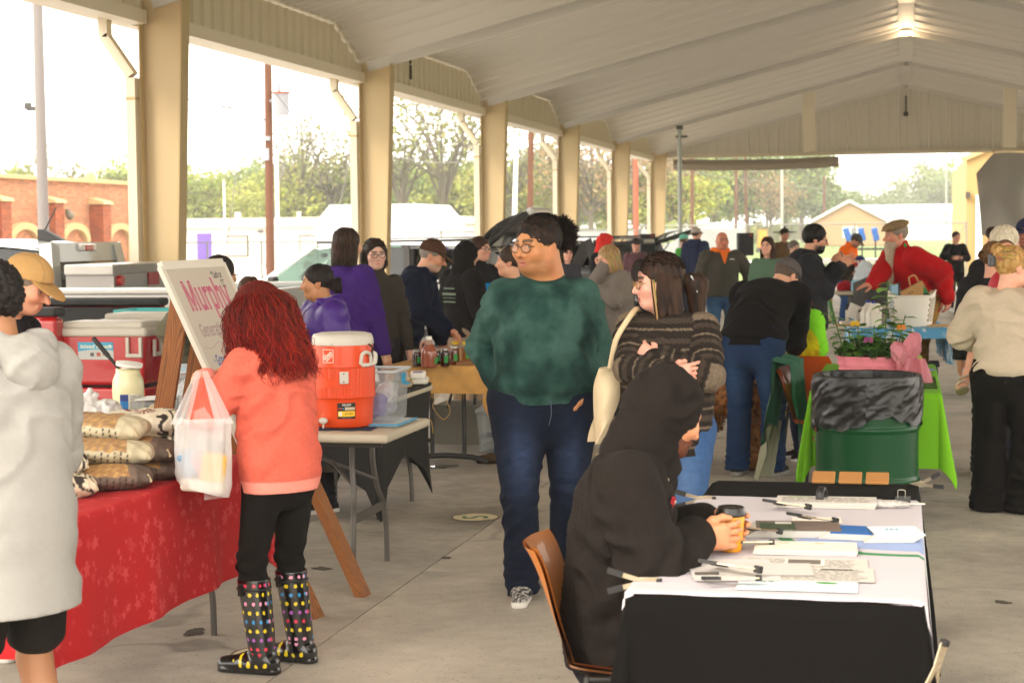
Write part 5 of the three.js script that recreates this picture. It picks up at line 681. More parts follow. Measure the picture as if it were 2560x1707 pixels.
    part(root, b.name || 'trousers', nets(F, cell, { col: wear ? (x, yy, zz, nx, ny, nz) => { const c = col(x, yy, zz); let m = 0; for (const l of legs) { const ti = [0.5, 0.2][0]; const mx = lerp(l.H[0], l.K[0], 0.6), my = lerp(l.H[1], l.K[1], 0.6), mz = lerp(l.H[2], l.K[2], 0.6); m = Math.max(m, Math.exp(-((x - mx) ** 2 + ((yy - my) * 0.4) ** 2 + 0 * mz) / 0.004) * (0.75 + 0.35 * ns(x * 25, yy * 60, zz * 25))); } m = clamp(m + 0.12 * Math.max(0, ns(x * 20, yy * 70, zz * 20))); return c.map((v, i) => lerp(v, wear[i], m * 0.5)); } : col, disp: (x, yy, zz) => foldNoise(b.fold ?? 0.004, 1.2)(x, yy, zz) + kneef(x, yy, zz) }), Mcloth);
    // shoes
    if (!s.noShoes) legs.forEach(l => { const F2 = new Field(0.02), yaw = (l.f[2] || 0) * D2R, c0 = lin(s.shoe || 0x2a2826), c1 = lin(s.sole || 0xd8d4cc), ux = Math.sin(yaw), uz = Math.cos(yaw), P = (a, hgt, w = 0) => [l.A[0] + ux * a + uz * w, hgt + (l.f[3] || 0), l.A[2] + uz * a - ux * w]; F2.cone(P(-0.035, 0.042), P(0.06, 0.042), 0.042, 0.045).cone(P(0.06, 0.038), P(0.165, 0.030), 0.046, 0.032).cone(P(-0.01, 0.05), P(0.0, 0.105), 0.046, 0.042); F2.cone(P(-0.045, 0.014), P(0.16, 0.014), 0.038, 0.038, 0.004); F2.plane([0, -1, 0], -(l.f[3] || 0)); const knit = s.knit; part(root, 'shoe', nets(F2, Math.min(cell, 0.009), { col: (x, yy, zz) => yy - (l.f[3] || 0) < 0.026 ? c1 : knit ? (Math.sin(x * 330 + zz * 330 + 9 * ns(x * 25, yy * 25, zz * 25)) > 0 ? lin(0x252423) : lin(0xa8a39a)) : c0 }), Mcloth); });
  }
  if (s.hoodUp) { const c = lin(s.hoodUp), K = new Field(0.02); K.ell([0, 0.026, -0.02], [0.093, 0.104, 0.113]).cone([0, -0.02, -0.04], [0, -0.15, -0.05], 0.09, 0.092, 0.04).cone([0, -0.11, 0.01], [0, -0.17, 0.02], 0.07, 0.08, 0.04); K.cut([0, -0.015, 0.115], [0.066, 0.098, 0.085], 0, 0.012); K.cut([0, 0, -0.01], [0.076, 0.088, 0.094]); const hg = nets(K, Math.min(cell, 0.009), { disp: foldNoise(0.011, 1.8), col: (x, yy, zz) => c.map(v => v * (1 + 0.15 * ns(x * 80, yy * 80, zz * 80))) }); part(root, 'hood', toHead(hg), Mcloth); }
  if (s.hair && !s.hoodUp) part(root, 'hair', toHead(hairGeo(s.hair, s.hair.cell || (cell < 0.011 ? 0.006 : 0.008))), Mhair);
  if (s.beard) { const K = new Field(0.02), c = lin(s.beard.c), L = s.beard.len || 0.02; K.ell([0, -0.075, 0.05], [0.058, 0.045, 0.045]).cone([-0.056, -0.02, 0.012], [-0.04, -0.085, 0.04], 0.014, 0.022).cone([0.056, -0.02, 0.012], [0.04, -0.085, 0.04], 0.014, 0.022); if (L > 0.05) K.cone([0, -0.09, 0.06], [0.0, -0.1 - L, 0.085], 0.052, 0.022); K.cone([-0.028, -0.052, 0.082], [0.028, -0.052, 0.082], 0.010, undefined, 0.01); K.cut([0, -0.0622, 0.1], [0.018, 0.006, 0.02], 0, 0.004); K.cut([0, -0.01, 0.06], [0.05, 0.034, 0.06]); const bg = nets(K, Math.min(0.006, cell), { disp: (x, yy, zz) => 0.005 * ns(x * 130, yy * 30, zz * 130), col: (x, yy, zz) => c.map(v => v * (0.75 + 0.5 * Math.abs(ns(x * 160, yy * 20, zz * 160)))) }); part(root, 'beard', toHead(bg), Mhair); }
  if (s.hat) part(root, s.hat.name || (s.hat.t === 'cap' ? 'cap' : 'hat'), toHead(hatGeo(s.hat, cell < 0.012 ? 0.005 : 0.008)), Mcloth);
  if (s.glasses !== undefined) { const gl = part(root, 'glasses', toHead(glassesGeo(s.glasses)), M(s.glasses, 0.3, { metalness: 0.5 })); part(gl, 'lenses', toHead(lensGeo()), Mlens); }
  root.userData_ = undefined; delete root.userData_;
  return { root, nodes, arms, legs, HM, nk, sc, toHead, hip };
}
function personPart(p, name, geo, mat) { return part(p.root, name, geo, mat); }

// ---------- the crowd ----------
const tieDye = (x, y, z) => { const a = [0.006, 0.022, 0.019], b = [0.016, 0.050, 0.042], c = [0.042, 0.098, 0.082]; const n = fbm(x * 5 + 1.5, y * 4, z * 5, 4) * 2.1 + 0.12, m = fbm(x * 13, y * 11, z * 13 + 4, 3); const t = clamp(0.5 + n + 0.5 * m); const k = 1 + 0.12 * ns(x * 90, y * 90, z * 90); return (t < 0.5 ? a.map((v, i) => lerp(v, b[i], t * 2)) : b.map((v, i) => lerp(v, c[i], (t - 0.5) * 2))).map(v => v * k); };
const green = person({ label: 'person in a green tie dye sweatshirt walking with hands in jeans pockets', x: -1.63, z: -7.95, h: 1.79, face: 4, girth: 1.22, depth: 1.40, hips: 1.34, belly: 0.03, shw: 0.168, res: 0.0095, hres: 0.0036, skin: 0xb97f50, headS: 1.10,
  head: { yaw: -50, pitch: 3, chub: 0.9, neck: 1.2, stubble: 0.28, freckle: 0.1, jaw: 1.1, nose: 1.04, lip: 0xa8605a }, L: { wat: [-1.425, 0.99, -7.90], pole: [0.7, -0.1, -1], curl: 0.3, dir: [-0.3, -1, -0.15] }, R: { wat: [-1.815, 0.99, -7.865], pole: [-0.7, -0.1, -1], curl: 0.3, dir: [0.3, -1, -0.15] },
  feet: [[0.10, -0.16, 4], [-0.11, 0.04, -10]], top: { name: 'sweatshirt', c: tieDye, th: 0.02, hem: -0.02, aw: 1.08, cuff: 0.036, fold: 0.011, neckR: 0.085, band: true }, bot: { name: 'jeans', c: 0x121826, wear: 0x42557a, w: 1.16, th: 0.01, heather: 0.35, ankle: 0.056, long: 0.05, fold: 0.007 }, shoe: 0x3a3936, knit: true, sole: 0xd5d0c6, hair: { style: 'puff', c: 0x120b08, c2: 0x2c1c12, bun: [0, 0.055, -0.132], bunR: 0.062, curly: true, amp: 0.006, n: 1300, seed: 3, low: -0.03 }, glasses: 0x6b4a22 });
{ const p = green; personPart(p, 'collar', xf(new THREE.TorusGeometry(0.086, 0.009, 8, 40), [0, p.nk[0] + 0.004, p.nk[1] + 0.022], [PI / 2 + 0.32, 0, 0]), M(0x14332c, 0.95)); // collar, jeans fly
  personPart(p, 'fly_seam', tube([[0.010, 0.92, 0.205], [0.012, 0.86, 0.205], [0.002, 0.81, 0.19]], 0.002, 12, 5), M(0x4a5468, 0.8)); }
const stripeK = (x, y, z, nx, ny, nz, arms) => { let t = y, onArm = false; for (const A of arms) { const seg = (a, b, off) => { const d = [b[0] - a[0], b[1] - a[1], b[2] - a[2]], L = Math.hypot(...d), h = clamp(((x - a[0]) * d[0] + (y - a[1]) * d[1] + (z - a[2]) * d[2]) / (L * L)); return [Math.hypot(x - a[0] - d[0] * h, y - a[1] - d[1] * h, z - a[2] - d[2] * h), off + h * L]; }; const s1 = seg(A.S, A.E, 0), s2 = seg(A.E, A.W, 0.285), m = s1[0] < s2[0] ? s1 : s2; if (m[0] < 0.088) { t = m[1] * 1.0; onArm = true; } }
  const p = ((t / 0.092) % 1 + 1) % 1, b = lin(0x2b2420), d = lin(0x1d1815), l = lin(0x6e6050), g = lin(0x453b32); const st = 0.5 + 0.5 * Math.sin((x + z * 0.7 + (onArm ? y : 0)) * 620); if (p < 0.10) return l.map(v => v * (0.8 + 0.3 * st)); if (p > 0.35 && p < 0.62) return b.map((v, i) => lerp(v, g[i], 0.35 + 0.6 * st)); return d.map((v, i) => lerp(v, b[i], 0.3 + 0.6 * st)); };
const stripe = person({ label: 'person in a dark striped knit sweater with folded arms and light jeans', x: -1.02, z: -7.66, h: 1.615, face: -18, girth: 1.16, depth: 1.35, hips: 1.2, belly: 0.03, shw: 0.165, res: 0.009, hres: 0.0036, skin: 0xdfa590, headS: 1.13, head: { yaw: -62, pitch: 4, chub: 0.6, freckle: 0.12, lip: 0xb0555a },
  L: { wat: [-1.04, 1.15, -7.45], pole: [1, -0.55, 0.1], curl: 0.8, dir: [-0.8, 0.5, -0.35], palm: [0, 0, -1] }, R: { wat: [-0.97, 1.10, -7.345], pole: [-1, -0.5, 0.15], curl: 0.3, dir: [0.9, 0.1, -0.5], palm: [0, 0, -1] },
  top: { name: 'sweater', c: stripeK, th: 0.022, hem: -0.12, aw: 1.14, cuff: 0.042, fold: 0.010, neckR: 0.085 }, bot: { name: 'jeans', c: 0x35527c, wear: 0x6a86ac, w: 1.12, heather: 0.25, ankle: 0.075, long: 0.06 }, hair: { style: 'ponytail', c: 0x1d110b, c2: 0x3c2617, len: 0.17, seed: 8 }, glasses: 0x9a7a48 });
personPart(stripe, 'hair_clip', stripe.toHead(tube([[0.03, 0.02, -0.135], [0.045, -0.02, -0.15], [0.045, -0.05, -0.152]], 0.004, 10, 5)), M(0xb9c2bf, 0.3));
{ // tote bag on the shoulder
  const p = stripe; const tg = gridGeo(16, 22, (u, v) => [-0.255 + 0.095 * (u - 0.5) - 0.05 * v - 0.02 * Math.sin(v * 5 + u * 3), 1.20 - 0.36 * v, 0.10 + 0.06 * Math.sin(u * PI) + 0.012 * Math.sin(v * 11 + u * 6)]); const back = gridGeo(16, 22, (u, v) => [-0.255 + 0.095 * ((1 - u) - 0.5) - 0.05 * v - 0.02 * Math.sin(v * 5 + u * 3), 1.20 - 0.36 * v, 0.085 - 0.03 * Math.sin(u * PI)]);
  const t = thing('tote_bag', 'cream canvas tote bag hanging from the shoulder of the striped sweater wearer', 'bag', [p.root.position.x, 0, p.root.position.z], p.root.rotation.y); t.scale.setScalar(p.sc); part(t, 'bag_body', mg([tg, back]), M(0xd8c4a0, 0.95)); part(t, 'strap', mg([tube([[-0.24, 1.2, 0.15], [-0.20, 1.34, 0.185], [-0.15, 1.44, 0.13], [-0.14, 1.475, 0.02], [-0.16, 1.41, -0.12], [-0.25, 1.2, 0.08]], 0.014, 30, 6)]), M(0xd2bc96, 0.95)); }
const coral = (x, y, z, nx, ny, nz, arms) => { const k = 1 + 0.16 * ns(x * 80, y * 80, z * 80) + 0.12 * ns(x * 10, y * 10, z * 10), E = arms[0].E; const dE = Math.hypot(x - E[0], y - E[1], z - E[2]); const c = dE < 0.085 && nz < 0.4 ? [0.56, 0.25, 0.21] : [0.60, 0.115, 0.075]; return c.map(v => v * k); };
const red = person({ label: 'person with long wavy red hair in a coral sweater and polka dot rain boots', x: -2.38, z: -6.46, h: 1.53, face: -128, girth: 1.12, depth: 1.16, hips: 1.06, shw: 0.155, res: 0.0085, hres: 0.0045, skin: 0xe0a880, headS: 1.02, head: { yaw: 22, pitch: 12 }, lean: 4, curve: 4,
  L: { wat: [-2.68, 1.13, -6.46], pole: [0.7, -1, -0.2], curl: 0.55, dir: [-0.5, 0.3, 0.8], palm: [0, -1, 0.3] }, R: { wat: [-2.60, 1.10, -6.66], pole: [-0.7, -1, -0.2], curl: 0.5 }, feet: [[0.12, 0.02, 22], [-0.13, 0.03, 14]], top: { name: 'sweater', c: coral, cuffC: 0xe28a7a, th: 0.02, hem: -0.10, aw: 1.28, cuff: 0.04, fold: 0.012, neckR: 0.07 }, bot: { name: 'leggings', c: 0x15120f, w: 0.98, th: 0.004, ankle: 0.046, floor: 0.3, fold: 0.004, heather: 0.15 }, noShoes: true, hair: { style: 'wavyred', c: 0x5a1410, amp: 0.008, fq: 50, seed: 4 } });
{ // rubber boots with printed dots, on her feet
  const dotC = [0xd8c020, 0xd8c020, 0xc83048, 0xd890a8, 0x2a80b8, 0x9a50a0, 0xd8c020].map(lin), blk = lin(0x100f0f);
  red.legs.forEach((l, i) => { const F = new Field(0.02), yaw = l.f[2] * D2R, ux = Math.sin(yaw), uz = Math.cos(yaw), P = (a, y) => [l.A[0] + ux * a, y, l.A[2] + uz * a], top = l.K.map((v, j) => lerp(l.A[j], v, 0.80)); F.cone(P(-0.01, 0.07), top, 0.060, 0.074, 0.02).cone(P(-0.04, 0.045), P(0.06, 0.045), 0.048, 0.05).cone(P(0.06, 0.04), P(0.175, 0.034), 0.050, 0.036); F.plane([0, -1, 0], -0.004); F.plane([0, 1, 0], top[1] + 0.012); F.cut([top[0], top[1] + 0.02, top[2]], [0.066, 0.05, 0.066], 0, 0.004); F.cone(P(-0.05, 0.014), P(0.17, 0.014), 0.042, 0.04, 0.003);
    const pitch = 0.040; const col = (x, y, z) => { if (y < 0.030) return blk; const a = Math.atan2(x - l.A[0], z - l.A[2]), foot = y < 0.10; const u = foot ? ((x - l.A[0]) * ux + (z - l.A[2]) * uz) / pitch * 1.0 : a * 0.066 / pitch, w = foot ? ((x - l.A[0]) * uz - (z - l.A[2]) * ux + y * 0.6) / pitch : y / pitch, rw = Math.round(w), uu = u + (rw % 2 ? 0.5 : 0), cu = Math.round(uu); const d = Math.hypot((uu - cu), (w - rw)); if (d < 0.215) return dotC[((Math.abs(cu * 7 + rw * 3 + i) % 7) + 7) % 7]; return blk; };
    part(red.root, 'rain_boot', nets(F, 0.0036, { col }), MP(0xffffff, 0.22, { vertexColors: true, clearcoat: 0.6, clearcoatRoughness: 0.1 })); part(red.root, 'boot_strap', mg([xf(new THREE.TorusGeometry(0.074, 0.006, 6, 26), [top[0], top[1] - 0.03, top[2]], [PI / 2, 0, 0]), bx(0.03, 0.05, 0.02, [top[0] + 0.075, top[1] - 0.03, top[2]])]), M(0x141313, 0.4)); });
  const W = red.arms[0].W, E = red.arms[0].E; personPart(red, 'watch', xf(new THREE.TorusGeometry(0.036, 0.007, 6, 20), W.map((v, i) => lerp(v, E[i], 0.05)), [PI / 2.4, 0.5, 0]), M(0x5a2a28, 0.4)); }
const Mplastic = MP(0xf4f2f0, 0.35, { transmission: 0.72, thickness: 0, side: THREE.DoubleSide });
{ // carrier bag from her arm
  const t = thing('carrier_bag', 'white plastic carrier bag of groceries hanging from the arm of the coral sweater wearer', 'bag', [-2.60, 0.72, -6.22], 0.2); const G = (u, v) => { const a = u * 2 * PI, w = lerp(0.115, 0.10, v) * (v < 0.15 ? lerp(0.86, 1, v / 0.15) : 1), d = lerp(0.075, 0.03, v), n = 0.012 * ns(Math.cos(a) * 2.5, v * 1.5, Math.sin(a) * 2.5) + 0.006 * Math.sin(a * 9 + v * 2) * v; return [Math.cos(a) * (w + n), 0.02 + v * 0.27 - 0.05 * (1 - v) * Math.cos(a) * 0.6, Math.sin(a) * (d + n)]; };
  part(t, 'bag_body', gridGeo(70, 24, G), Mplastic); part(t, 'bag_bottom', gridGeo(30, 4, (u, v) => { const p = G(u, 0); return [p[0] * v, p[1] - 0.012 * (1 - v), p[2] * v]; }), Mplastic);
  for (const s of [-1, 1]) part(t, 'bag_handle', gridGeo(6, 16, (u, v) => [s * lerp(0.085, 0.012, v) + (u - 0.5) * lerp(0.07, 0.02, v), 0.27 + 0.2 * v, lerp(0.022, 0.0, v) * Math.cos((u - 0.5) * 2) + 0.008 * Math.sin(u * 12)]), Mplastic);
  part(t, 'blue_packet', rb(0.09, 0.1, 0.06, 0.02, [-0.05, 0.12, 0.0], [0, 0.2, 0.3]), M(0x6c88a0, 0.6)); part(t, 'yellow_packet', rb(0.1, 0.12, 0.07, 0.02, [0.04, 0.1, 0.005], [0, 0, -0.1]), M(0xd2a858, 0.7)); part(t, 'pink_packet', rb(0.06, 0.12, 0.05, 0.02, [-0.0, 0.11, 0.01], [0, 0, 0.5]), M(0xc8808a, 0.7)); part(t, 'paper_packet', rb(0.17, 0.05, 0.08, 0.015, [0, 0.035, 0], [0, 0, -0.1]), M(0xc9bfae, 0.7)); }
// seated person in the hood
const seated = person({ label: 'person in a black hooded jacket seated at the table holding a yellow cup', x: -0.86, z: -5.09, h: 1.78, face: 84, hip: [0.53, 0.02], lean: -4, curve: 18, headOff: [0, -0.02, 0.0], girth: 1.06, depth: 1.12, hips: 0.95, shw: 0.18, res: 0.0085, hres: 0.004, skin: 0xc98a62, head: { yaw: 24, pitch: 26, stubble: 0 }, headS: 1.03, hair: { style: 'short', c: 0x3a2216 },
  L: { wat: [-0.60, 0.81, -5.29], pole: [0.6, -1, -0.1], curl: 0.5, palm: [-1, 0, 0.1], dir: [-0.12, 0.02, 1], thumb: 0.1 }, R: { wat: [-0.605, 0.80, -5.10], pole: [-0.9, -1, -0.1], curl: 0.5, palm: [1, 0.0, 0.1], dir: [0.12, 0.05, 1], thumb: 0.1 }, feet: [[0.14, 0.48, 5], [-0.14, 0.42, -5]],
  top: { name: 'jacket', c: 0x1b1613, th: 0.022, hem: -0.09, flare: 0.96, aw: 1.35, cuff: 0.042, fold: 0.020, heather: 0.25, neck: 'high', extra: (x, y, z) => 0.0025 * Math.sin((x + y) * 150) * Math.sin((y - x) * 150) * smooth(0.05, -0.1, z) }, bot: { name: 'trousers', c: 0x17161a, w: 1.0 }, shoe: 0x2a2623, beard: { c: 0x5a2e18, len: 0.03 }, hoodUp: 0x1a1512 });
{ const p = seated; for (const i of [2, 3, 4, 5]) { const n = p.nodes[i]; personPart(p, 'snap_button', sp(0.010, [-0.05, n[0], n[1] + n[3] + 0.022], [1, 1, 0.8], 10), M(0xb9a890, 0.3, { metalness: 0.8 })); } const n4 = p.nodes[4]; personPart(p, 'zip_lining', bx(0.02, 0.08, 0.012, [-0.075, n4[0] - 0.02, n4[1] + n4[3] + 0.012], [0.3, 0, 0.1]), M(0xa01420, 0.7)); }
// left foreground
person({ label: 'person in a pale grey hooded sweatshirt and black shorts cropped at the left edge', x: -2.50, z: -4.58, h: 1.66, face: -122, girth: 1.04, depth: 1.12, res: 0.010, skin: 0x9a6a48, lean: -2, curve: 8, head: { yaw: -10, pitch: 14 }, L: { at: [0.24, 0.98, 0.24], pole: [0.8, -0.4, -1] }, R: { at: [-0.2, 1.0, 0.3], pole: [-0.6, -1, -0.3] }, feet: [[0.12, 0.05, 5], [-0.12, -0.02, -5]], top: { name: 'hoodie', c: 0x96938e, th: 0.028, hem: -0.24, aw: 1.35, cuff: 0.04, fold: 0.008, heather: 0.05, neck: 'hood', flare: 1.1 }, bot: { name: 'shorts', c: 0x1b1815, short: true, w: 1.0, th: 0.01 }, shoe: 0x8a8680, hair: { style: 'short', c: 0x0d0a08, c2: 0x1c1410, t: 0.02, curly: true, amp: 0.009, fq: 70, low: 0.06 } });
person({ label: 'person in a tan baseball cap looking down behind the grey hoodie', x: -3.66, z: -6.50, h: 1.69, face: 72, res: 0.011, hres: 0.0042, skin: 0xc98e70, lean: 8, curve: 8, head: { yaw: 6, pitch: 24, stubble: 0.1, hairC: 0x8a7a6a, nose: 1.08 }, hair: { style: 'short', c: 0x7a6c5e, t: 0.006 }, hat: { t: 'cap', c: 0xb08a58, visor: 0xa88250 }, L: { at: [0.2, 0.9, 0.12] }, R: { at: [-0.22, 0.9, 0.12] }, top: { name: 'shirt', c: 0x1d1b1e, th: 0.014 }, bot: { c: 0x3a3a40 }, shoe: 0x2a2826 });
person({ label: 'person in an olive jacket with short black hair behind the white board', x: -4.06, z: -9.96, h: 1.60, face: 138, res: 0.013, skin: 0xa8744e, head: { yaw: -12, pitch: 4 }, hair: { style: 'short', c: 0x15100d, c2: 0x2a201a, t: 0.015, low: 0.05 }, glasses: 0x2a2622, L: { at: [0.34, 1.02, 0.05], pole: [1, -0.3, -0.4] }, R: { at: [-0.3, 1.0, 0.1] }, top: { name: 'jacket', c: 0x5a5646, th: 0.03, aw: 1.5, hem: -0.1, fold: 0.009, neck: 'hood', extra: (x, y, z) => 0.004 * Math.sin(y * 100) }, bot: { c: 0x2a2c34 } });
person({ label: 'person with brown hair mostly hidden behind the red haired person', x: -4.19, z: -10.85, h: 1.45, face: 165, res: 0.015, skin: 0xc08a66, head: {}, hair: { style: 'bob', c: 0x3a2418, c2: 0x54382a, len: 0.14, n: 120 }, top: { c: 0x4a4440 }, bot: { c: 0x2a2c34 } });
const purple = person({ label: 'person in a shiny purple hooded jacket with dark hair in a bun facing left', x: -3.50, z: -10.29, h: 1.535, face: -62, girth: 1.18, depth: 1.2, shw: 0.165, res: 0.011, hres: 0.0045, skin: 0xb07a52, headS: 1.05, head: { yaw: -24, pitch: 2, chub: 0.4, lip: 0x9a5a50 }, hair: { style: 'bun', c: 0x14100e, c2: 0x241a16, bun: [0, -0.02, -0.125], bunR: 0.048, t: 0.012 }, L: { at: [0.26, 0.95, 0.16] }, R: { at: [-0.24, 0.95, 0.16] }, top: { name: 'jacket', c: 0x3a1272, th: 0.03, aw: 1.45, hem: -0.16, fold: 0.010, neck: 'hood', hoodIn: 0xb3aca2, shiny: true }, bot: { c: 0x24242a } });
personPart(purple, 'drawstring', mg([tube([[0.05, 1.42, 0.14], [0.06, 1.35, 0.185], [0.055, 1.27, 0.195]], 0.004, 10, 5), tube([[-0.05, 1.42, 0.14], [-0.055, 1.36, 0.185], [-0.05, 1.3, 0.195]], 0.004, 10, 5)]), M(0x2a1a40, 0.8));
personPart(purple, 'chest_print', mg([bx(0.05, 0.03, 0.004, [0.09, 1.27, 0.176], [-0.1, 0.4, 0]), bx(0.075, 0.012, 0.004, [0.09, 1.235, 0.178], [-0.1, 0.4, 0]), bx(0.02, 0.028, 0.004, [0.105, 1.298, 0.172], [-0.1, 0.4, 0])]), M(0xd8d0e0, 0.8));
person({ label: 'tall person with shoulder length dark hair in a purple tee seen from behind', x: -3.93, z: -12.05, h: 1.77, face: 150, res: 0.012, girth: 1.05, skin: 0xd0a080, head: { yaw: -14, pitch: 4 }, hair: { style: 'long', c: 0x2c1f18, c2: 0x4a372a, len: 0.13, wave: 1, n: 420, fringe: 0.0 }, L: { at: [0.25, 0.86, 0.12] }, R: { at: [-0.25, 0.86, 0.12] }, top: { name: 'tee_shirt', c: 0x3d2068, th: 0.024, aw: 1.3, hem: -0.08, fold: 0.008 }, bot: { c: 0x2f5aa0, heather: 0.2 } });
person({ label: 'person with glasses and a dark grey sweater beside the tan column', x: -3.92, z: -12.75, h: 1.69, face: 14, res: 0.012, hres: 0.0045, skin: 0xdcae98, head: { yaw: 6, pitch: 3 }, hair: { style: 'curtain', c: 0x20150f, c2: 0x332319, len: 0.09, n: 200, wave: 0.8 }, glasses: 0x3a2a20, top: { name: 'sweater', c: 0x3a3630, th: 0.018, neck: 'high', hem: -0.06 }, bot: { c: 0x2a2a30 } });
const navy = person({ label: 'person in a navy hoodie and brown cap reaching over the honey jars', x: -3.92, z: -13.45, h: 1.72, face: 78, girth: 1.16, depth: 1.22, res: 0.011, hres: 0.0042, skin: 0xcf9472, headS: 1.05, lean: 10, curve: 16, head: { yaw: 8, pitch: 20, stubble: 0.55, beardC: 0xb0a294, hairC: 0x8a8078, nose: 1.1 }, hair: { style: 'short', c: 0x8f857a, t: 0.006, low: 0.03 }, hat: { t: 'cap', c: 0x4a3224, visor: 0x503a2c }, L: { wat: [-3.62, 0.80, -13.6], pole: [0.6, -0.6, -0.8] }, R: { wat: [-3.46, 0.98, -13.10], pole: [-0.5, -0.6, -0.8], curl: 0.4, palm: [0, -1, 0.3], dir: [0, -0.55, 1] }, top: { name: 'hoodie', c: 0x10182c, th: 0.028, aw: 1.4, hem: -0.08, fold: 0.010, neck: 'hood', band: true }, bot: { name: 'trousers', c: 0x2b241e, w: 1.05 }, shoe: 0x3a3028 });
personPart(navy, 'cap_badge', navy.toHead(rb(0.035, 0.03, 0.006, 0.002, [0.0, 0.098, 0.088], [-0.55, 0, 0])), M(0x6a4aa0, 0.7));
personPart(navy, 'back_print', mg([bx(0.02, 0.16, 0.004, [0.09, 1.2, -0.155], [0.2, 0, 0.1]), bx(0.02, 0.16, 0.004, [0.05, 1.2, -0.16], [0.2, 0, -0.1])]), M(0xd0d0d8, 0.9));
const bh = person({ label: 'person in a black hoodie with the hood up and khaki trousers seen from behind', x: -3.70, z: -14.6, h: 1.66, face: 128, res: 0.012, girth: 1.05, skin: 0xc99a78, head: { yaw: -6, pitch: 10 }, hair: { style: 'short', c: 0x3a2a20 }, L: { at: [0.22, 0.98, 0.2] }, R: { at: [-0.22, 0.98, 0.2] }, top: { name: 'hoodie', c: 0x181616, th: 0.026, aw: 1.35, hem: -0.05, fold: 0.009, neck: 'high' }, bot: { name: 'trousers', c: 0x8f7a66, w: 1.15 }, hoodUp: 0x161414, shoe: 0x3a342c });
personPart(bh, 'back_print', mg([bx(0.16, 0.012, 0.004, [-0.01, 1.30, -0.158]), bx(0.2, 0.02, 0.004, [-0.01, 1.25, -0.160]), bx(0.2, 0.005, 0.004, [-0.01, 1.215, -0.159]), bx(0.18, 0.012, 0.004, [-0.01, 1.18, -0.158])]), M(0x6a7a68, 0.9));
person({ label: 'person with glasses in a black and bright blue jacket behind the hooded shopper', x: -3.90, z: -16.0, h: 1.69, face: 48, res: 0.014, hres: 0.005, skin: 0xd09a80, head: { yaw: 8 }, hair: { style: 'short', c: 0x3a2418, t: 0.012 }, glasses: 0x22201e, L: { at: [0.2, 1.02, 0.24] }, top: { name: 'jacket', c: (x, y, z) => y < 1.28 && y > 1.08 ? lin(0x0f80c0) : lin(0x1a1a1d), th: 0.02, aw: 1.3, neck: 'high' }, bot: { c: 0x2a2a30 } });
person({ label: 'person in a black cowboy hat with a studded band and long hair', x: -3.86, z: -17.1, h: 1.56, face: 40, res: 0.014, skin: 0xd08a76, head: { yaw: 0, pitch: 8 }, hair: { style: 'long', c: 0x5a4030, c2: 0x8a6a4a, len: 0.2, n: 160 }, hat: { t: 'cowboy', c: 0x17141a, name: 'cowboy_hat' }, top: { c: 0x4a4440 }, bot: { c: 0x2a2c34 } });
person({ label: 'person with dark hair peeking over the shoulder of the tie dye sweatshirt', x: -4.70, z: -24.6, h: 1.52, face: 15, res: 0.018, skin: 0xd8a08a, head: {}, hair: { style: 'bob', c: 0x2c1c14, len: 0.12, n: 80 }, top: { c: 0x3a3a44 }, bot: { c: 0x2a2c34 } });
person({ label: 'person in a black jacket with a bright red hood up', x: -3.70, z: -21.75, h: 1.71, face: 70, res: 0.016, skin: 0xb07860, head: { pitch: 10 }, hair: { style: 'short', c: 0x3a2418 }, hoodUp: 0xc8302a, top: { name: 'jacket', c: 0x17161a, th: 0.03, aw: 1.5, neck: 'high' }, bot: { c: 0x22232a } });
person({ label: 'blonde person in a soft grey sweater facing left with folded arms', x: -2.53, z: -15.5, h: 1.60, face: -72, girth: 1.25, depth: 1.3, res: 0.012, hres: 0.0045, skin: 0xd8a084, headS: 1.08, head: { pitch: 14, chub: 0.3 }, hair: { style: 'bob', c: 0x9a7648, c2: 0xc8a878, len: 0.115, n: 380, wave: 0.2 }, L: { wat: [-2.62, 1.18, -15.3], pole: [1, -0.5, 0] }, R: { wat: [-2.62, 1.38, -15.42], pole: [-0.6, -1, 0.1], curl: 0.9, dir: [-0.3, 1, 0], palm: [-1, 0, 0] }, top: { name: 'sweater', c: 0x7a726a, th: 0.03, aw: 1.5, hem: -0.12, fold: 0.009, heather: 0.12 }, bot: { c: 0x2c2c34 } });
person({ label: 'person in a maroon shirt and black cap near the far loudspeaker', x: -4.78, z: -31.7, h: 1.60, face: 5, res: 0.02, skin: 0xc08a74, head: {}, hair: { style: 'short', c: 0x2a1c14 }, hat: { t: 'cap', c: 0x2a2622 }, top: { c: 0x5a3e44, th: 0.02 }, bot: { c: 0x2a2a30 } });
person({ label: 'person in a navy hoodie and pale cap standing with their back turned', x: -3.95, z: -33.9, h: 1.79, face: 158, res: 0.018, skin: 0xc89070, head: { yaw: -20 }, hair: { style: 'short', c: 0x4a3828, t: 0.006 }, hat: { t: 'cap', c: 0xa89e92 }, top: { name: 'hoodie', c: 0x222a44, th: 0.03, aw: 1.4, neck: 'hood' }, bot: { c: 0x2a2e3a } });
person({ label: 'person in a green shirt partly hidden behind the navy hoodie far off', x: -4.35, z: -35.2, h: 1.66, face: 120, res: 0.02, skin: 0xc89070, head: {}, hair: { style: 'short', c: 0x6a4a30 }, hat: { t: 'beanie', c: 0x6fb8a0 }, top: { c: 0x4a9a3a, sleeve: 0.4 }, bot: { c: 0x2a2e3a } });
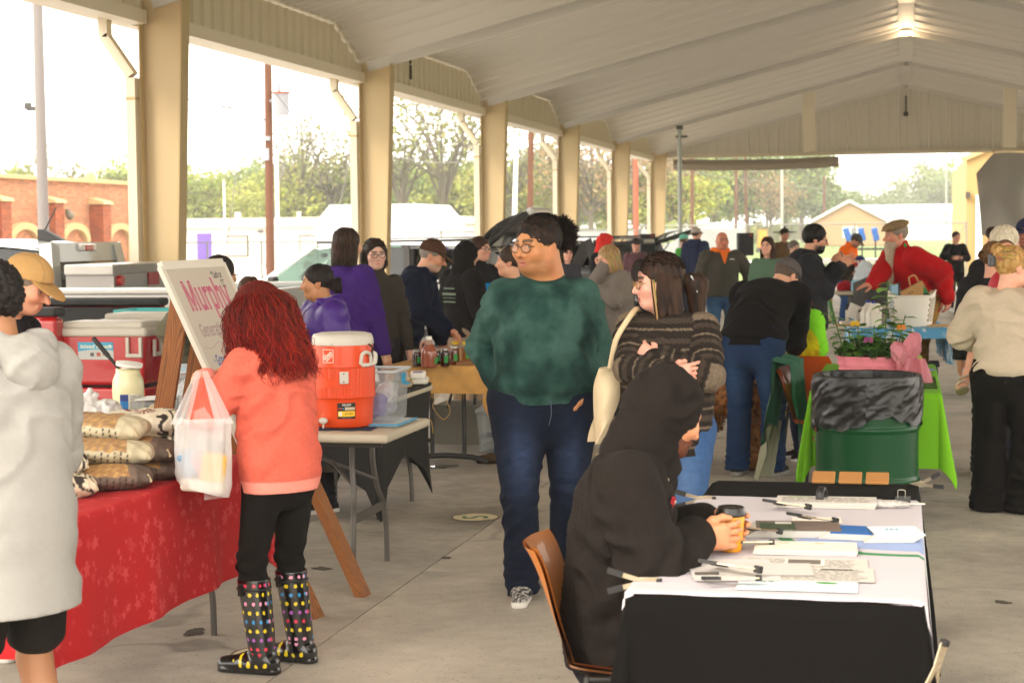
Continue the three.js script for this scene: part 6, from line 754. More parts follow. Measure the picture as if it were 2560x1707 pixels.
const bald = person({ label: 'balding person in a grey zip jacket over a bright orange hoodie', x: -2.33, z: -22.9, h: 1.715, face: 8, girth: 1.22, depth: 1.25, shw: 0.185, res: 0.013, hres: 0.005, skin: 0xc07a5c, head: { yaw: 4, neck: 1.15, chub: 0.3 }, hair: { style: 'bald', c: 0x5a4436, amp: 0.001 }, L: { at: [0.31, 0.98, 0.10], pole: [1, 0, -0.6] }, R: { at: [-0.33, 0.88, 0.05] }, top: { name: 'jacket', c: 0x45423a, th: 0.03, aw: 1.4, hem: -0.04, hoodC: 0xe8701a, fold: 0.007 }, bot: { name: 'jeans', c: 0x2c4a68, wear: 0x56789a, w: 1.05 }, shoe: 0xb8501c, sole: 0xc8602a });
personPart(bald, 'hoodie_front', extrude([[-0.055, 0], [0.055, 0], [0.004, -0.17], [-0.004, -0.17]], 0.012, 0.004, [0, 1.475, 0.135], [-0.12, 0, 0]), M(0xe8701a, 0.9)); personPart(bald, 'zip', bx(0.008, 0.44, 0.006, [0, 1.08, 0.178]), M(0x33312c, 0.6)); personPart(bald, 'chest_logo', bx(0.07, 0.012, 0.004, [0.1, 1.36, 0.165], [-0.15, 0.3, 0]), M(0xc8c4b8, 0.8));
person({ label: 'smiling person with long brown hair in a green top', x: -1.68, z: -22.2, h: 1.64, face: -22, res: 0.014, hres: 0.005, skin: 0xe0aa90, head: { yaw: -6 }, hair: { style: 'long', c: 0x2a1810, c2: 0x4a2e1e, len: 0.24, n: 260 }, top: { c: 0x55705a, th: 0.016 }, bot: { c: 0x2a2e3a } });
person({ label: 'person in a wide brimmed dark sombrero and brown suit far away', x: -2.42, z: -36.3, h: 1.76, face: 20, res: 0.018, skin: 0xb07a60, head: {}, hair: { style: 'short', c: 0x1a1410 }, hat: { t: 'sombrero', c: 0x241c10, name: 'sombrero' }, top: { c: 0x5a452c, th: 0.02 }, bot: { c: 0x4a3a26 } });
person({ label: 'person with grey brown hair beneath the sombrero wearer', x: -1.68, z: -27.3, h: 1.56, face: 30, res: 0.018, skin: 0xc89a80, head: {}, hair: { style: 'short', c: 0x6a6058, t: 0.014 }, top: { c: 0x5a5a48 }, bot: { c: 0x2a2c34 } });
// the bent figure, the child and the rest on the right
person({ label: 'person in a black sweater and blue jeans bending over with back turned', x: -1.02, z: -12.2, h: 1.80, face: 152, hip: [0.93, -0.03], lean: 24, curve: 42, girth: 1.16, depth: 1.2, hips: 1.14, shw: 0.18, res: 0.010, skin: 0xd09a7c, head: { yaw: -24, pitch: 42 }, hair: { style: 'short', c: 0x5a4a3e, t: 0.006 }, hat: { t: 'cap', c: 0x57504e, c2: 0x8a7a60, visor: 0x4a4444 }, L: { wat: [-0.84, 0.82, -13.0], pole: [0.5, -0.3, -1], curl: 0.6 }, R: { wat: [-0.78, 0.82, -12.86], pole: [-0.6, -0.3, -1], curl: 0.6 }, feet: [[0.12, 0.0, 10], [-0.12, 0.03, -10]], top: { name: 'sweater', c: 0x121010, th: 0.028, aw: 1.45, hem: -0.05, fold: 0.009, band: true, neck: 'hood' }, bot: { name: 'jeans', c: 0x1b2f4e, wear: 0x3f6088, w: 1.12, th: 0.012, heather: 0.2, ankle: 0.062, long: 0.07, fold: 0.006 }, shoe: 0x1c1b1b, sole: 0x8a8680 });
person({ label: 'child in a lime green shirt and red vest beside the bending person', x: -0.72, z: -13.15, h: 1.32, face: -75, res: 0.012, skin: 0xd8a080, girth: 1.05, head: { pitch: 16 }, hair: { style: 'bob', c: 0x5a3c28, len: 0.1, n: 100 }, L: { wat: [-0.80, 0.83, -12.92], pole: [0.5, -0.6, -0.8], curl: 0.5 }, R: { wat: [-0.86, 0.82, -13.1] }, top: { c: (x, y, z, nx, ny, nz, arms) => { for (const A of arms) { if (Math.hypot(x - A.W[0], y - A.W[1], z - A.W[2]) < 0.26 && Math.abs(x) > 0.12) return lin(0xc8c01a); } return y < 1.02 || (z > 0.02 && Math.abs(x) < 0.13) ? lin(0xa81828) : lin(0x7ed22a); }, th: 0.03, aw: 1.5, hem: -0.1 }, bot: { c: 0x2a3350 } });
const beard = person({ label: 'bearded person in a charcoal jacket and glasses holding up a phone', x: -0.83, z: -15.72, h: 1.775, face: 84, res: 0.011, hres: 0.0045, skin: 0xcf9676, girth: 1.08, depth: 1.15, head: { yaw: 6, pitch: 10, stubble: 0.9, nose: 1.08 }, hair: { style: 'short', c: 0x140f0d, t: 0.016, low: 0.03 }, beard: { c: 0x17110e, len: 0.03 }, glasses: 0x1c1a19, L: { wat: [-0.55, 1.37, -15.55], pole: [0.4, -1, -0.2], curl: 0.35, dir: [0, 0.6, 0.7], palm: [-1, 0, 0] }, R: { wat: [-0.62, 1.36, -15.80], pole: [-0.4, -1, -0.2], curl: 0.4, dir: [0, 0.8, 0.5], palm: [1, 0, 0] }, top: { name: 'jacket', c: 0x26262a, th: 0.028, aw: 1.35, hem: -0.1, neck: 'hood', fold: 0.009 }, bot: { name: 'trousers', c: 0x2a2522 } });
{ const t = thing('mobile_phone', 'grey mobile phone held up by the bearded person', 'phone', [-0.53, 1.44, -15.72], 1.6); part(t, 'case', rb(0.075, 0.155, 0.009, 0.004, [0, 0, 0], [-0.35, 0, 0]), M(0x5a5a5c, 0.4)); part(t, 'screen', rb(0.07, 0.145, 0.003, 0.001, [0, 0.0015, 0.0055], [-0.35, 0, 0]), M(0x15171a, 0.1)); }
person({ label: 'person in a high visibility orange jacket and grey cap looking down', x: -1.05, z: -31.1, h: 1.70, face: 62, res: 0.014, skin: 0xb07a5c, lean: 6, curve: 10, girth: 1.1, head: { pitch: 34, stubble: 0.5 }, hair: { style: 'short', c: 0x3a2c22, t: 0.006 }, hat: { t: 'cap', c: 0x4c4844 }, L: { wat: [-0.78, 1.02, -31.0], pole: [0.5, -0.6, -0.5] }, R: { wat: [-0.80, 1.0, -31.2] }, top: { name: 'jacket', c: (x, y, z) => y < 1.14 ? lin(0x1f1c1a) : (Math.abs(y - 1.22) < 0.02 ? lin(0xc8c0a8) : lin(0xe86414)), th: 0.035, aw: 1.5, neck: 'high' }, bot: { c: 0x24406a } });
person({ label: 'seated person in a red and blue cap sorting goods far back', x: -0.66, z: -28.5, h: 1.68, face: -20, hip: [0.62, 0], lean: 14, curve: 20, res: 0.016, skin: 0xb87a5e, head: { pitch: 20, stubble: 0.6 }, hair: { style: 'short', c: 0x3a2c22, t: 0.006 }, hat: { t: 'cap', c: 0x2b3a68, visor: 0xa84848, flag: true }, L: { at: [0.14, 0.95, 0.36] }, R: { at: [-0.1, 0.98, 0.34] }, feet: [[0.14, 0.45, 5], [-0.14, 0.45, -5]], top: { c: 0x2e2620, th: 0.03, aw: 1.4 }, bot: { c: 0x30343c } });
{ const t = thing('folding_stool', 'dark folding stool under the seated person in the red and blue cap', 'stool', [-0.68, 0, -28.62]); part(t, 'seat', rb(0.4, 0.04, 0.36, 0.015, [0, 0.44, 0]), M(0x2c2b2a, 0.8)); for (const [x, z] of [[-0.17, -0.15], [0.17, -0.15], [-0.17, 0.15], [0.17, 0.15]]) part(t, 'leg', rod([x, 0, z], [-x * 0.9, 0.43, z], 0.012), M(0x3a3a3a, 0.5)); }
const rj = person({ label: 'long bearded person in a bright red rain jacket and flat cap reaching over the table', x: 0.13, z: -18.15, h: 1.84, face: -70, girth: 1.2, depth: 1.25, shw: 0.185, res: 0.010, hres: 0.0042, skin: 0xc58468, headS: 1.08, lean: 14, curve: 12, head: { yaw: -8, pitch: 6, nose: 1.1, hairC: 0x8a7a6a }, hair: { style: 'short', c: 0x8a7c6c, t: 0.008, low: 0.05 }, hat: { t: 'flat', c: 0x8a7352, c2: 0x5a4a34, name: 'flat_cap' }, beard: { c: 0xb8a48c, len: 0.30 }, L: { wat: [0.40, 1.02, -17.98], pole: [0.8, -0.1, -1], curl: 0.5 }, R: { wat: [-0.37, 1.10, -17.62], pole: [-0.6, -0.8, -0.2], curl: 0.12, dir: [0, -0.25, 1], palm: [0, -1, 0] }, feet: [[0.16, 0.1, 10], [-0.16, -0.1, -8]], top: { name: 'rain_jacket', c: 0xa80f14, th: 0.034, aw: 1.45, hem: -0.1, fold: 0.012, neck: 'high', heather: 0.18 }, bot: { name: 'trousers', c: 0x8a6530, w: 1.2, th: 0.014, fold: 0.012, ankle: 0.06 }, shoe: 0x2a2019, sole: 0x1c1815 });
personPart(rj, 'green_shirt', sp(0.06, [0.04, 1.43, 0.20], [0.9, 1.2, 0.5], 12), M(0x10903a, 0.9)); personPart(rj, 'jacket_lining', extrude([[0, 0], [0.05, -0.01], [0.02, -0.26]], 0.01, 0.003, [0.09, 1.42, 0.19], [0.3, 0.6, 0]), M(0x5a5654, 0.8));
person({ label: 'person in black with a ponytail checking a phone at the far right', x: 1.0, z: -37.1, h: 1.66, face: 12, res: 0.016, skin: 0xcf9880, head: { pitch: 0 }, hair: { style: 'short', c: 0x33221a }, L: { wat: [1.06, 1.10, -36.85], pole: [1, -0.5, 0] }, R: { wat: [0.98, 1.10, -36.83], pole: [-1, -0.5, 0] }, top: { name: 'hoodie', c: 0x151416, th: 0.024, aw: 1.35 }, bot: { c: 0x141316, w: 1.1 }, shoe: 0xd0ccc6 });
const cream = person({ label: 'person with a clipped blonde bun in a cream sweater and wide black trousers', x: 0.60, z: -10.87, h: 1.60, face: 158, girth: 1.14, depth: 1.18, hips: 1.12, shw: 0.165, res: 0.0095, hres: 0.0036, skin: 0xe0a68a, headS: 1.12, head: { yaw: -52, pitch: 3, freckle: 0.12, lip: 0xc06a62, hairC: 0x9a7040 }, hair: { style: 'clipup', c: 0xa87a3e, c2: 0xcfa868, seed: 12 }, L: { at: [0.16, 1.08, 0.30], pole: [1, -0.6, -0.2] }, R: { at: [-0.20, 1.06, 0.30], pole: [-1, -0.5, -0.2] }, top: { name: 'sweater', c: 0xbcac96, th: 0.028, aw: 1.5, hem: -0.06, fold: 0.012, neckR: 0.075, band: true, heather: 0.06 }, bot: { name: 'trousers', c: 0x12100f, w: 1.18, th: 0.02, ankle: 0.095, long: 0.08, floor: 0.01, fold: 0.008 }, shoe: 0x1c1a19 });
personPart(cream, 'hair_claw', cream.toHead(mg([rb(0.03, 0.075, 0.018, 0.005, [0.012, 0.04, -0.148]), rb(0.03, 0.05, 0.018, 0.005, [-0.02, 0.03, -0.146]), bx(0.06, 0.012, 0.014, [0, 0.06, -0.15])])), M(0x14110f, 0.3));
{ // the carried child: only a leg and sandal show past the sweater
  const F = new Field(0.02); F.cone([0.10, 0.36, 0.0], [0.0, 0.22, 0.03], 0.062, 0.05).cone([0.0, 0.22, 0.03], [-0.055, 0.03, 0.05], 0.048, 0.032).cone([-0.055, 0.02, 0.05], [-0.10, -0.035, 0.085], 0.03, 0.026); F.ell([0.16, 0.50, -0.04], [0.10, 0.17, 0.085]).ell([0.17, 0.76, -0.03], [0.075, 0.095, 0.085]).cone([0.17, 0.62, -0.03], [0.17, 0.70, -0.03], 0.04, 0.04); for (let i = 0; i < 5; i++) F.cone([-0.10 + 0.011 * (i - 2), -0.037, 0.10], [-0.108 + 0.012 * (i - 2), -0.048, 0.122], 0.009, 0.008, 0.004);
  const ch = thing('person', 'small child carried by the cream sweater wearer with one sandalled leg showing', 'person', [0.43, 0.775, -11.13], 0.1); const sk = lin(0xd89a7c), rd = lin(0xb01c2c), hr = lin(0x6a4a30); part(ch, 'body', nets(F, 0.008, { col: (x, y, z) => (y > 0.33 && y < 0.66 ? rd : y > 0.76 && z < 0.02 ? hr : sk).map(v => v * (1 + 0.08 * ns(x * 40, y * 40, z * 40))) }), Mskin);
  const sg = new Field(0.006); sg.ell([-0.095, -0.062, 0.085], [0.042, 0.014, 0.075], -0.45); const sd = part(ch, 'sandal', nets(sg, 0.005, { col: () => lin(0xa8937a) }), Mcloth); part(sd, 'strap', mg([xf(new THREE.TorusGeometry(0.036, 0.010, 6, 18), [-0.10, -0.035, 0.085], [0.5, 0.3, 0]), xf(new THREE.TorusGeometry(0.037, 0.009, 6, 18), [-0.07, 0.015, 0.055], [1.2, 0.2, 0])]), M(0xb9a58c, 0.7)); }
person({ label: 'white haired person in a dark coat at the right edge', x: 0.74, z: -14.2, h: 1.73, face: 150, res: 0.012, skin: 0xd89a84, head: { yaw: -40 }, hair: { style: 'short', c: 0xcfc0a4, c2: 0xe8dcc4, t: 0.026, low: 0.05, amp: 0.006 }, top: { c: 0x1d1b1c, th: 0.03, aw: 1.4 }, bot: { c: 0x24242a } });
person({ label: 'person with pulled back brown hair standing behind the blonde bun', x: 0.58, z: -12.4, h: 1.63, face: 140, res: 0.012, skin: 0xd09478, head: { yaw: -10 }, hair: { style: 'bun', c: 0x54381f, c2: 0x7a5632, bunR: 0.03 }, top: { c: 0x1f1e20, th: 0.026, aw: 1.4 }, bot: { c: 0x22222a } });
person({ label: 'young person with short brown hair far back at the right', x: 1.22, z: -26.9, h: 1.74, face: 70, res: 0.016, skin: 0xd09078, head: { pitch: 8 }, hair: { style: 'short', c: 0x3a241a, t: 0.014 }, top: { c: (x, y, z) => z > 0.03 && Math.abs(x) < 0.06 ? lin(0x7a84b0) : lin(0x1c1b1e), th: 0.022 }, bot: { c: 0x22242c } });
person({ label: 'person in a blue cap cut off by the right edge of the picture', x: 1.02, z: -15.6, h: 1.80, face: -40, res: 0.014, skin: 0x9a6048, head: {}, hair: { style: 'short', c: 0x2a1c16 }, hat: { t: 'cap', c: 0x2a2e4a }, top: { c: 0x6a6a6c, th: 0.02 }, bot: { c: 0x2a2c34 } });
person({ label: 'person standing behind the tie dye sweatshirt with only a brown sandal showing', x: -2.84, z: -12.72, h: 1.62, face: -95, res: 0.016, skin: 0xd09878, head: {}, hair: { style: 'short', c: 0x3a2a1e }, feet: [[0.1, 0.1, 5], [-0.1, -0.02, -5]], top: { c: 0x3a4038 }, bot: { c: 0x55503f, short: true }, shoe: 0x4a3a26, sole: 0x2a2018 });

// ================= MARKET THINGS =================
const Mtable = M(0xbfb39d, 0.55), Mleg = M(0x3a3836, 0.45, { metalness: 0.3 }), Mleg2 = M(0x59544e, 0.4, { metalness: 0.4 });
// cloth laid over a table: hx,hz half sizes of the top, drop per side [left,right,near,far]
function cloth(hx, hz, y, drop, o = {}) {
  const nu = o.nu || 90, nv = o.nv || 110, [dl, dr, dn, df] = drop, u0 = -hx - dl, u1 = hx + dr, v0 = -hz - df, v1 = hz + dn, seed = o.seed || 1;
  return gridGeo(nu, nv, (a, b) => { const u = lerp(u0, u1, a), v = lerp(v0, v1, b), cu = clamp(u, -hx, hx), cv = clamp(v, -hz, hz), du = u - cu, dv = v - cv, L = Math.hypot(du, dv); if (L < 1e-6) return [u, y + 0.0015 * ns(u * 9, v * 9, seed), v]; const ux = du / L, uz = dv / L, cor = 2 * Math.abs(ux * uz), along = Math.abs(du) > Math.abs(dv) ? cv : cu, t = clamp(L / 0.5); const rip = (o.rip ?? 0.02) * t * (Math.sin(along * (o.fq || 13) + seed * 2 + 2.5 * ns(along * 2, seed, 0)) + 0.6 * ns(along * 6, L * 2, seed)); const out = 0.012 + 0.03 * t + rip + cor * (o.flare ?? 0.14) * L; const dropL = Math.sqrt(Math.max(0, L * L - (out - 0.012) ** 2)); const rnd = Math.min(L, 0.02); return [cu + ux * out, y - Math.max(0, dropL - 0.004), cv + uz * out]; });
}
function thick(g, t = 0.004) { const b = g.clone(), p = b.attributes.position, n = b.attributes.normal; for (let i = 0; i < p.count; i++) p.setXYZ(i, p.getX(i) - n.getX(i) * t, p.getY(i) - n.getY(i) * t, p.getZ(i) - n.getZ(i) * t); const ix = b.index.array; for (let i = 0; i < ix.length; i += 3) { const q = ix[i]; ix[i] = ix[i + 1]; ix[i + 1] = q; } b.computeVertexNormals(); return mergeGeometries([g, b]); }
function foldTable(label, x, z, L, W, turn, o = {}) { // length along local x
  const t = thing('folding_table', label, 'table', [x, 0, z], turn); const h = o.h || 0.74;
  part(t, 'table_top', rb(L, 0.045, W, 0.02, [0, h - 0.0225, 0], [0, 0, 0], 3), o.m || Mtable); part(t, 'apron', mg([bx(L - 0.1, 0.03, 0.02, [0, h - 0.055, W / 2 - 0.07]), bx(L - 0.1, 0.03, 0.02, [0, h - 0.055, -W / 2 + 0.07])]), Mleg);
  for (const s of [-1, 1]) { const X = s * (L / 2 - 0.25);
    if (o.tee) { for (const w of [-1, 1]) part(t, 'leg', rod([X, 0.06, w * W * 0.17], [X, h - 0.05, w * W * 0.17], 0.017), Mleg); part(t, 'foot_bar', tube([[X, 0.02, -W * 0.42], [X, 0.05, -W * 0.25], [X, 0.06, 0], [X, 0.05, W * 0.25], [X, 0.02, W * 0.42]], 0.021, 20, 8), Mleg); part(t, 'brace', rod([X, 0.42, 0], [X - s * 0.32, h - 0.07, 0], 0.011), Mleg); part(t, 'cross_tube', rod([X, h - 0.09, -W * 0.17], [X, h - 0.09, W * 0.17], 0.012), Mleg); }
    else { for (const w of [-1, 1]) part(t, 'leg', tube([[X, h - 0.05, w * W * 0.22], [X, h - 0.2, w * W * 0.22], [X + s * 0.015, h - 0.34, w * W * 0.25], [X + s * 0.03, 0.3, w * W * 0.33], [X + s * 0.035, 0.16, w * W * 0.36], [X + s * 0.035, 0.0, w * W * 0.365]], 0.0145, 22, 8), Mleg2); part(t, 'leg_bar', rb(0.012, 0.045, W * 0.62, 0.005, [X + s * 0.03, 0.30, 0]), Mleg2); part(t, 'brace', mg([rod([X + s * 0.02, h - 0.30, W * 0.23], [X - s * 0.16, h - 0.19, 0], 0.009), rod([X + s * 0.02, h - 0.30, -W * 0.23], [X - s * 0.16, h - 0.19, 0], 0.009), rod([X - s * 0.16, h - 0.19, 0], [X - s * 0.45, h - 0.07, 0], 0.012)]), Mleg2); } }
  return t;
}
// white folding tables end to end (left), the black and burlap tables
foldTable('white folding table carrying the orange drink cooler', -3.32, -8.44, 1.80, 0.78, 0);
foldTable('white folding table under the big mayonnaise jar', -5.14, -8.44, 1.80, 0.78, 0);
foldTable('folding table under the burlap cloth', -3.30, -13.2, 1.83, 0.72, PI / 2, { tee: true });
foldTable('folding table under the black stretch cover', -3.32, -10.35, 1.15, 0.70, PI / 2, { h: 0.735 });
foldTable('folding table under the red star cloth', -3.13, -6.20, 1.94, 0.70, PI / 2, { h: 0.735 });
foldTable('folding table under the black and white cloths in front', -0.335, -5.65, 2.16, 0.72, PI / 2, { h: 0.733 });
foldTable('folding table under the lime green cloth', -0.17, -11.6, 2.2, 0.70, PI / 2, { h: 0.735 });
foldTable('table under the pale blue printed cloth', -0.10, -18.2, 1.7, 0.85, PI / 2 + 0.05, { h: 0.735 });
// cloths
const starTex = canvasTex(1024, 1024, (c, w) => { c.fillStyle = '#a80c12'; c.fillRect(0, 0, w, w); const r = mulberry(9); for (let i = 0; i < 620; i++) { const x = r() * w, y = r() * w, R = r() < 0.3 ? 17 + r() * 11 : 6 + r() * 8, a = r() * 6; c.fillStyle = r() < 0.5 ? '#bc3a3c' : '#b42a2e'; for (const ox of [-w, 0, w]) for (const oy of [-w, 0, w]) { c.beginPath(); for (let k = 0; k < 10; k++) { const q = a + k * PI / 5, s = k % 2 ? R * 0.42 : R; c.lineTo(x + ox + Math.cos(q) * s, y + oy + Math.sin(q) * s); } c.fill(); } } for (let i = 0; i < 26000; i++) { c.fillStyle = r() < 0.5 ? 'rgba(90,0,0,0.10)' : 'rgba(255,90,80,0.10)'; c.fillRect(r() * w, r() * w, 3, 2); } });
starTex.wrapS = starTex.wrapT = THREE.RepeatWrapping;
function clothUV(g, hx, hz, drop, s) { const uv = g.attributes.uv, [dl, dr, dn, df] = drop; for (let i = 0; i < uv.count; i++) uv.setXY(i, uv.getX(i) * (2 * hx + dl + dr) * s, uv.getY(i) * (2 * hz + dn + df) * s); return g; }
{ const d = [0.2, 0.47, 0.42, 0.34]; single('red_tablecloth', 'bright red tablecloth printed with pale stars under the flour sacks', 'tablecloth', thick(clothUV(cloth(0.36, 0.99, 0.742, d, { seed: 3, rip: 0.016 }), 0.36, 0.99, d, 0.75)), M(0xffffff, 0.92, { map: starTex }), [-3.13, 0, -6.20]); }
{ const g = gridGeo(60, 60, (u, v) => { // stretch cover pulled to its feet
    const a = u * 2 * PI, sx = Math.sign(Math.cos(a)) * Math.pow(Math.abs(Math.cos(a)), 0.14), sz = Math.sign(Math.sin(a)) * Math.pow(Math.abs(Math.sin(a)), 0.14), c = Math.pow(Math.abs(Math.sin(2 * a)), 0.9), bot = 0.02 + 0.33 * (1 - Math.pow(c, 0.55)) * 1.0, y = lerp(0.742, bot, v), t = (0.742 - y) / 0.74, k = 1 - 0.10 * Math.sin(t * PI) * (1 - c * 0.5); return [sx * 0.36 * k, y, sz * 0.60 * k]; });
  const top = gridGeo(30, 2, (u, v) => { const a = u * 2 * PI, sx = Math.sign(Math.cos(a)) * Math.pow(Math.abs(Math.cos(a)), 0.14), sz = Math.sign(Math.sin(a)) * Math.pow(Math.abs(Math.sin(a)), 0.14); return [sx * 0.36 * v, 0.742, sz * 0.6 * v]; });
  single('black_table_cover', 'black stretch table cover pulled to points at the feet', 'tablecloth', thick(g, -0.003).index ? mg([g, top]) : g, M(0x171413, 0.85, { side: THREE.DoubleSide }), [-3.33, 0, -10.36]); }
const burlapTex = dataTex(256, (u, v) => { const w = Math.sin(u * 90 * PI) * 0.5 + Math.sin(v * 90 * PI) * 0.5, k = 1 + 0.16 * w + 0.22 * (rand() - 0.5) + 0.14 * pn(u, v, 6, 3); return [198 * k, 150 * k, 84 * k]; });
{ const d = [0.06, 0.22, 0.20, 0.2]; const b = thing('burlap_cloth', 'tan burlap cloth with frayed edges on the honey table', 'tablecloth', [-3.30, 0, -13.2]); part(b, 'cloth', thick(clothUV(cloth(0.37, 0.93, 0.742, d, { seed: 5, rip: 0.012, fq: 9 }), 0.37, 0.93, d, 2.5)), M(0xffffff, 0.95, { map: burlapTex }));
  const fr = []; for (let i = 0; i < 70; i++) { const x = rr(-0.36, 0.37); fr.push(rod([x, 0.555, 0.955], [x + rr(-0.012, 0.012), 0.525 - rr(0, 0.03), 0.965], 0.0012, 0.0012, 3)); } const f = part(b, 'fringe', mg(fr), M(0xc09a5c, 0.95)); f.userData.kind = 'stuff';
  part(b, 'loose_thread', tube([[0.0, 0.54, 0.96], [-0.03, 0.45, 0.98], [0.05, 0.36, 0.99], [0.10, 0.42, 0.98], [0.06, 0.52, 0.965]], 0.003, 24, 4), M(0xc09a5c, 0.95)); part(b, 'loose_thread', tube([[-0.12, 0.54, 0.96], [-0.09, 0.42, 0.975], [-0.04, 0.34, 0.98], [-0.03, 0.26, 0.98]], 0.0035, 24, 4), M(0xc09a5c, 0.95));
  part(b, 'corner_fold', thick(gridGeo(12, 14, (u, v) => [0.36 + 0.13 * u + 0.02 * Math.sin(v * 8), 0.70 - 0.36 * v * (1 - 0.3 * u) - 0.05 * u, 0.93 + 0.05 * Math.sin(u * 5 + v * 4) * v + 0.03])), M(0xffffff, 0.95, { map: burlapTex })); }
const blackCloth = MP(0x0f0d0c, 0.95, { specularIntensity: 0.2 });
{ const d = [0.62, 0.66, 0.62, 0.5]; single('black_tablecloth', 'black tablecloth hanging over the front table', 'tablecloth', thick(cloth(0.372, 1.09, 0.738, d, { seed: 7, rip: 0.02, fq: 8 })), blackCloth, [-0.335, 0, -5.65]);
  const bt = canvasTex(1024, 1536, (c, w, h) => { c.fillStyle = '#bab4b9'; c.fillRect(0, 0, w, h); c.lineJoin = 'round'; // printed map with green and blue shapes
    c.fillStyle = '#8a9cc4'; c.beginPath(); c.moveTo(330, 760); c.bezierCurveTo(460, 640, 700, 640, 800, 730); c.bezierCurveTo(860, 820, 760, 880, 640, 900); c.bezierCurveTo(470, 940, 360, 880, 330, 760); c.fill();
    c.strokeStyle = '#2f7a4a'; c.lineWidth = 34; c.beginPath(); c.moveTo(300, 850); c.bezierCurveTo(330, 600, 620, 520, 860, 700); c.bezierCurveTo(920, 770, 820, 820, 700, 930); c.stroke(); c.lineWidth = 20; c.beginPath(); c.moveTo(250, 700); c.bezierCurveTo(350, 640, 420, 700, 500, 620); c.stroke(); c.fillStyle = '#2f7a4a'; c.beginPath(); c.moveTo(820, 690); c.lineTo(960, 735); c.lineTo(840, 780); c.fill(); });
  const d2 = [0.04, 0.50, 0.05, 0.0]; single('white_banner_cloth', 'white printed cloth with green and blue shapes clipped over the black tablecloth', 'tablecloth', thick(cloth(0.378, 0.86, 0.7445, d2, { seed: 2, rip: 0.01, nu: 80, nv: 90 }), 0.002), M(0xffffff, 0.8, { map: bt }), [-0.335, 0, -5.44]); }
{ const d = [0.4, 0.36, 0.44, 0.3]; single('lime_tablecloth', 'lime green tablecloth behind the green barrel', 'tablecloth', thick(cloth(0.365, 1.11, 0.742, d, { seed: 11, rip: 0.03, fq: 10 })), M(0x6cae0c, 0.9), [-0.17, 0, -11.6]); }
const blueTex = dataTex(128, (u, v) => { const n = pn(u, v, 8, 5) + 0.5 * pn(u, v, 20, 6), k = smooth(0.0, 0.25, n); return [lerp(84, 205, k), lerp(150, 212, k), lerp(190, 214, k)]; });
{ const d = [0.2, 0.35, 0.1, 0.2]; single('blue_tablecloth', 'pale blue and white printed tablecloth under the laundry basket', 'tablecloth', thick(clothUV(cloth(0.44, 0.87, 0.742, d, { seed: 4 }), 0.44, 0.87, d, 1.6)), M(0xffffff, 0.85, { map: blueTex }), [-0.10, 0, -18.2], 0.05); }

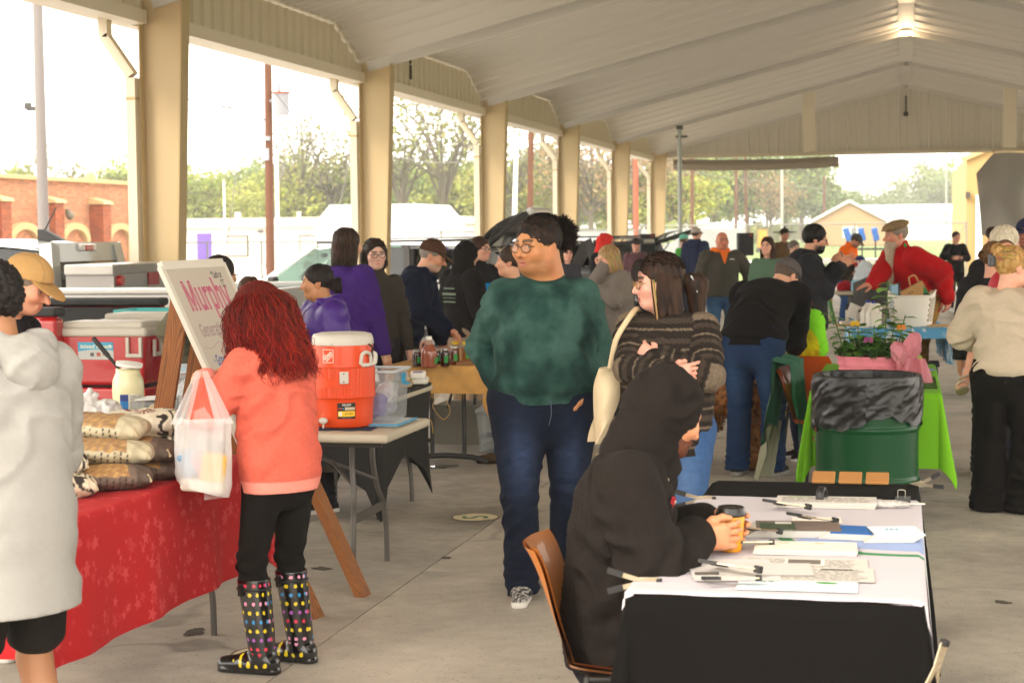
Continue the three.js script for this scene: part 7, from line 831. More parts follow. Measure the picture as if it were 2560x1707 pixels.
// ---- orange drink cooler ----
{
  const t = thing('drink_cooler', 'orange round drink cooler with a white lid and spigot', 'cooler', [-2.74, 0.745, -8.36], 0.05), O = MP(0xdc4404, 0.42, { clearcoat: 0.15 }), Wm = M(0xcac3b6, 0.45);
  t.scale.set(0.98, 0.9, 0.98); const prof = [[0, 0], [0.135, 0], [0.146, 0.012], [0.15, 0.06], [0.153, 0.13], [0.158, 0.165], [0.162, 0.17]]; part(t, 'lower_body', lathe(prof, 56), O);
  const ribs = []; const rib = gridGeo(240, 10, (u, v) => { const a = u * 2 * PI, r = 0.1605 + 0.0018 * Math.sign(Math.sin(a * 60)) ; return [Math.sin(a) * r, lerp(0.168, 0.335, v), Math.cos(a) * r]; }); part(t, 'ribbed_band', rib, O); part(t, 'band_ring', mg([xf(new THREE.TorusGeometry(0.1625, 0.004, 8, 60), [0, 0.17, 0], [PI / 2, 0, 0]), xf(new THREE.TorusGeometry(0.1625, 0.004, 8, 60), [0, 0.337, 0], [PI / 2, 0, 0])]), O);
  part(t, 'upper_body', lathe([[0.1605, 0.337], [0.1575, 0.36], [0.155, 0.455], [0.15, 0.462]], 56), O); part(t, 'lid', lathe([[0.155, 0.455], [0.158, 0.46], [0.156, 0.49], [0.148, 0.512], [0.12, 0.52], [0, 0.521]], 56), Wm); part(t, 'lid_notch', rb(0.08, 0.016, 0.01, 0.004, [-0.05, 0.463, 0.148], [0, -0.32, 0]), Wm);
  for (const s of [-1, 1]) part(t, 'handle', tube([[s * 0.152, 0.40, 0.03], [s * 0.178, 0.41, 0.04], [s * 0.182, 0.385, 0.045], [s * 0.178, 0.355, 0.045], [s * 0.155, 0.345, 0.05]], 0.011, 20, 8), Wm); part(t, 'handle_mount', rb(0.05, 0.022, 0.03, 0.008, [0.138, 0.347, 0.085], [0, 0.95, 0]), Wm); part(t, 'handle_bar', tube([[0.12, 0.352, 0.105], [0.128, 0.405, 0.104], [0.145, 0.418, 0.085], [0.158, 0.40, 0.05], [0.16, 0.35, 0.05]], 0.010, 20, 8), Wm);
  part(t, 'latch_plate', rb(0.045, 0.066, 0.008, 0.003, [0.048, 0.282, 0.158], [0, 0.29, 0]), Wm); part(t, 'latch_screw', mg([sp(0.004, [0.048, 0.305, 0.163], [1, 1, 0.5], 8), sp(0.004, [0.048, 0.26, 0.163], [1, 1, 0.5], 8)]), M(0x55524e, 0.4, { metalness: 0.8 }));
  part(t, 'spigot_recess', sp(0.05, [-0.055, 0.062, 0.118], [0.62, 0.9, 0.5], 20), M(0xd84a08, 0.5)); const sg = part(t, 'spigot', mg([cy(0.016, 0.016, 0.04, [-0.06, 0.045, 0.155], [PI / 2, 0, 0]), sp(0.020, [-0.06, 0.048, 0.172], [1.15, 0.9, 0.5], 14), cy(0.006, 0.004, 0.03, [-0.06, 0.022, 0.17])]), Wm);
  const curved = (w, h, r, y, a0) => gridGeo(14, 2, (u, v) => { const a = a0 + (u - 0.5) * w / r; return [Math.sin(a) * r, y + (v - 0.5) * h, Math.cos(a) * r]; });
  const lab = canvasTex(256, 240, (c) => { c.fillStyle = '#15130f'; c.fillRect(0, 0, 256, 240); c.fillStyle = '#f2eee2'; c.font = 'bold 40px sans-serif'; c.textAlign = 'center'; c.fillText('IGLOO', 132, 42); c.font = '11px sans-serif'; c.fillText('SINCE 1947', 132, 58); c.fillStyle = '#b8392c'; c.fillRect(10, 76, 58, 18); c.fillStyle = '#2f7fb4'; c.beginPath(); c.arc(82, 86, 12, 0, 7); c.fill(); c.fillStyle = '#c9b79a'; c.fillRect(106, 66, 140, 42); c.fillStyle = '#15130f'; c.font = '12px sans-serif'; c.fillText('KEEPS ICE COLD', 182, 92); c.fillStyle = '#e8b818'; c.fillRect(8, 124, 240, 84); c.fillStyle = '#f4efe0'; c.beginPath(); c.ellipse(42, 166, 22, 32, 0, 0, 7); c.fill(); c.fillStyle = '#15130f'; c.font = 'bold 34px sans-serif'; c.fillText('5', 42, 178); c.fillText('20 18.9', 160, 178); c.font = '11px sans-serif'; c.fillStyle = '#e8e0cc'; c.fillText('GALLONS  QUARTS  LITERS', 128, 228); });
  part(t, 'label', curved(0.092, 0.086, 0.1555, 0.10, 0.36), M(0xffffff, 0.5, { map: lab }));
  const hd = canvasTex(200, 240, (c) => { c.fillStyle = '#dc4404'; c.fillRect(0, 0, 200, 240); c.strokeStyle = '#f4eee4'; c.lineWidth = 8; c.strokeRect(8, 8, 184, 224); c.save(); c.translate(100, 120); c.rotate(-0.72); c.fillStyle = '#f4eee4'; c.textAlign = 'center'; c.font = 'bold 34px sans-serif'; c.fillText('THE', -46, -36); c.font = 'bold 66px sans-serif'; c.fillText('HOME', 0, 18); c.font = 'bold 50px sans-serif'; c.fillText('DEPOT', 0, 62); c.restore(); });
  part(t, 'brand_sticker', curved(0.062, 0.076, 0.1590, 0.40, -0.22), M(0xffffff, 0.5, { map: hd }));
  part(t, 'name_panel', curved(0.16, 0.052, 0.1645, 0.25, -0.34), O); const ig = canvasTex(256, 84, (c) => { c.fillStyle = '#dc4404'; c.fillRect(0, 0, 256, 84); c.fillStyle = '#d84806'; c.font = 'bold 56px sans-serif'; c.textAlign = 'center'; c.fillText('IGLOO', 128, 62); }); part(t, 'embossed_name', curved(0.10, 0.032, 0.1655, 0.25, -0.36), M(0xffffff, 0.45, { map: ig }));
  part(t, 'lid_cord', tube([[0.15, 0.46, 0.05], [0.17, 0.44, 0.05], [0.165, 0.41, 0.05], [0.175, 0.38, 0.045]], 0.005, 14, 5), M(0x1c1a19, 0.7));
  single('cooler_mat', 'dark blue cloth mat with a pointed edge under the orange cooler', 'mat', gridGeo(30, 12, (u, v) => { const x = lerp(-0.19, 0.2, u), z = lerp(-0.14, 0.185, v); return [x, 0.7425 + 0.002 + 0.022 * Math.max(0, ns(u * 5, v * 3, 4)) * smooth(0.7, 1, v), z + 0.012 * Math.sin(u * 20) * v]; }), M(0x1d2d52, 0.9, { side: THREE.DoubleSide }), [-2.755, 0, -8.36], 0.05);
}
// ---- clear storage bins ----
const Mclear = MP(0xeef2f4, 0.25, { transmission: 0.85, thickness: 0, side: THREE.DoubleSide }), Mlatch = M(0x1a8fb8, 0.4);
function binGeo(w, h, d, fl = 0.9) { const wall = []; const P = (x, y, z) => [x, y, z]; const q = (a, b, c, e) => { const g = new THREE.BufferGeometry(); g.setAttribute('position', new THREE.Float32BufferAttribute([...a, ...b, ...c, ...a, ...c, ...e], 3)); g.computeVertexNormals(); wall.push(g); }; const b = [[-w * fl, 0, -d * fl], [w * fl, 0, -d * fl], [w * fl, 0, d * fl], [-w * fl, 0, d * fl]].map(v => [v[0] / 2, v[1], v[2] / 2]), t = [[-w, h, -d], [w, h, -d], [w, h, d], [-w, h, d]].map(v => [v[0] / 2, v[1], v[2] / 2]); for (let i = 0; i < 4; i++) q(b[i], b[(i + 1) % 4], t[(i + 1) % 4], t[i]); q(b[0], b[1], b[2], b[3]); return mg(wall); }
const rimGeo = (w, h, d, t = 0.012) => mg([bx(w + 2 * t, t, t, [0, h, d / 2 + t / 2]), bx(w + 2 * t, t, t, [0, h, -d / 2 - t / 2]), bx(t, t, d, [w / 2 + t / 2, h, 0]), bx(t, t, d, [-w / 2 - t / 2, h, 0])]);
function storageBin(label, pos, w, h, d, turn, o = {}) { const t = thing('storage_bin', label, 'storage bin', pos, turn); part(t, 'tub', binGeo(w, h, d), Mclear); part(t, 'rim', rimGeo(w, h, d), MP(0xdfe7ea, 0.35, { transmission: 0.5, thickness: 0 })); if (o.lid) part(t, 'lid', rb(w + 0.03, 0.02, d + 0.03, 0.008, [0, h + 0.012, 0]), MP(o.lid === true ? 0xe8ecee : o.lid, 0.4, { transmission: 0.4, thickness: 0 })); if (o.latch) for (const s of [-1, 1]) part(t, 'latch', mg([rb(0.01, 0.05, 0.06, 0.004, [s * (w / 2 + 0.014), h - 0.04, 0]), rb(0.035, 0.008, 0.06, 0.003, [s * (w / 2 + 0.028), h - 0.068, 0], [0, 0, s * -0.35])]), Mlatch); return t; }
{ const t = storageBin('clear plastic bin with blue latches beside the orange cooler', [-2.60, 0.762, -8.58], 0.19, 0.25, 0.30, 0.02, { latch: true }); const bags = (x, y, z, s, c) => { const F = new Field(0.02); F.ell([0, 0, 0], [s, s * 1.1, s * 0.8]).ell([s * 0.5, s * 0.5, 0], [s * 0.6, s * 0.6, s * 0.6]); const g = nets(F, 0.009, { disp: (a, b, d) => 0.012 * ns(a * 40, b * 40, d * 40) + 0.008 * (1 - 2 * Math.abs(ns(a * 22, b * 22, d * 22))) }); g.translate(x, y, z); return part(t, 'plastic_wad', g, MP(c, 0.45, { transmission: 0.3, thickness: 0 })); }; bags(-0.03, 0.07, 0.05, 0.055, 0x7a78b8); bags(0.02, 0.13, 0.0, 0.05, 0xe8e4e2); bags(-0.01, 0.08, -0.06, 0.06, 0xc8c4d0);
  const lid = thing('bin_lid', 'clear bin lid with blue edging lying under the storage bin', 'lid', [-2.60, 0.742, -8.52]); part(lid, 'panel', rb(0.27, 0.012, 0.36, 0.005, [0.01, 0.008, 0]), MP(0xe6eef0, 0.3, { transmission: 0.5, thickness: 0 })); part(lid, 'blue_edge', mg([rb(0.28, 0.008, 0.016, 0.003, [0.01, 0.012, 0.178]), rb(0.016, 0.008, 0.34, 0.003, [0.145, 0.012, 0])]), M(0x3a9ac8, 0.4)); }
storageBin('large clear plastic bin under the honey table', [-3.08, 0, -13.55], 0.42, 0.3, 0.5, 0.1, { lid: true });
storageBin('second clear plastic bin under the honey table', [-2.82, 0, -13.3], 0.3, 0.2, 0.4, -0.1, { lid: true });
single('grey_crate', 'grey plastic crate behind the burlap table legs', 'crate', mg([bx(0.4, 0.32, 0.02, [0, 0.16, 0.2]), bx(0.4, 0.32, 0.02, [0, 0.16, -0.2]), bx(0.02, 0.32, 0.38, [0.19, 0.16, 0]), bx(0.02, 0.32, 0.38, [-0.19, 0.16, 0]), bx(0.38, 0.02, 0.38, [0, 0.01, 0])]), M(0x9a9486, 0.7), [-3.52, 0, -13.9]);
{ const t = storageBin('tall clear bin full of white plastic bags behind the easel leg', [-3.62, 0.742, -8.60], 0.22, 0.26, 0.26, 0.1, { lid: 0xb8d4e4 }); for (const [x, y, z, s] of [[0, 0.08, 0.02, 0.085], [0.02, 0.18, 0.03, 0.07], [-0.04, 0.14, -0.03, 0.07]]) { const F = new Field(0.02); F.ell([0, 0, 0], [s, s * 0.9, s]); const g = nets(F, 0.009, { disp: (a, b, d) => 0.018 * ns(a * 30, b * 30, d * 30) + 0.012 * (1 - 2 * Math.abs(ns(a * 17, b * 17, d * 17))) }); g.translate(x, y, z); part(t, 'plastic_wad', g, MP(0xdcd6d0, 0.5, { transmission: 0.25, thickness: 0 })); } }
single('tan_paper_bag', 'crumpled tan paper bag beside the tall clear bin', 'bag', (() => { const F = new Field(0.02); F.ell([0, 0.06, 0], [0.06, 0.07, 0.05]); return nets(F, 0.008, { disp: (x, y, z) => 0.012 * ns(x * 30, y * 30, z * 30), col: () => lin(0xb08858) }); })(), Mcloth, [-3.45, 0.742, -8.5]);
// ---- egg cartons on the black table ----
for (const [lb, x, z, c, l] of [['tan pulp egg carton at the corner of the black table', -3.09, -10.62, 0xa8916c, 0xb29a74], ['clear topped egg carton behind the tan one', -3.05, -10.84, 0xd8d2c4, 0xe4e0d6]]) { const t = thing('egg_carton', lb, 'egg carton', [x, 0.745, z], 0.25); part(t, 'base', mg([rb(0.1, 0.035, 0.28, 0.01, [0, 0.02, 0]), ...[...Array(6)].map((_, i) => sp(0.024, [0.045, 0.018, -0.115 + i * 0.046], [1, 0.8, 1], 8)), ...[...Array(6)].map((_, i) => sp(0.024, [-0.045, 0.018, -0.115 + i * 0.046], [1, 0.8, 1], 8))]), M(c, 0.9)); part(t, 'lid', rb(0.1, 0.032, 0.28, 0.012, [0, 0.054, 0]), M(l, 0.85)); part(t, 'lid_label', bx(0.06, 0.002, 0.12, [0, 0.071, 0]), M(0x8a7aa0, 0.7)); }
// ---- honey jars, jug ----
const Mhoney = MP(0x8a3a06, 0.05, { transmission: 0.55, thickness: 0.02, attenuationColor: 0xb04a08, attenuationDistance: 0.05, ior: 1.45, clearcoat: 1 }), MhoneyD = MP(0x3a1204, 0.05, { transmission: 0.3, thickness: 0.02, clearcoat: 1 }), MhoneyL = MP(0xc87a10, 0.05, { transmission: 0.6, thickness: 0.02, attenuationColor: 0xd88a18, attenuationDistance: 0.06, clearcoat: 1 }), Mylid = M(0xd8b010, 0.4), Msil = M(0xb8b4aa, 0.3, { metalness: 0.8 });
const jarBody = lathe([[0, 0], [0.036, 0], [0.04, 0.006], [0.04, 0.085], [0.034, 0.098], [0.031, 0.104], [0.031, 0.11], [0, 0.11]], 24), jarLid = lathe([[0.031, 0.106], [0.034, 0.108], [0.034, 0.124], [0, 0.126]], 24), jarTag = gridGeo(8, 8, (u, v) => { const a = 0.55 + (u - 0.5) * 0.9; return [Math.sin(a) * 0.0408, 0.05 + (v - 0.5) * 0.045, Math.cos(a) * 0.0408]; });
function honeyJar(label, x, z, s, body, lid, tag) { const t = thing('honey_jar', label, 'jar', [x, 0.744, z], 0, 'honey jars on the burlap table'); t.scale.set(s[0], s[1], s[0]); part(t, 'honey', jarBody, body); part(t, 'lid', jarLid, lid); if (tag) part(t, 'green_label', jarTag, M(0x2e8a3e, 0.6)); }
[[-3.43, -12.20, [1.05, 1.0], MhoneyD, Msil, 'wide dark jar left of the jug'], [-3.35, -12.42, [0.95, 0.95], MhoneyD, Msil, 'dark jar half hidden behind the jug'], [-3.235, -12.22, [0.85, 1.1], MhoneyD, Msil, 'dark jar just right of the jug'], [-3.20, -12.36, [0.85, 1.15], Mhoney, Msil, 'amber jar third from the jug'], [-3.26, -12.62, [0.8, 1.25], MhoneyL, Mylid, 'tall golden jar with a yellow lid behind the dark jars'], [-3.15, -12.52, [0.9, 1.3], MhoneyL, Mylid, 'tall golden jar with a yellow lid in the middle'], [-3.11, -12.72, [0.85, 1.25], MhoneyL, Mylid, 'golden jar with a yellow lid behind the middle one'], [-3.03, -12.62, [0.85, 1.25], Mhoney, Mylid, 'amber jar with a yellow lid near the tray'], [-2.99, -12.82, [0.85, 1.25], MhoneyL, Mylid, 'golden jar with a yellow lid right of the tray jar'], [-2.97, -12.98, [0.85, 1.25], MhoneyL, Mylid, 'golden jar with a yellow lid at the right end of the row']].forEach(([x, z, s, b, l, lb]) => honeyJar(lb, x, z, s, b, l, true));
{ const t = thing('cider_jug', 'plastic jug of reddish brown cider with a white cap', 'jug', [-3.325, 0.744, -12.12], 0.2); part(t, 'liquid', lathe([[0, 0], [0.055, 0], [0.06, 0.01], [0.06, 0.10], [0.054, 0.13], [0.035, 0.165], [0.022, 0.185], [0, 0.186]], 28), MP(0xa8583c, 0.15, { transmission: 0.3, thickness: 0.02, clearcoat: 0.6 })); part(t, 'neck', lathe([[0.036, 0.163], [0.024, 0.186], [0.02, 0.2], [0, 0.201]], 24), MP(0xd8b8a4, 0.3, { transmission: 0.5, thickness: 0 })); part(t, 'handle', tube([[-0.022, 0.185, 0], [-0.052, 0.18, 0], [-0.058, 0.145, 0], [-0.052, 0.11, 0]], 0.010, 18, 8), MP(0xd09a80, 0.3, { transmission: 0.4, thickness: 0 })); part(t, 'cap', cy(0.022, 0.022, 0.024, [0, 0.212, 0]), M(0xe8e4da, 0.5)); part(t, 'label', gridGeo(8, 4, (u, v) => { const a = 1.1 + (u - 0.5) * 0.7; return [Math.sin(a) * 0.0608, 0.05 + (v - 0.5) * 0.045, Math.cos(a) * 0.0608]; }), M(0x2e8a3e, 0.6)); }
single('wooden_tray', 'low wooden tray in front of the honey jars', 'tray', mg([rb(0.3, 0.012, 0.18, 0.004, [0, 0.008, 0]), bx(0.3, 0.02, 0.01, [0, 0.016, 0.09]), bx(0.3, 0.02, 0.01, [0, 0.016, -0.09]), bx(0.01, 0.02, 0.18, [0.15, 0.016, 0]), bx(0.01, 0.02, 0.18, [-0.15, 0.016, 0])]), M(0x8a6238, 0.7), [-3.03, 0.744, -12.40], 0.15);
// ---- whiteboard easel ----
const woodTex = dataTex(256, (u, v) => { const g = Math.sin((u * 14 + 1.6 * pn(u, v, 3, 7) * 4 + v * 1.2) * 2 * PI), k = 1 + 0.16 * g + 0.2 * pn(u, v, 24, 8) + 0.1 * (rand() - 0.5); return [138 * k, 84 * k, 38 * k]; });
{
  // board plane: w = width direction (away and right), d = down direction along the leaning panel
  const e = thing('whiteboard_easel', 'leaning whiteboard sign on a brown wooden easel listing meat prices', 'sign'); const Mw = M(0xffffff, 0.6, { map: woodTex });
  const TL = V3(-3.202, 1.567, -7.225), TR = V3(-3.129, 1.571, -7.753), BR = V3(-2.45, 0.0, -7.86), down = BR.clone().sub(TR).normalize(), wv = TR.clone().sub(TL), BL = TL.clone().addScaledVector(down, BR.distanceTo(TR)); const nrm = wv.clone().cross(down).normalize(); if (nrm.z < 0) nrm.negate();
  const pt = (u, v, o = 0) => TL.clone().addScaledVector(wv, u).addScaledVector(down, v).addScaledVector(nrm, o).toArray(); const BH = 0.86;
  const wt = canvasTex(1024, 1400, (c, w, h) => { c.fillStyle = '#b8aea0'; c.fillRect(0, 0, w, h); const hand = (txt, x, y, s, col, lw, sk = 0) => { c.save(); c.translate(x, y); c.transform(1, sk, 0, 1, 0, 0); c.scale(1, 1.5); c.font = `${s}px sans-serif`; c.strokeStyle = col; c.fillStyle = col; c.lineWidth = lw; c.lineJoin = 'round'; c.strokeText(txt, 0, 0); c.restore(); }; hand('Murphy', 120, 340, 215, '#b04468', 13); c.strokeStyle = '#b04468'; c.lineWidth = 14; hand('"Cash or', 720, 90, 48, '#4a4444', 4); hand('CC', 830, 170, 56, '#4a4444', 4); hand('Generations Farm', 110, 560, 92, '#7a5a66', 4); c.lineWidth = 4; c.strokeStyle = '#a07a80'; c.beginPath(); c.moveTo(60, 660); for (let i = 0; i < 20; i++) c.lineTo(60 + i * 45, 640 + 22 * Math.sin(i * 0.8)); c.stroke(); hand('· Ground Beef ~ $6.00', 110, 800, 76, '#33408a', 5); hand('· Patties ~ $6.75 lb', 130, 985, 80, '#33408a', 5); hand('· Brisket Roast', 150, 1200, 92, '#3a3f6a', 5); });
  const panel = new THREE.BufferGeometry(); { const P = [], uv = [], ix = []; for (let j = 0; j <= 8; j++) for (let i = 0; i <= 6; i++) { P.push(...pt(0.02 + 0.96 * i / 6, 0.02 + (BH - 0.04) * j / 8, 0.012)); uv.push(i / 6, 1 - j / 8); } for (let j = 0; j < 8; j++) for (let i = 0; i < 6; i++) { const a = j * 7 + i; ix.push(a, a + 7, a + 8, a, a + 8, a + 1); } panel.setAttribute('position', new THREE.Float32BufferAttribute(P, 3)); panel.setAttribute('uv', new THREE.Float32BufferAttribute(uv, 2)); panel.setIndex(ix); panel.computeVertexNormals(); }
  part(e, 'board_face', panel, M(0xffffff, 0.35, { map: wt })); const Mfr = M(0xcfc8ba, 0.5); const bk = (a, b2, w2 = 0.035, t2 = 0.022, m = Mfr, n = 'board_frame') => { const A = V3(...a), B = V3(...b2), d = B.clone().sub(A).normalize(), L = A.distanceTo(B), g = new THREE.BoxGeometry(w2, L, t2), z = nrm.clone(), x = d.clone().cross(z).normalize(); g.applyMatrix4(new THREE.Matrix4().makeBasis(x, d, z)); const mm = A.add(B).multiplyScalar(0.5); g.translate(mm.x, mm.y, mm.z); return part(e, n, g, m); };
  bk(pt(0, 0), pt(0, BH)); bk(pt(1, 0), pt(1, BH)); bk(pt(0, 0), pt(1, 0), 0.04, 0.026); bk(pt(0, BH), pt(1, BH)); bk(pt(0.5, 0.01, -0.008), pt(0.5, BH - 0.01, -0.008), 0.52, 0.012, M(0xb8ab94, 0.8), 'board_back');
  const len = BR.distanceTo(TR); bk(pt(0.97, BH - 0.2, -0.035), pt(0.97, len - 0.005, -0.035), 0.085, 0.042, Mw, 'front_leg'); bk(pt(0.05, BH - 0.2, -0.035), pt(0.05, len - 0.005, -0.035), 0.085, 0.042, Mw, 'front_leg');
  for (const u of [0.4, 0.85]) { const a = pt(u, 0.08, -0.06), f = [a[0] - 0.26, 0.03, a[2] + 0.02]; const g = bar(a, f, 0.085, 0.042); part(e, 'rear_leg', g, Mw); }
}
// ---- things on the left white table ----
{ const t = thing('mayonnaise_jar', 'big plastic jar of mayonnaise with a utensil standing in it', 'jar', [-4.02, 0.742, -8.62]); part(t, 'jar', lathe([[0, 0], [0.075, 0], [0.082, 0.012], [0.084, 0.16], [0.08, 0.2], [0.066, 0.235], [0.062, 0.24], [0.062, 0.262], [0, 0.262]], 32), MP(0xe4dcb0, 0.3, { clearcoat: 0.3 })); part(t, 'lid', xf(lathe([[0, 0], [0.068, 0], [0.07, 0.004], [0.07, 0.022], [0, 0.024]], 32), [0.01, 0.272, 0.005], [0, 0, -0.14]), M(0xe9e6de, 0.5)); const lb = canvasTex(256, 128, (c) => { c.fillStyle = '#d8d4c8'; c.fillRect(0, 0, 256, 128); c.fillStyle = '#2a3a80'; c.fillRect(0, 0, 90, 44); c.fillStyle = '#2a7ac0'; c.fillRect(0, 44, 90, 60); c.fillStyle = '#555'; for (let i = 0; i < 13; i++) { c.fillRect(110, 10 + i * 9, 60 + (i % 3) * 20, 3); c.fillRect(196, 14 + i * 8, 40, 2); } }); part(t, 'label', gridGeo(16, 2, (u, v) => { const a = -0.1 + u * 1.5; return [Math.sin(a) * 0.0846, 0.03 + v * 0.1, Math.cos(a) * 0.0846]; }), M(0xffffff, 0.5, { map: lb })); part(t, 'utensil', mg([rod([-0.03, 0.25, 0.02], [-0.16, 0.42, 0.06], 0.008, 0.011), rod([-0.09, 0.33, 0.04], [-0.165, 0.428, 0.062], 0.013, 0.012)]), M(0x23201d, 0.5)); }
{ const F = new Field(0.03); F.ell([0, 0.05, 0], [0.13, 0.05, 0.09]).ell([-0.06, 0.09, 0.0], [0.05, 0.06, 0.05]).ell([0.07, 0.07, 0.01], [0.06, 0.05, 0.05]).cone([-0.05, 0.12, 0], [-0.03, 0.175, 0.01], 0.015, 0.007).cone([-0.02, 0.11, 0], [0.0, 0.15, 0.0], 0.012, 0.006); F.plane([0, -1, 0], 0); single('crumpled_bag', 'crumpled white plastic bag on the white table', 'bag', nets(F, 0.007, { disp: (x, y, z) => 0.012 * (1 - 2 * Math.abs(ns(x * 20, y * 16, z * 20))) + 0.007 * ns(x * 50, y * 40, z * 50), col: () => [0.78, 0.76, 0.74] }), MP(0xffffff, 0.4, { vertexColors: true, transmission: 0.25, thickness: 0 }), [-4.06, 0.744, -8.32]); }
{ const t = thing('deli_tub', 'clear tub of cream coloured salad with its lid ajar', 'tub', [-3.83, 0.742, -8.52], 0.05); part(t, 'tub', binGeo(0.2, 0.1, 0.16), Mclear); part(t, 'salad', (() => { const F = new Field(0.02); F.ell([0, 0.02, 0], [0.088, 0.03, 0.07]).ell([0.03, 0.05, 0], [0.06, 0.045, 0.06]); F.plane([0, -1, 0], -0.003); return nets(F, 0.008, { disp: (x, y, z) => 0.006 * ns(x * 40, y * 40, z * 40), col: () => lin(0xd8b884) }); })(), Mcloth); part(t, 'lid', rb(0.22, 0.012, 0.18, 0.005, [0.03, 0.118, -0.01], [0, 0, 0.06]), MP(0xe8e8e6, 0.4, { transmission: 0.4, thickness: 0 })); }
{ const t = thing('pink_box', 'small pink and black carton in front of the salad tub', 'box', [-3.66, 0.742, -8.23], 0.1); part(t, 'carton', rb(0.17, 0.055, 0.06, 0.004, [0.02, 0.03, 0]), M(0xb8405c, 0.6)); part(t, 'black_end', rb(0.06, 0.057, 0.062, 0.004, [-0.095, 0.03, 0]), M(0x1f1b1c, 0.5)); part(t, 'print', bx(0.05, 0.02, 0.002, [0.02, 0.03, 0.032]), M(0xdcb0bc, 0.6)); }
// ---- coolers on the red truck ----
function chest(label, pos, L, H, W, turn, lab) { const t = thing('ice_chest', label, 'cooler', pos, turn), R = MP(0xa80a10, 0.35, { clearcoat: 0.4 }), Wm = M(0xb8b1a4, 0.5); const g = rb(L, H, W, 0.03, [0, H / 2, 0], [0, 0, 0], 3), p = g.attributes.position; for (let i = 0; i < p.count; i++) { const k = lerp(0.92, 1, p.getY(i) / H); p.setX(i, p.getX(i) * k); p.setZ(i, p.getZ(i) * k); } part(t, 'body', g, R); part(t, 'lid', mg([rb(L + 0.03, 0.06, W + 0.03, 0.022, [0, H + 0.012, 0], [0, 0, 0], 3), rb(L * 0.92, 0.05, W * 0.9, 0.02, [0, H + 0.055, 0], [0, 0, 0], 3)]), Wm); for (const s of [-1, 1]) { part(t, 'handle', mg([rb(0.022, 0.10, 0.024, 0.006, [s * (L / 2 + 0.012), H - 0.09, 0.055]), rb(0.022, 0.10, 0.024, 0.006, [s * (L / 2 + 0.012), H - 0.09, -0.055]), rb(0.024, 0.026, 0.135, 0.006, [s * (L / 2 + 0.012), H - 0.14, 0])]), Wm); } part(t, 'near_handle', mg([rb(0.024, 0.12, 0.02, 0.006, [L / 2 - 0.12, H - 0.08, W / 2 + 0.008]), rb(0.024, 0.12, 0.02, 0.006, [L / 2 - 0.03, H - 0.08, W / 2 + 0.008]), rb(0.115, 0.026, 0.022, 0.006, [L / 2 - 0.075, H - 0.14, W / 2 + 0.01])]), Wm);
  if (lab) { const tx = canvasTex(256, 170, (c) => { c.fillStyle = '#3a90b4'; c.fillRect(0, 0, 256, 170); c.fillStyle = '#aeb0ac'; c.beginPath(); c.moveTo(0, 70); c.quadraticCurveTo(128, 40, 256, 62); c.lineTo(256, 128); c.quadraticCurveTo(128, 150, 0, 130); c.fill(); c.fillStyle = '#e8d8a0'; c.font = 'italic bold 34px serif'; c.fillText('Island Breeze', 14, 44); c.fillStyle = '#f0ece0'; c.font = 'bold 22px sans-serif'; c.fillText('3', 226, 34); c.fillStyle = '#444'; c.fillRect(88, 78, 26, 26); c.fillStyle = '#a04838'; c.fillRect(134, 76, 28, 28); c.fillStyle = '#8a5a30'; c.fillRect(178, 74, 24, 24); c.fillStyle = '#d8b818'; c.fillRect(0, 150, 190, 20); }); part(t, 'label', rb(0.25, 0.155, 0.004, 0.001, [-0.04, H * 0.62, W / 2 - 0.006], [0.08, 0, 0]), M(0xffffff, 0.4, { map: tx })); }
  return t; }
chest('red and white ice chest with a blue label on the truck tailgate', [-5.17, 0.722, -10.86], 0.62, 0.34, 0.36, 0.02, true);
chest('second red and white ice chest behind the labelled one', [-5.13, 0.722, -11.40], 0.60, 0.37, 0.38, 0.02);
{ const t = thing('teal_bin', 'open turquoise plastic bin behind the ice chests', 'bin', [-5.33, 0.722, -11.98], 0.05); part(t, 'tub', binGeo(0.5, 0.44, 0.36, 0.85), M(0x3aa8a6, 0.5, { side: THREE.DoubleSide })); part(t, 'rim', rimGeo(0.5, 0.44, 0.36, 0.02), M(0x48b4b0, 0.45)); }
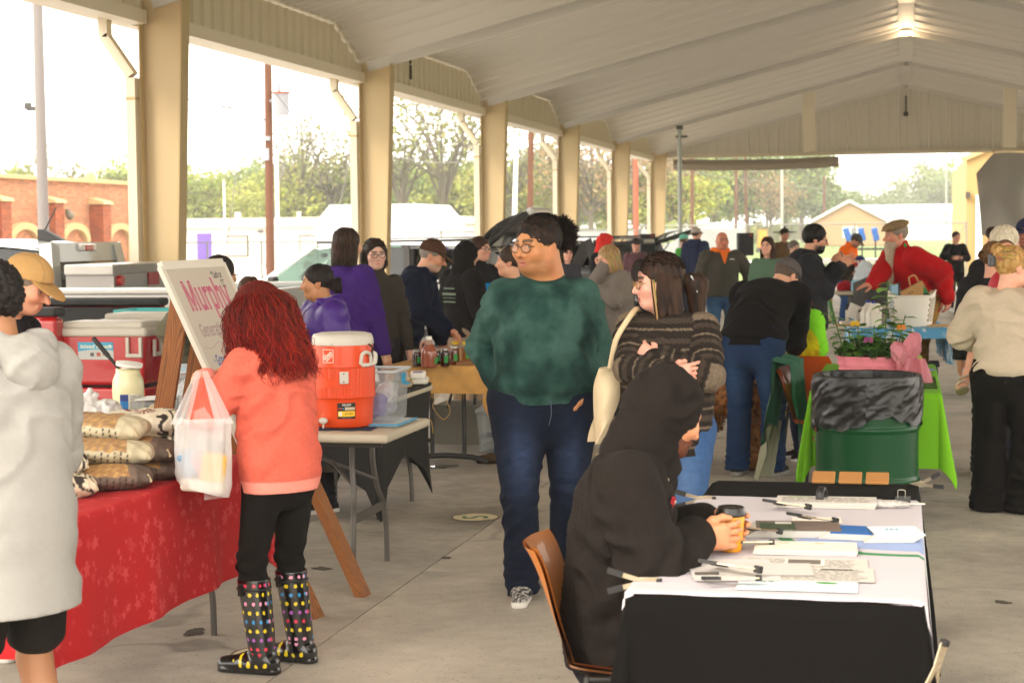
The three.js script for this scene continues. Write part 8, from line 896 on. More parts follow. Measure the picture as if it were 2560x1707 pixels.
// ---- sacks ----
function sack(label, x, y, z, L, W, H, turn, tilt, kind) {
  const pal = [[0xb8ad90, 0x8a5a2c], [0xd8ccb4, 0x7a2a22], [0x6a584c, 0xa87a48], [0xcabba0, 0x6a5a48]][kind], a = lin(pal[0]), b = lin(pal[1]), dk = lin(0x2e2620);
  const t = thing('grain_sack', label, 'sack', [x, y, z], turn); const F = new Field(0.03); F.ell([0, H * 0.5, 0], [L * 0.5, H * 0.54, W * 0.5]).ell([L * 0.3, H * 0.46, 0], [L * 0.22, H * 0.42, W * 0.46]).ell([-L * 0.3, H * 0.46, 0], [L * 0.22, H * 0.42, W * 0.46]).cone([L * 0.46, H * 0.42, -W * 0.38], [L * 0.46, H * 0.42, W * 0.38], 0.014, 0.014, 0.03).cone([-L * 0.46, H * 0.42, -W * 0.38], [-L * 0.46, H * 0.42, W * 0.38], 0.014, 0.014, 0.03);
  const col = (px, py, pz, nx, ny, nz) => { const u = px / L, v = pz / W, k = 1 + 0.12 * ns(px * 40, py * 40, pz * 40); let c = a; if (kind === 0 || kind === 2) { if (ny > 0.45 && Math.abs(u) < 0.27) { const w = Math.sin(px * 190 + 40 * v * Math.sign(v)) * Math.sin(pz * 90); c = w > -0.2 ? b.map((q, i) => lerp(q, a[i], 0.25)) : lin(0xb08a54); } else if (Math.abs(u) > 0.34) c = kind === 2 ? dk.map((q, i) => lerp(q, a[i], 0.6)) : a; if (ny < 0.35 && nz > 0.3 && Math.sin(px * 260) > 0.75 && Math.sin(py * 300 + px * 90) > -0.3 && Math.abs(u) < 0.3) c = dk; } else if (kind === 1) { const d1 = Math.hypot(px - 0.02, pz - 0.04), d2 = Math.hypot(px + 0.06, pz + 0.03); if (d1 < 0.045 && d1 > 0.008 || d2 < 0.032) c = Math.sin(Math.atan2(pz - 0.04, px - 0.02) * 14) > -0.2 ? b : a; else if (u > 0.22) c = Math.sin(px * 120 + 8 * ns(px * 14, pz * 14, 3)) > 0.25 ? dk : a; else if (Math.sin(pz * 330) > 0.85 && u < 0) c = dk.map((q, i) => lerp(q, a[i], 0.4)); } else if (kind === 3) { c = Math.sin((px + pz * 0.6) * 170 + 9 * ns(px * 16, py * 16, pz * 16)) > 0.35 ? dk : a; } return c.map(q => q * k); };
  const m = part(t, 'sack_body', nets(F, 0.006, { col, disp: (px, py, pz) => 0.008 * (1 - 2 * Math.abs(ns(px * 12, py * 12, pz * 12))) + 0.003 * ns(px * 34, py * 34, pz * 34) }), MP(0xffffff, 0.8, { vertexColors: true })); const st = part(t, 'end_strip', rb(0.012, 0.035, W * 0.8, 0.004, [L * 0.475, H * 0.46, 0], [0, 0, 0.5]), M(0xb8a684, 0.85)); t.rotation.z = tilt[1]; t.rotation.x = tilt[0]; t.rotation.order = 'YXZ'; return t;
}
sack('pale sack with a bread print on top of the pile', -3.06, 0.925, -6.28, 0.36, 0.24, 0.085, 0.15, [0.03, -0.05], 0);
sack('sack with a golden loaf print under the topmost sack', -3.02, 0.845, -6.20, 0.38, 0.25, 0.08, 0.45, [0.02, -0.06], 0); sack('brown ended sack in the middle of the pile', -2.97, 0.835, -6.34, 0.36, 0.24, 0.08, 0.3, [0, -0.05], 2); sack('dark brown sack at the bottom of the pile near the table edge', -2.98, 0.750, -6.12, 0.36, 0.25, 0.085, 0.6, [0, 0], 2); sack('dark sack at the far right of the bottom layer', -2.95, 0.752, -6.40, 0.34, 0.24, 0.08, 0.35, [0, 0], 2);
sack('cream sack with red flower prints at the left of the pile', -3.14, 0.835, -5.92, 0.34, 0.25, 0.09, 0.75, [0.05, -0.06], 1); sack('striped black and cream sack at the front of the pile', -3.06, 0.750, -5.86, 0.32, 0.22, 0.08, 0.8, [0, 0], 3); sack('second striped sack against the grey hoodie', -3.16, 0.752, -5.68, 0.32, 0.22, 0.08, 0.9, [0, 0], 3);
sack('plain cream flour sack at the back of the pile', -3.08, 0.88, -6.74, 0.36, 0.26, 0.10, 0.2, [0, 0.02], 1); sack('cream flour sack under the plain one', -3.08, 0.80, -6.76, 0.38, 0.27, 0.085, 0.1, [0, 0], 1); sack('lowest cream flour sack beside the carrier bag', -3.07, 0.744, -6.72, 0.38, 0.28, 0.06, 0.15, [0, 0], 1);
// ---- chairs ----
function shellChair(label, pos, turn, c) { // facing +z
  const t = thing('shell_chair', label, 'chair', pos, turn), m = MP(c, 0.45, { clearcoat: 0.2 }); const f = (u, v) => { const x = (u - 0.5), w = lerp(0.43, 0.40, v), s = v < 0.45 ? v / 0.45 : 1, b = v < 0.45 ? 0 : (v - 0.45) / 0.55; const z = lerp(0.23, -0.17, s) - 0.02 * Math.sin(b * PI) - 0.10 * b - 0.05 * Math.pow(b, 4), y = 0.44 + 0.02 * (1 - s) * (1 - s) - 0.02 * Math.sin(s * PI) + (b > 0 ? 0.36 * Math.pow(b, 0.9) : 0) + (v < 0.06 ? -0.02 * (1 - v / 0.06) : 0); const curl = 4 * x * x; return [x * w * (1 - 0.12 * Math.pow(b, 6)), y + 0.045 * curl * (1 - b) * (s > 0.2 ? 1 : s * 5), z + 0.05 * curl * b + (1 - b) * 0]; };
  part(t, 'seat_shell', thick(gridGeo(24, 40, f), 0.012), m); for (const [x, z] of [[-0.16, 0.17], [0.16, 0.17], [-0.16, -0.13], [0.16, -0.13]]) part(t, 'leg', rod([x * 1.25, 0, z * 1.25], [x, 0.43, z], 0.011), Mleg); part(t, 'under_frame', mg([rod([-0.16, 0.425, 0.17], [-0.16, 0.425, -0.13], 0.01), rod([0.16, 0.425, 0.17], [0.16, 0.425, -0.13], 0.01), rod([-0.16, 0.425, -0.13], [0.16, 0.425, -0.13], 0.01)]), Mleg); return t; }
shellChair('orange brown plastic shell chair under the seated hooded person', [-0.77, 0, -5.06], 96 * D2R, 0xb06828);
shellChair('bright orange plastic chair behind the lime green table', [-0.64, 0, -13.0], 2.9, 0xc8500e);
{ const t = shellChair('orange folding side chair draped with a green jacket', [-0.50, 0, -11.6], 1.45, 0xd8621a); const j = thing('draped_jacket', 'green rain jacket with a grey lining draped over the chair', 'jacket', [-0.50, 0, -11.6], 1.45); part(j, 'jacket', thick(gridGeo(26, 40, (u, v) => { const x = (u - 0.5) * lerp(0.34, 0.55, v), fr = v < 0.5; const t2 = fr ? (0.5 - v) * 2 : (v - 0.5) * 2; const y = 0.86 - 0.55 * t2 + 0.02 * Math.sin(u * 9), z = -0.24 + (fr ? 0.05 + 0.05 * t2 : -0.06 - 0.08 * t2) + 0.03 * ns(u * 5, v * 5, 7) + 0.02 * Math.sin(u * 18) * t2; return [x, y, z]; })), M(0x1f5a44, 0.75)); part(j, 'lining', thick(gridGeo(20, 20, (u, v) => [(u - 0.5) * lerp(0.36, 0.5, v) , 0.42 - 0.34 * v + 0.02 * Math.sin(u * 7), -0.36 - 0.05 * v + 0.03 * Math.sin(u * 14 + v * 3)])), M(0x8a8a72, 0.8)); }
// ---- barrel with liner ----
{
  const t = thing('trash_barrel', 'dark green steel drum used as a bin with a black liner', 'barrel', [-0.21, 0, -10.15]), scr = canvasTex(1024, 512, (c, w, h) => { c.fillStyle = '#05401f'; c.fillRect(0, 0, w, h); const r = mulberry(6); for (let i = 0; i < 900; i++) { c.fillStyle = `rgba(${10 + r() * 20},${60 + r() * 40},${40 + r() * 20},0.25)`; c.fillRect(r() * w, r() * h, 1 + r() * 3, 2 + r() * 14); } c.strokeStyle = 'rgba(110,170,130,0.75)'; c.lineWidth = 3; [[[540, 250], [560, 330], [580, 420]], [[560, 240], [600, 280], [620, 330]], [[700, 120], [705, 470]], [[480, 160], [520, 240]], [[760, 300], [764, 380]], [[420, 200], [440, 320]], [[640, 330], [652, 360]]].forEach(l => { c.beginPath(); l.forEach((p, i) => i ? c.lineTo(...p) : c.moveTo(...p)); c.stroke(); }); for (let i = 0; i < 40; i++) { c.fillStyle = 'rgba(150,120,50,0.6)'; c.fillRect(r() * w, r() * h, 3, 3); } });
  const R = 0.288; part(t, 'drum', lathe([[0, 0.01], [R, 0.01], [R + 0.006, 0.0], [R + 0.008, 0.012], [R, 0.03], [R, 0.27], [R + 0.004, 0.283], [R + 0.013, 0.295], [R + 0.004, 0.307], [R, 0.32], [R, 0.56], [R + 0.004, 0.573], [R + 0.013, 0.585], [R + 0.004, 0.597], [R, 0.61], [R, 0.86], [R + 0.006, 0.868]], 72), MP(0xffffff, 0.3, { map: scr, specularIntensity: 0.5 })); part(t, 'rim', xf(new THREE.TorusGeometry(R + 0.004, 0.009, 8, 60), [0, 0.868, 0], [PI / 2, 0, 0]), M(0x1c1b1a, 0.5));
  const lin0 = gridGeo(220, 30, (u, v) => { const a = u * 2 * PI, bot = 0.61 + 0.035 * Math.sin(a * 2 + 0.6) + 0.018 * Math.sin(a * 5) + 0.008 * Math.sin(a * 17), y = lerp(0.878, bot, v), w = 0.009 * (1 - 2 * Math.abs(ns(a * 1.5 + y * 4, y * 16 - a * 3, 3))) * smooth(0, 0.2, v) + 0.003 * (1 - 2 * Math.abs(ns(a * 4 + y * 9, y * 30 - a * 5, 5))) * smooth(0, 0.1, v); return [Math.sin(a) * (R + 0.016 + w), y, Math.cos(a) * (R + 0.016 + w)]; });
  const inn = gridGeo(160, 16, (u, v) => { const a = u * 2 * PI, y = lerp(0.878, 0.5, v), w = 0.014 * ns(Math.cos(a) * 6, y * 9, Math.sin(a) * 6); return [Math.sin(a) * (R - 0.012 - 0.03 * v + w), y, Math.cos(a) * (R - 0.012 - 0.03 * v + w)]; }); const top = gridGeo(120, 3, (u, v) => { const a = u * 2 * PI, r = lerp(R + 0.016, R - 0.012, v); return [Math.sin(a) * r, 0.878 + 0.006 * Math.sin(v * PI) + 0.004 * ns(a * 6, v, 1), Math.cos(a) * r]; }); const bl = part(t, 'bin_liner', mg([lin0, inn, top]), MP(0x080707, 0.36, { side: THREE.DoubleSide }));
  part(t, 'liner_knot', sp(0.03, [-0.28, 0.60, 0.1], [0.8, 1.4, 0.9], 12), MP(0x0f0e0e, 0.3)); for (const [a, y] of [[-1.15, 0.575], [-1.25, 0.52]]) part(t, 'dead_leaf', xf(new THREE.CircleGeometry(0.022, 5), [Math.sin(a) * 0.31, y, Math.cos(a) * 0.31], [0.3, a, 0.5]), M(0x6a3a1c, 0.9, { side: THREE.DoubleSide }));
}
// ---- planter ----
{
  const t = thing('potted_plant', 'leafy potted plant wrapped in pink tulle with a bow', 'plant', [-0.20, 0.745, -11.30]); t.scale.setScalar(1.18); part(t, 'pot_wrap', gridGeo(60, 10, (u, v) => { const a = u * 2 * PI, w = 0.006 * Math.sin(a * 11 + v * 5) + 0.006 * Math.sin(v * 22 + a); return [Math.sin(a) * (lerp(0.165, 0.185, v) + w), v * 0.135, Math.cos(a) * (lerp(0.10, 0.115, v) + w)]; }), MP(0xd87888, 0.8, { sheen: 0.5, side: THREE.DoubleSide })); part(t, 'soil', xf(new THREE.CircleGeometry(1, 24), [0, 0.125, 0], [-PI / 2, 0, 0], [0.17, 0.105, 1]), M(0x2a2018, 0.95));
  const tulle = MP(0xe08a98, 0.7, { transmission: 0.35, thickness: 0, side: THREE.DoubleSide }); const loop = (x, y, z, rx, sx, sy) => { const F = new Field(0.02); F.ell([0, 0, 0], [sx * 0.42, sy * 0.5, 0.04]).cone([0, -sy * 0.45, 0], [0, 0, 0], 0.012, 0.04); return xf(nets(F, 0.006, { disp: (a, b, c) => 0.010 * (1 - 2 * Math.abs(ns(a * 34, b * 12, c * 34))) }), [x, y, z], rx); }; part(t, 'bow_loop', loop(0.20, 0.18, 0.09, [0, 0.3, -0.35], 0.10, 0.17), tulle); part(t, 'bow_loop', loop(0.15, 0.15, 0.11, [0, 0.2, 0.6], 0.09, 0.14), tulle); part(t, 'bow_tail', thick(gridGeo(8, 14, (u, v) => [0.17 + 0.10 * u + 0.05 * v, 0.13 - 0.14 * v, 0.12 + 0.03 * Math.sin(u * 9 + v * 3)])), tulle); part(t, 'bow_tail', thick(gridGeo(8, 14, (u, v) => [0.13 + 0.07 * u - 0.01 * v, 0.13 - 0.15 * v, 0.13 + 0.02 * Math.sin(u * 8 + v * 4)])), tulle);
  const leaf = (L, W) => { const g = gridGeo(4, 6, (u, v) => { const w = W * Math.sin(v * PI * 0.92 + 0.12) * (u - 0.5) * 2; return [w, 0.25 * Math.abs(w) + -0.15 * L * v * v, L * v]; }); return g; }; const r = mulberry(31), lm = [0x57862c, 0x456f22, 0x6c9a38, 0x7aa842].map(c => MP(c, 0.6, { side: THREE.DoubleSide, transmission: 0.15, thickness: 0 })); const LG = [leaf(0.066, 0.024), leaf(0.085, 0.034), leaf(0.05, 0.017)];
  const stems = [[0.06, 0, 0.42, 0.02], [-0.14, 0.02, 0.25, -0.07], [-0.06, 0.03, 0.2, -0.02], [0.12, -0.02, 0.23, 0.05], [0.0, 0.04, 0.18, 0.01], [-0.1, -0.03, 0.16, -0.03], [0.09, 0.05, 0.17, 0.02]]; stems.forEach(([x, z, h, dx]) => { part(t, 'stem', tube([[x, 0.12, z], [x + dx * 0.5, 0.12 + h * 0.5, z], [x + dx, 0.12 + h, z + 0.01]], 0.003, 10, 5), M(0x4a6a28, 0.8)); const n = Math.round(h * 50); for (let i = 0; i < n; i++) { const tt = 0.25 + 0.75 * i / n, a = i * 2.4 + r(), m = new THREE.Mesh(LG[i % 3 === 0 ? 1 : 0], lm[(r() * 4) | 0]); m.position.set(x + dx * tt, 0.12 + h * tt, z); m.rotation.set(-0.25 + 0.5 * r(), a, 0, 'YXZ'); m.name = 'leaf'; m.castShadow = m.receiveShadow = true; t.add(m); } });
  const low = []; for (let i = 0; i < 420; i++) { const a = r() * 6.28, R2 = Math.sqrt(r()), g = LG[2].clone(); g.rotateX(-0.9 + r() * 1.2); g.rotateY(r() * 6.28); g.translate(Math.sin(a) * 0.19 * R2, 0.13 + 0.10 * r() * (1.3 - R2), Math.cos(a) * 0.12 * R2); low.push(g); } const lw = part(t, 'undergrowth', mg(low), lm[1]); lw.userData.kind = 'stuff';
  for (const [x, y, z, c] of [[-0.02, 0.225, 0.10, 0x8a3a6a], [0.15, 0.29, 0.05, 0xc87a28], [-0.09, 0.31, 0.06, 0xc8a020]]) part(t, 'butterfly_pick', mg([xf(new THREE.CircleGeometry(0.016, 8), [x - 0.012, y, z], [0.2, 0.6, 0.3]), xf(new THREE.CircleGeometry(0.016, 8), [x + 0.012, y, z], [0.2, -0.6, -0.3])]), M(c, 0.7, { side: THREE.DoubleSide }));
  const b = single('tulle_ball', 'ball of crumpled yellow green tulle behind the pink bow', 'decoration', (() => { const F = new Field(0.02); F.ell([0, 0.07, 0], [0.055, 0.075, 0.05]); return nets(F, 0.008, { disp: (x, y, z) => 0.012 * ns(x * 26, y * 26, z * 26), col: () => lin(0xc8d860) }); })(), MP(0xffffff, 0.7, { vertexColors: true, transmission: 0.5, thickness: 0 }), [0.07, 0.745, -11.75]);
  single('glass_cup', 'small clear glass cup beside the pink bow', 'cup', lathe([[0, 0], [0.028, 0], [0.036, 0.06], [0.034, 0.06], [0.027, 0.004]], 24), Mclear, [0.03, 0.745, -11.25]);
  [[0.14, -11.9, 0xa8743a, 'small tan bead bracelet on the lime cloth'], [0.17, -12.15, 0x7a8a9a, 'small grey trinket card on the lime cloth'], [0.10, -11.95, 0x4a7aa0, 'small blue trinket on the lime cloth']].forEach(([x, z, c, lb]) => single('trinket', lb, 'trinket', rb(0.05, 0.014, 0.04, 0.005, [0, 0.008, 0]), M(c, 0.5), [x, 0.744, z], 0.4));
  for (let i = 0; i < 8; i++) { const nk = single('cord_necklace', 'thin black cord necklace laid in a row on the lime cloth', 'necklace', tube([[-0.07, 0.004, 0], [-0.02, 0.005, 0.012], [0.03, 0.004, -0.008], [0.09, 0.005, 0.004]], 0.0035, 14, 4), M(0x16210e, 0.7), [0.10, 0.745, -10.75 - i * 0.11], 0.1 + 0.08 * Math.sin(i * 3), 'cord necklaces on the lime cloth'); }
}
// ---- basket table ----
{
  const t = thing('laundry_basket', 'white plastic laundry basket with round side holes', 'basket', [0.06, 0.745, -17.75]); const wall = []; const NA = 60, NV = 12, P = (i, j) => { const a = i / NA * 2 * PI, y = j / NV * 0.30, R = lerp(0.195, 0.235, j / NV), flip = 0.05 * Math.max(0, -Math.cos(2 * a - 0.2)) * Math.pow(j / NV, 8); return [Math.sin(a) * R, y + flip, Math.cos(a) * R * 0.78]; }; const pos = []; for (let i = 0; i < NA; i++) for (let j = 0; j < NV; j++) { const a = (i + 0.5) / NA * 2 * PI, side = Math.abs(Math.sin(a)) > 0.72 && Math.abs(Math.sin(a)) < 0.97; if (side && j > 1 && j < 11 && (i + j) % 2 === 0) continue; const q = [P(i, j), P(i + 1, j), P(i + 1, j + 1), P(i, j + 1)]; pos.push(...q[0], ...q[1], ...q[2], ...q[0], ...q[2], ...q[3]); } const g = new THREE.BufferGeometry(); g.setAttribute('position', new THREE.Float32BufferAttribute(pos, 3)); g.computeVertexNormals(); part(t, 'basket_wall', mergeVertices(g.deleteAttribute('normal')), M(0xe4ddcf, 0.55, { side: THREE.DoubleSide })).geometry.computeVertexNormals(); part(t, 'basket_floor', xf(new THREE.CircleGeometry(1, 30), [0, 0.005, 0], [-PI / 2, 0, 0], [0.195, 0.152, 1]), M(0xe0d8ca, 0.6)); part(t, 'rim', tube([...Array(30)].map((_, i) => { const p = P(i * 2, NV); return p; }), 0.009, 90, 6, true), M(0xe8e2d6, 0.5));
  const pb = thing('paper_bag', 'brown paper bag with green leaf print tucked in the basket', 'bag', [0.08, 1.0, -17.75]); const pt = canvasTex(256, 256, (c) => { c.fillStyle = '#b58a55'; c.fillRect(0, 0, 256, 256); c.fillStyle = '#1f7a46'; c.beginPath(); c.arc(40, 200, 80, 0, 7); c.fill(); c.beginPath(); c.moveTo(150, 256); c.lineTo(256, 60); c.lineTo(256, 256); c.fill(); c.fillStyle = '#3a3424'; c.font = 'bold 26px sans-serif'; c.fillText('HERB', 60, 80); c.beginPath(); c.arc(220, 190, 34, 0, 7); c.fill(); }); part(pb, 'bag', rb(0.24, 0.2, 0.09, 0.008, [0.02, 0.05, 0.03], [0, 0, 0.5]), M(0xffffff, 0.85, { map: pt })); part(pb, 'bag_handle', tube([[-0.03, 0.14, 0.03], [-0.045, 0.22, 0.03], [0.01, 0.245, 0.03], [0.05, 0.18, 0.03]], 0.008, 16, 6), M(0xc09a64, 0.9)); part(pb, 'bag_handle', tube([[0.15, 0.06, 0.05], [0.17, 0.1, 0.05], [0.19, 0.05, 0.05]], 0.007, 12, 6), M(0xc09a64, 0.9));
  single('brown_bottle', 'brown bottle standing in the laundry basket', 'bottle', lathe([[0, 0], [0.03, 0], [0.03, 0.16], [0.013, 0.2], [0.013, 0.25], [0, 0.25]], 18), MP(0x3a1c0c, 0.15), [-0.06, 0.93, -17.8]); single('blue_carton', 'blue carton standing in the laundry basket', 'carton', rb(0.07, 0.24, 0.07, 0.006, [0, 0.12, 0]), M(0x8ab0c8, 0.6), [-0.11, 0.92, -17.72], 0.3);
  for (const [x, z, lb] of [[-0.36, -17.62, 'milk jug with a blue cap left of the basket'], [-0.30, -17.42, 'second milk jug with a blue cap near the plant']]) { const m = thing('milk_jug', lb, 'jug', [x, 0.745, z], 0.4); part(m, 'jug', mg([rb(0.13, 0.16, 0.13, 0.03, [0, 0.08, 0], [0, 0, 0], 3), lathe([[0.06, 0.15], [0.05, 0.19], [0.02, 0.225], [0.018, 0.24], [0, 0.24]], 20)]), MP(0xe6e0d2, 0.4, { transmission: 0.2, thickness: 0 })); part(m, 'handle', tube([[0.02, 0.225, 0.0], [0.06, 0.22, 0], [0.075, 0.17, 0], [0.066, 0.11, 0]], 0.013, 14, 7), MP(0xe6e0d2, 0.4)); part(m, 'cap', cy(0.02, 0.02, 0.02, [0, 0.247, 0]), M(0x2038a0, 0.5)); }
  const ply = (lb, x, y, z, w, d, tn) => single('wooden_board', lb, 'board', rb(w, 0.018, d, 0.004, [0, 0.009, 0]), M(0xc39a66, 0.75), [x, y, z], tn); ply('thin wooden board sticking out left of the milk jugs', -0.46, 0.745, -17.72, 0.44, 0.2, 0.1); ply('thin wooden board sticking out right of the basket', 0.40, 0.745, -17.65, 0.34, 0.16, -0.05);
  { const s = thing('kitchen_scale', 'grey white kitchen scale behind the milk jugs', 'scale', [-0.34, 0.745, -18.2], 0.1); part(s, 'base', rb(0.3, 0.1, 0.26, 0.02, [0, 0.05, 0]), M(0xb8b0a0, 0.5)); part(s, 'pan', rb(0.34, 0.02, 0.3, 0.008, [0, 0.16, 0], [0, 0, 0.05]), M(0xcfc8ba, 0.4)); part(s, 'stem', cy(0.03, 0.03, 0.06, [0, 0.125, 0]), M(0x6a665e, 0.5)); part(s, 'display', bx(0.12, 0.05, 0.01, [0, 0.055, 0.131]), M(0x26302c, 0.3)); }
  { const s = thing('card_stand', 'white card stand with a tilted card on the wooden board', 'stand', [-0.56, 0.764, -17.7], 0.3); part(s, 'base', rb(0.14, 0.03, 0.1, 0.008, [0, 0.015, 0]), M(0xd9cfbd, 0.6)); part(s, 'post', bx(0.03, 0.12, 0.02, [0, 0.08, 0]), M(0xd9cfbd, 0.6)); part(s, 'card', rb(0.1, 0.15, 0.008, 0.002, [0.05, 0.13, 0.02], [-0.3, 0, -0.45]), M(0xdcd8d0, 0.6)); part(s, 'card', rb(0.08, 0.1, 0.008, 0.002, [0.12, 0.08, 0.03], [-0.9, 0, -0.2]), M(0xd2cec6, 0.6)); }
  single('green_folder', 'green plastic folder leaning at the end of the board', 'folder', rb(0.03, 0.26, 0.16, 0.008, [0, 0.13, 0], [0.1, 0, 0.25]), M(0x3a6a34, 0.6), [-0.72, 0.745, -17.9], 0.2);
  const hat = single('flyer_stack', 'small stack of white flyers on the blue cloth', 'papers', rb(0.24, 0.012, 0.18, 0.003, [0, 0.006, 0]), M(0xdcd6cc, 0.7), [-0.3, 0.744, -17.5], 0.4);
  for (const [x, lb] of [[-0.32, 'navy storage tub with tan lettering under the blue table'], [0.12, 'second navy storage tub under the blue table']]) { const b = thing('storage_tub', lb, 'storage bin', [x, 0, -18.0]); part(b, 'tub', rb(0.4, 0.34, 0.5, 0.02, [0, 0.17, 0]), M(0x1c2438, 0.6)); part(b, 'lid', rb(0.43, 0.03, 0.53, 0.01, [0, 0.355, 0]), M(0x161c2c, 0.6)); part(b, 'marking', mg([bx(0.05, 0.09, 0.004, [-0.1, 0.22, 0.252]), bx(0.05, 0.09, 0.004, [-0.03, 0.22, 0.252]), bx(0.09, 0.09, 0.004, [0.08, 0.22, 0.252])]), M(0xa88a5a, 0.7)); }
}
// far stall goods
{ const t = foldTable('folding table with goods in front of the far seated person', -0.35, -28.0, 1.5, 0.7, 0.1); const heap = (name, lb, cat, x, y, z, r3, c, dsp) => single(name, lb, cat, (() => { const F = new Field(0.05); F.ell([0, r3[1] * 0.6, 0], r3); F.plane([0, -1, 0], 0); return nets(F, 0.02, { disp: (a, b, d) => dsp * ns(a * 14, b * 14, d * 14), col: () => lin(c) }); })(), Mcloth, [x, y, z]); heap('green_tarp_bundle', 'heap of green netting on the far table', 'bundle', -0.12, 0.745, -27.8, [0.42, 0.36, 0.25], 0x2f6a34, 0.05); heap('clear_wrap_bundle', 'bundle of pale plastic wrap on the far table', 'bundle', -0.62, 0.745, -27.75, [0.16, 0.3, 0.14], 0xc9cfd4, 0.05); heap('red_produce_heap', 'small heap of red produce on the far table', 'produce', -0.92, 0.745, -27.85, [0.12, 0.1, 0.1], 0xa02028, 0.03); single('blue_pack', 'pack of pale blue water bottles on the far table', 'pack', rb(0.3, 0.18, 0.2, 0.03, [0, 0.09, 0]), M(0x8ab8cc, 0.5), [-0.66, 0.745, -27.45]); single('yellow_cloth', 'yellow cloth hanging from the left of the far table', 'cloth', thick(gridGeo(8, 12, (u, v) => [-1.12 - 0.03 * u, 0.745 - 0.5 * v, -28.2 + 0.35 * u + 0.03 * Math.sin(v * 6)])), M(0xc89a18, 0.9)); single('grey_drape', 'grey cloth draped beside the red jacket', 'cloth', thick(gridGeo(20, 14, (u, v) => [-0.55 + 0.75 * u, 1.12 - 0.5 * v + 0.12 * Math.sin(u * 3), -19.4 + 0.06 * Math.sin(u * 12 + v * 2)])), M(0x4a4844, 0.9)); }
// loudspeakers
for (const [x, z, lb] of [[-3.2, -36.2, 'black loudspeaker on a stand near the grey jacket'], [-5.15, -35.7, 'black loudspeaker on a stand by the far column']]) { const t = thing('loudspeaker', lb, 'speaker', [x, 0, z], 0.25); part(t, 'cabinet', rb(0.31, 0.46, 0.3, 0.02, [0, 1.42, 0]), M(0x1b1a1a, 0.7)); part(t, 'grille', rb(0.27, 0.4, 0.02, 0.008, [0, 1.43, 0.15]), M(0x262525, 0.8)); part(t, 'badge', bx(0.06, 0.03, 0.005, [0.09, 1.6, 0.163]), M(0xa02a2a, 0.5)); part(t, 'pole', rod([0, 0.1, 0], [0, 1.2, 0], 0.02), Mleg); for (let i = 0; i < 3; i++) { const a = i * 2.094; part(t, 'leg', rod([0, 0.55, 0], [Math.sin(a) * 0.42, 0.01, Math.cos(a) * 0.42], 0.012), Mleg); } }
// ---- front table things ----
const paper = (label, x, z, w, d, turn, draw, y = 0.7485, pw = 256, ph = 200, curl = 0) => { const tx = draw ? canvasTex(pw, ph, draw) : null; const g = gridGeo(10, 10, (u, v) => [(u - 0.5) * w, 0.0012 + curl * Math.pow(Math.abs(u - 0.5) * 2, 3), (0.5 - v) * d]); return single('leaflet', label, 'leaflet', g, M(tx ? 0xffffff : 0xc0bab4, 0.75, tx ? { map: tx, side: THREE.DoubleSide } : { side: THREE.DoubleSide }), [x, y, z], turn); };
const textLines = (c, w, h, o = {}) => { c.fillStyle = o.bg || '#c2bcb3'; c.fillRect(0, 0, w, h); c.fillStyle = o.ink || '#55504a'; const r = mulberry(o.seed || 1); for (let y = o.y0 || 24; y < h - 14; y += 11) { let x = 14; while (x < w - 30) { const l = 8 + r() * 26; if (x + l < w - 12) c.fillRect(x, y, l, 4); x += l + 6; } } };
paper('white leaflet with a grey photo nearest the cup', -0.28, -5.02, 0.36, 0.20, 0.03, (c, w, h) => { textLines(c, w, h, { seed: 2 }); c.fillStyle = '#d9d3ca'; c.fillRect(90, 20, 80, 90); c.fillStyle = '#6a625a'; c.fillRect(96, 26, 66, 70); }, 0.749);
paper('white leaflet with two dark photo bars', -0.24, -4.88, 0.32, 0.20, 0.04, (c, w, h) => { textLines(c, w, h, { seed: 3 }); c.fillStyle = '#4a443e'; c.fillRect(60, 20, 60, 22); c.fillRect(140, 20, 70, 22); }, 0.7495);
paper('plain white sheet at the left of the papers', -0.47, -4.90, 0.24, 0.32, 0.2, (c, w, h) => { c.fillStyle = '#c4beba'; c.fillRect(0, 0, w, h); c.fillStyle = '#5a534a'; c.fillRect(10, 120, 90, 28); }, 0.7505); paper('white sheet overlapping the photo leaflets', -0.38, -4.92, 0.26, 0.18, 0.12, null, 0.7515);
paper('pale blue flyer with a green leaf picture at the front edge', -0.28, -4.72, 0.32, 0.16, 0.02, (c, w, h) => { c.fillStyle = '#d4dde2'; c.fillRect(0, 0, w, h); c.fillStyle = '#4a8a3a'; c.beginPath(); c.ellipse(190, 50, 26, 18, 0.3, 0, 7); c.fill(); c.fillStyle = '#7ab08a'; c.fillRect(50, 20, 10, 40); c.fillRect(66, 20, 10, 40); c.fillStyle = '#9ab4c4'; for (let i = 0; i < 8; i++) c.fillRect(20, 110 + i * 10, 200, 4); }, 0.7485);
const stack = (label, x, z, w, d, turn, n, dx, draw) => { const t = thing('leaflet_stack', label, 'leaflets', [x, 0.748, z], turn); for (let i = 0; i < n; i++) part(t, 'leaflet', bx(w, 0.0025, d, [dx * i, 0.0015 + i * 0.003, 0.002 * i]), M(i === n - 1 && draw ? 0xffffff : 0xd2ccc2, 0.75, i === n - 1 && draw ? { map: canvasTex(256, 128, draw) } : {})); return t; };
stack('thick stack of folded cream leaflets behind the photo leaflets', -0.29, -5.25, 0.30, 0.16, 0.05, 5, 0.001, (c, w, h) => { c.fillStyle = '#d8d0c0'; c.fillRect(0, 0, w, h); c.fillStyle = '#c08060'; c.fillRect(60, 20, 26, 8); c.fillRect(150, 20, 26, 8); });
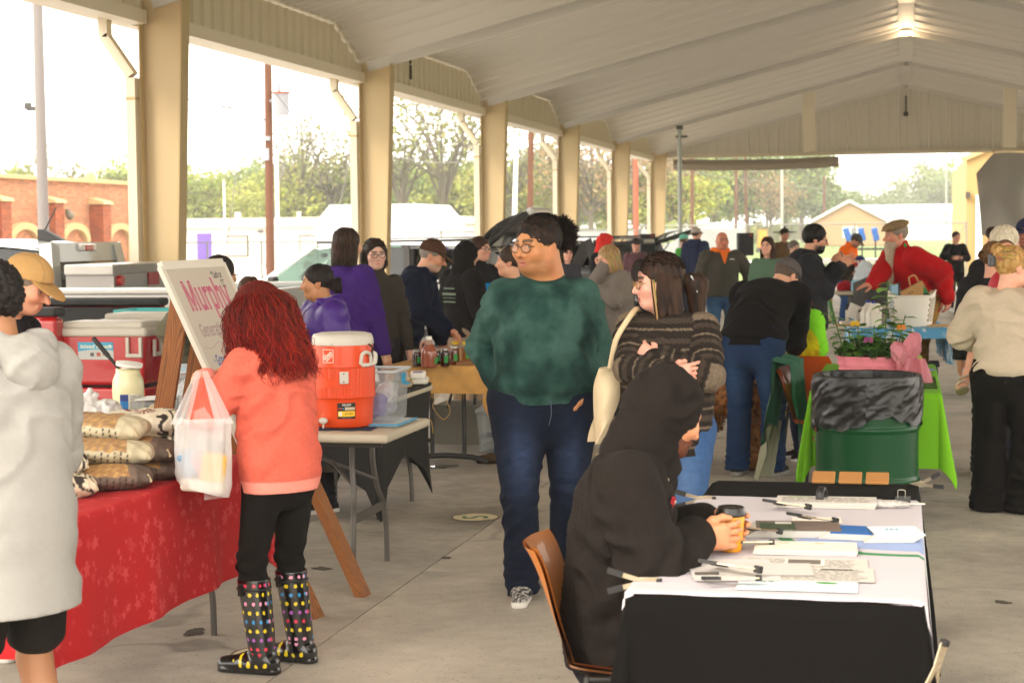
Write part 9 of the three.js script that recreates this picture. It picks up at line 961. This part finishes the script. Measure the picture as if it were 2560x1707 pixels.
stack('fanned brown brochures with a tree picture', -0.36, -5.55, 0.26, 0.18, 0.1, 9, 0.004, (c, w, h) => { c.fillStyle = '#6a5a50'; c.fillRect(0, 0, w, h); c.fillStyle = '#3a4a30'; c.fillRect(10, 30, 110, 90); c.fillStyle = '#cfcac0'; c.fillRect(60, 14, 50, 30); });
stack('fanned bright blue brochures', -0.14, -5.52, 0.22, 0.15, -0.1, 8, 0.005, (c, w, h) => { c.fillStyle = '#1f5a9a'; c.fillRect(0, 0, w, h); c.fillStyle = '#caa050'; c.fillRect(180, 20, 30, 60); }); stack('fanned pale blue pamphlets with blue title', -0.06, -5.50, 0.15, 0.16, 0.2, 9, 0.004, (c, w, h) => { c.fillStyle = '#cdd8de'; c.fillRect(0, 0, w, h); c.fillStyle = '#4a80a8'; c.font = 'bold 40px sans-serif'; c.fillText('FAX', 80, 60); });
stack('long bundle of white leaflets strapped with a black band at the back', -0.27, -6.13, 0.34, 0.14, 0.03, 8, 0.001, (c, w, h) => { textLines(c, w, h, { seed: 5 }); c.fillStyle = '#7a9a4a'; c.fillRect(30, 10, 60, 12); }); paper('small white card with an orange line under the clamp', -0.28, -5.80, 0.16, 0.12, 0.1, (c, w, h) => { c.fillStyle = '#d9d2c8'; c.fillRect(0, 0, w, h); c.fillStyle = '#b07a50'; c.fillRect(110, 60, 80, 16); }, 0.749); single('clear_bag', 'small clear bag of badges near the back of the white cloth', 'bag', (() => { const F = new Field(0.01); F.ell([0, 0.012, 0], [0.08, 0.014, 0.035]); return nets(F, 0.005, { disp: (x, y, z) => 0.006 * ns(x * 60, y * 60, z * 60), col: () => [0.7, 0.68, 0.65] }); })(), MP(0xffffff, 0.3, { vertexColors: true, transmission: 0.5, thickness: 0 }), [-0.06, 0.747, -6.12]);
// coffee cup
{ const t = thing('coffee_cup', 'yellow paper coffee cup with a black lid in the seated person\'s hands', 'cup', [-0.505, 0.747, -5.215], 0.4); const tx = canvasTex(512, 256, (c, w, h) => { c.fillStyle = '#e0940c'; c.fillRect(0, 0, w, h); c.strokeStyle = '#2a2018'; c.lineWidth = 6; c.strokeRect(300, 60, 70, 110); c.fillStyle = '#2a2018'; c.font = 'bold 60px serif'; c.fillText('C', 314, 136); }); part(t, 'cup', lathe([[0, 0], [0.03, 0], [0.031, 0.002], [0.042, 0.11], [0, 0.11]], 36), M(0xffffff, 0.5, { map: tx })); part(t, 'lid', lathe([[0.0425, 0.106], [0.045, 0.108], [0.045, 0.116], [0.042, 0.119], [0.040, 0.130], [0.037, 0.134], [0.034, 0.130], [0, 0.129]], 36), M(0x17140f, 0.35)); }
// spring clamps
function clamp2(label, pos, rot, s = 1) { const t = thing('spring_clamp', label, 'clamp', pos, 0, 'spring clamps on the front table'); t.rotation.set(...rot, 'YXZ'); t.scale.setScalar(s); const Ms = M(0xb9ab92, 0.3, { metalness: 0.85 }), K = M(0x191716, 0.6); for (const q of [-1, 1]) { part(t, 'handle', bar([-0.005, 0.004 * q, 0], [-0.07, 0.022 * q, 0], 0.014, 0.004), Ms); part(t, 'grip', bar([-0.055, 0.018 * q, 0], [-0.10, 0.031 * q, 0], 0.018, 0.009), K); part(t, 'jaw', bar([-0.005, 0.006 * q, 0], [0.05, 0.007 * q, 0], 0.015, 0.004), Ms); part(t, 'tip', rb(0.016, 0.009, 0.018, 0.003, [0.05, 0.006 * q, 0]), K); } part(t, 'spring', xf(new THREE.TorusGeometry(0.010, 0.0028, 6, 16), [0, 0, 0], [0, 0, 0]), Ms); return t; }
clamp2('steel spring clamp gripping the near left corner of the white cloth', [-0.70, 0.745, -4.72], [0, 0, 0], 0.95); clamp2('steel spring clamp at the far left corner of the white cloth', [-0.71, 0.745, -6.22], [0, 0.1, 0], 0.95); clamp2('steel spring clamp hanging at the near right corner of the black cloth', [0.085, 0.60, -4.53], [0.2, 0.9, 1.35], 1.1); clamp2('steel spring clamp at the far right corner of the black cloth', [0.06, 0.745, -6.72], [0, PI - 0.4, -0.25], 0.85);
clamp2('spring clamp lying across the near white sheets', [-0.44, 0.775, -4.82], [1.3, -0.5, 0], 1.15); clamp2('spring clamp on the small white card', [-0.36, 0.775, -5.95], [1.3, -0.6, 0], 1.1); clamp2('spring clamp holding the blue brochures', [-0.26, 0.778, -5.66], [1.3, -0.6, 0], 1.1); clamp2('spring clamp on the fanned brown brochures', [-0.42, 0.778, -5.42], [1.3, -0.4, 0], 1.0); clamp2('spring clamp beside the cup with black grips', [-0.43, 0.77, -5.24], [1.3, 0.3, 0], 0.9); clamp2('spring clamp at the near edge beside the leaf flyer', [-0.43, 0.77, -4.69], [1.4, 0.2, 0], 1.0);
{ const t = thing('binder_clip', 'black binder clip at the back edge of the white cloth', 'clip', [-0.01, 0.75, -6.22]); part(t, 'body', extrude([[-0.015, 0], [0.015, 0], [0.003, 0.022], [-0.003, 0.022]], 0.05, 0.001, [-0.02, 0, 0], [0, PI / 2, 0]), M(0x191919, 0.4)); part(t, 'wire_loop', tube([[-0.012, 0.018, 0.01], [-0.012, 0.045, 0.012], [0.012, 0.045, 0.012], [0.012, 0.018, 0.01]], 0.0015, 16, 5), Msil); part(t, 'paper_slip', bx(0.16, 0.002, 0.03, [0.0, 0.001, 0.02]), M(0xd8d4cc, 0.7)); single('black_strap', 'black rubber band standing around the leaflet bundle', 'band', xf(new THREE.TorusGeometry(0.03, 0.008, 8, 24), [0, 0.03, 0], [0, PI / 2 - 0.2, 0], [1, 1.1, 1.8]), M(0x141312, 0.45), [-0.28, 0.742, -6.14]); }
for (const [x, lb] of [[-0.30, 'left of the three tan cardboard coasters at the back of the table'], [-0.20, 'middle of the three tan cardboard coasters at the back of the table'], [-0.10, 'right of the three tan cardboard coasters at the back of the table']]) single('cardboard_coaster', lb, 'coaster', rb(0.086, 0.012, 0.1, 0.004, [0, 0.006, 0], [0.25, 0, 0]), M(0xa8743c, 0.85), [x, 0.755, -6.74], 0, 'cardboard coasters');
// ---- dog ----
{
  const F = new Field(0.05); const t = thing('dog', 'large curly haired brown dog standing beside the bending person', 'dog', [-1.26, 0, -12.70], -0.45); t.scale.setScalar(0.88); // long axis along x, head towards +x
  F.slab; F.cone([-0.26, 0.58, 0], [0.24, 0.60, 0], 0.145, 0.17).cone([0.20, 0.58, 0], [0.34, 0.66, 0.03], 0.16, 0.12).cone([0.32, 0.62, 0.03], [0.44, 0.68, 0.06], 0.105, 0.10).ell([0.49, 0.70, 0.08], [0.11, 0.105, 0.10]).cone([0.52, 0.67, 0.12], [0.57, 0.60, 0.24], 0.062, 0.048).ell([0.41, 0.66, 0.14], [0.045, 0.11, 0.035], 0, 0.02, 0.2).ell([0.59, 0.67, 0.02], [0.045, 0.11, 0.035], 0, 0.02, -0.2);
  for (const z of [-0.085, 0.085]) { F.cone([0.26, 0.52, z], [0.27, 0.30, z], 0.085, 0.062).cone([0.27, 0.30, z], [0.28, 0.06, z + 0.01], 0.06, 0.055).cone([0.28, 0.05, z + 0.01], [0.34, 0.045, z + 0.02], 0.05, 0.045); F.cone([-0.26, 0.54, z], [-0.20, 0.36, z], 0.105, 0.075).cone([-0.20, 0.36, z], [-0.33, 0.22, z], 0.065, 0.05).cone([-0.33, 0.22, z], [-0.31, 0.05, z], 0.048, 0.048).cone([-0.31, 0.045, z], [-0.26, 0.04, z], 0.045, 0.042); } F.cone([-0.36, 0.62, 0], [-0.50, 0.72, 0.02], 0.05, 0.045).cone([-0.50, 0.72, 0.02], [-0.56, 0.60, 0.03], 0.055, 0.05); F.plane([0, -1, 0], -0.005);
  const a = lin(0x6a3c1c), b = lin(0xa8703c), col = (x, y, z) => { const n = ns(x * 34, y * 34, z * 34) + 0.6 * ns(x * 70, y * 70, z * 70), k = clamp(0.5 + 0.9 * n); return a.map((v, i) => lerp(v * 0.7, b[i], k)); }; part(t, 'body', nets(F, 0.012, { col, disp: (x, y, z) => 0.016 * ns(x * 30, y * 30, z * 30) + 0.009 * (1 - 2 * Math.abs(ns(x * 55, y * 55, z * 55))) }), M(0xffffff, 0.95, { vertexColors: true }));
  const S = [], r = mulberry(15); for (let i = 0; i < 2600; i++) { let p = [rr(-0.55, 0.66), rr(0.03, 0.98), rr(-0.24, 0.3)]; let d = F.at(...p); if (Math.abs(d) > 0.12) continue; const e = 0.01, g = V3(F.at(p[0] + e, p[1], p[2]) - d, F.at(p[0], p[1] + e, p[2]) - d, F.at(p[0], p[1], p[2] + e) - d).normalize(); p = [p[0] - g.x * d, p[1] - g.y * d, p[2] - g.z * d]; const q = [], ph = r() * 6, L = 0.04; for (let j = 0; j <= 6; j++) { const tt = j / 6; q.push([p[0] + g.x * (0.004 + L * 0.5 * tt) + 0.008 * Math.sin(ph + tt * 9), p[1] + g.y * L * 0.5 * tt - 0.035 * tt, p[2] + g.z * (0.004 + L * 0.5 * tt) + 0.008 * Math.cos(ph + tt * 9)]); } const k = r(); S.push({ p: q, r: 0.0055, c: a.map((v, n) => lerp(v, b[n], k) * (0.7 + 0.6 * r())) }); } const fur = part(t, 'fur', strandMesh(S), Mhair); fur.userData.kind = 'stuff';
  part(t, 'nose', sp(0.022, [0.585, 0.61, 0.285], [1, 0.8, 0.8], 12), M(0x1a1412, 0.35)); for (const s of [-1, 1]) part(t, 'eye', sp(0.011, [0.535 + s * 0.035, 0.72, 0.175 - s * 0.008], [1, 1, 1], 10), M(0x120c08, 0.15)); part(t, 'collar', xf(new THREE.TorusGeometry(0.118, 0.012, 6, 24), [0.38, 0.64, 0.045], [PI / 2 - 0.6, 0.7, 0]), M(0x1f4f9a, 0.7));
}

renderer.render(scene, camera);
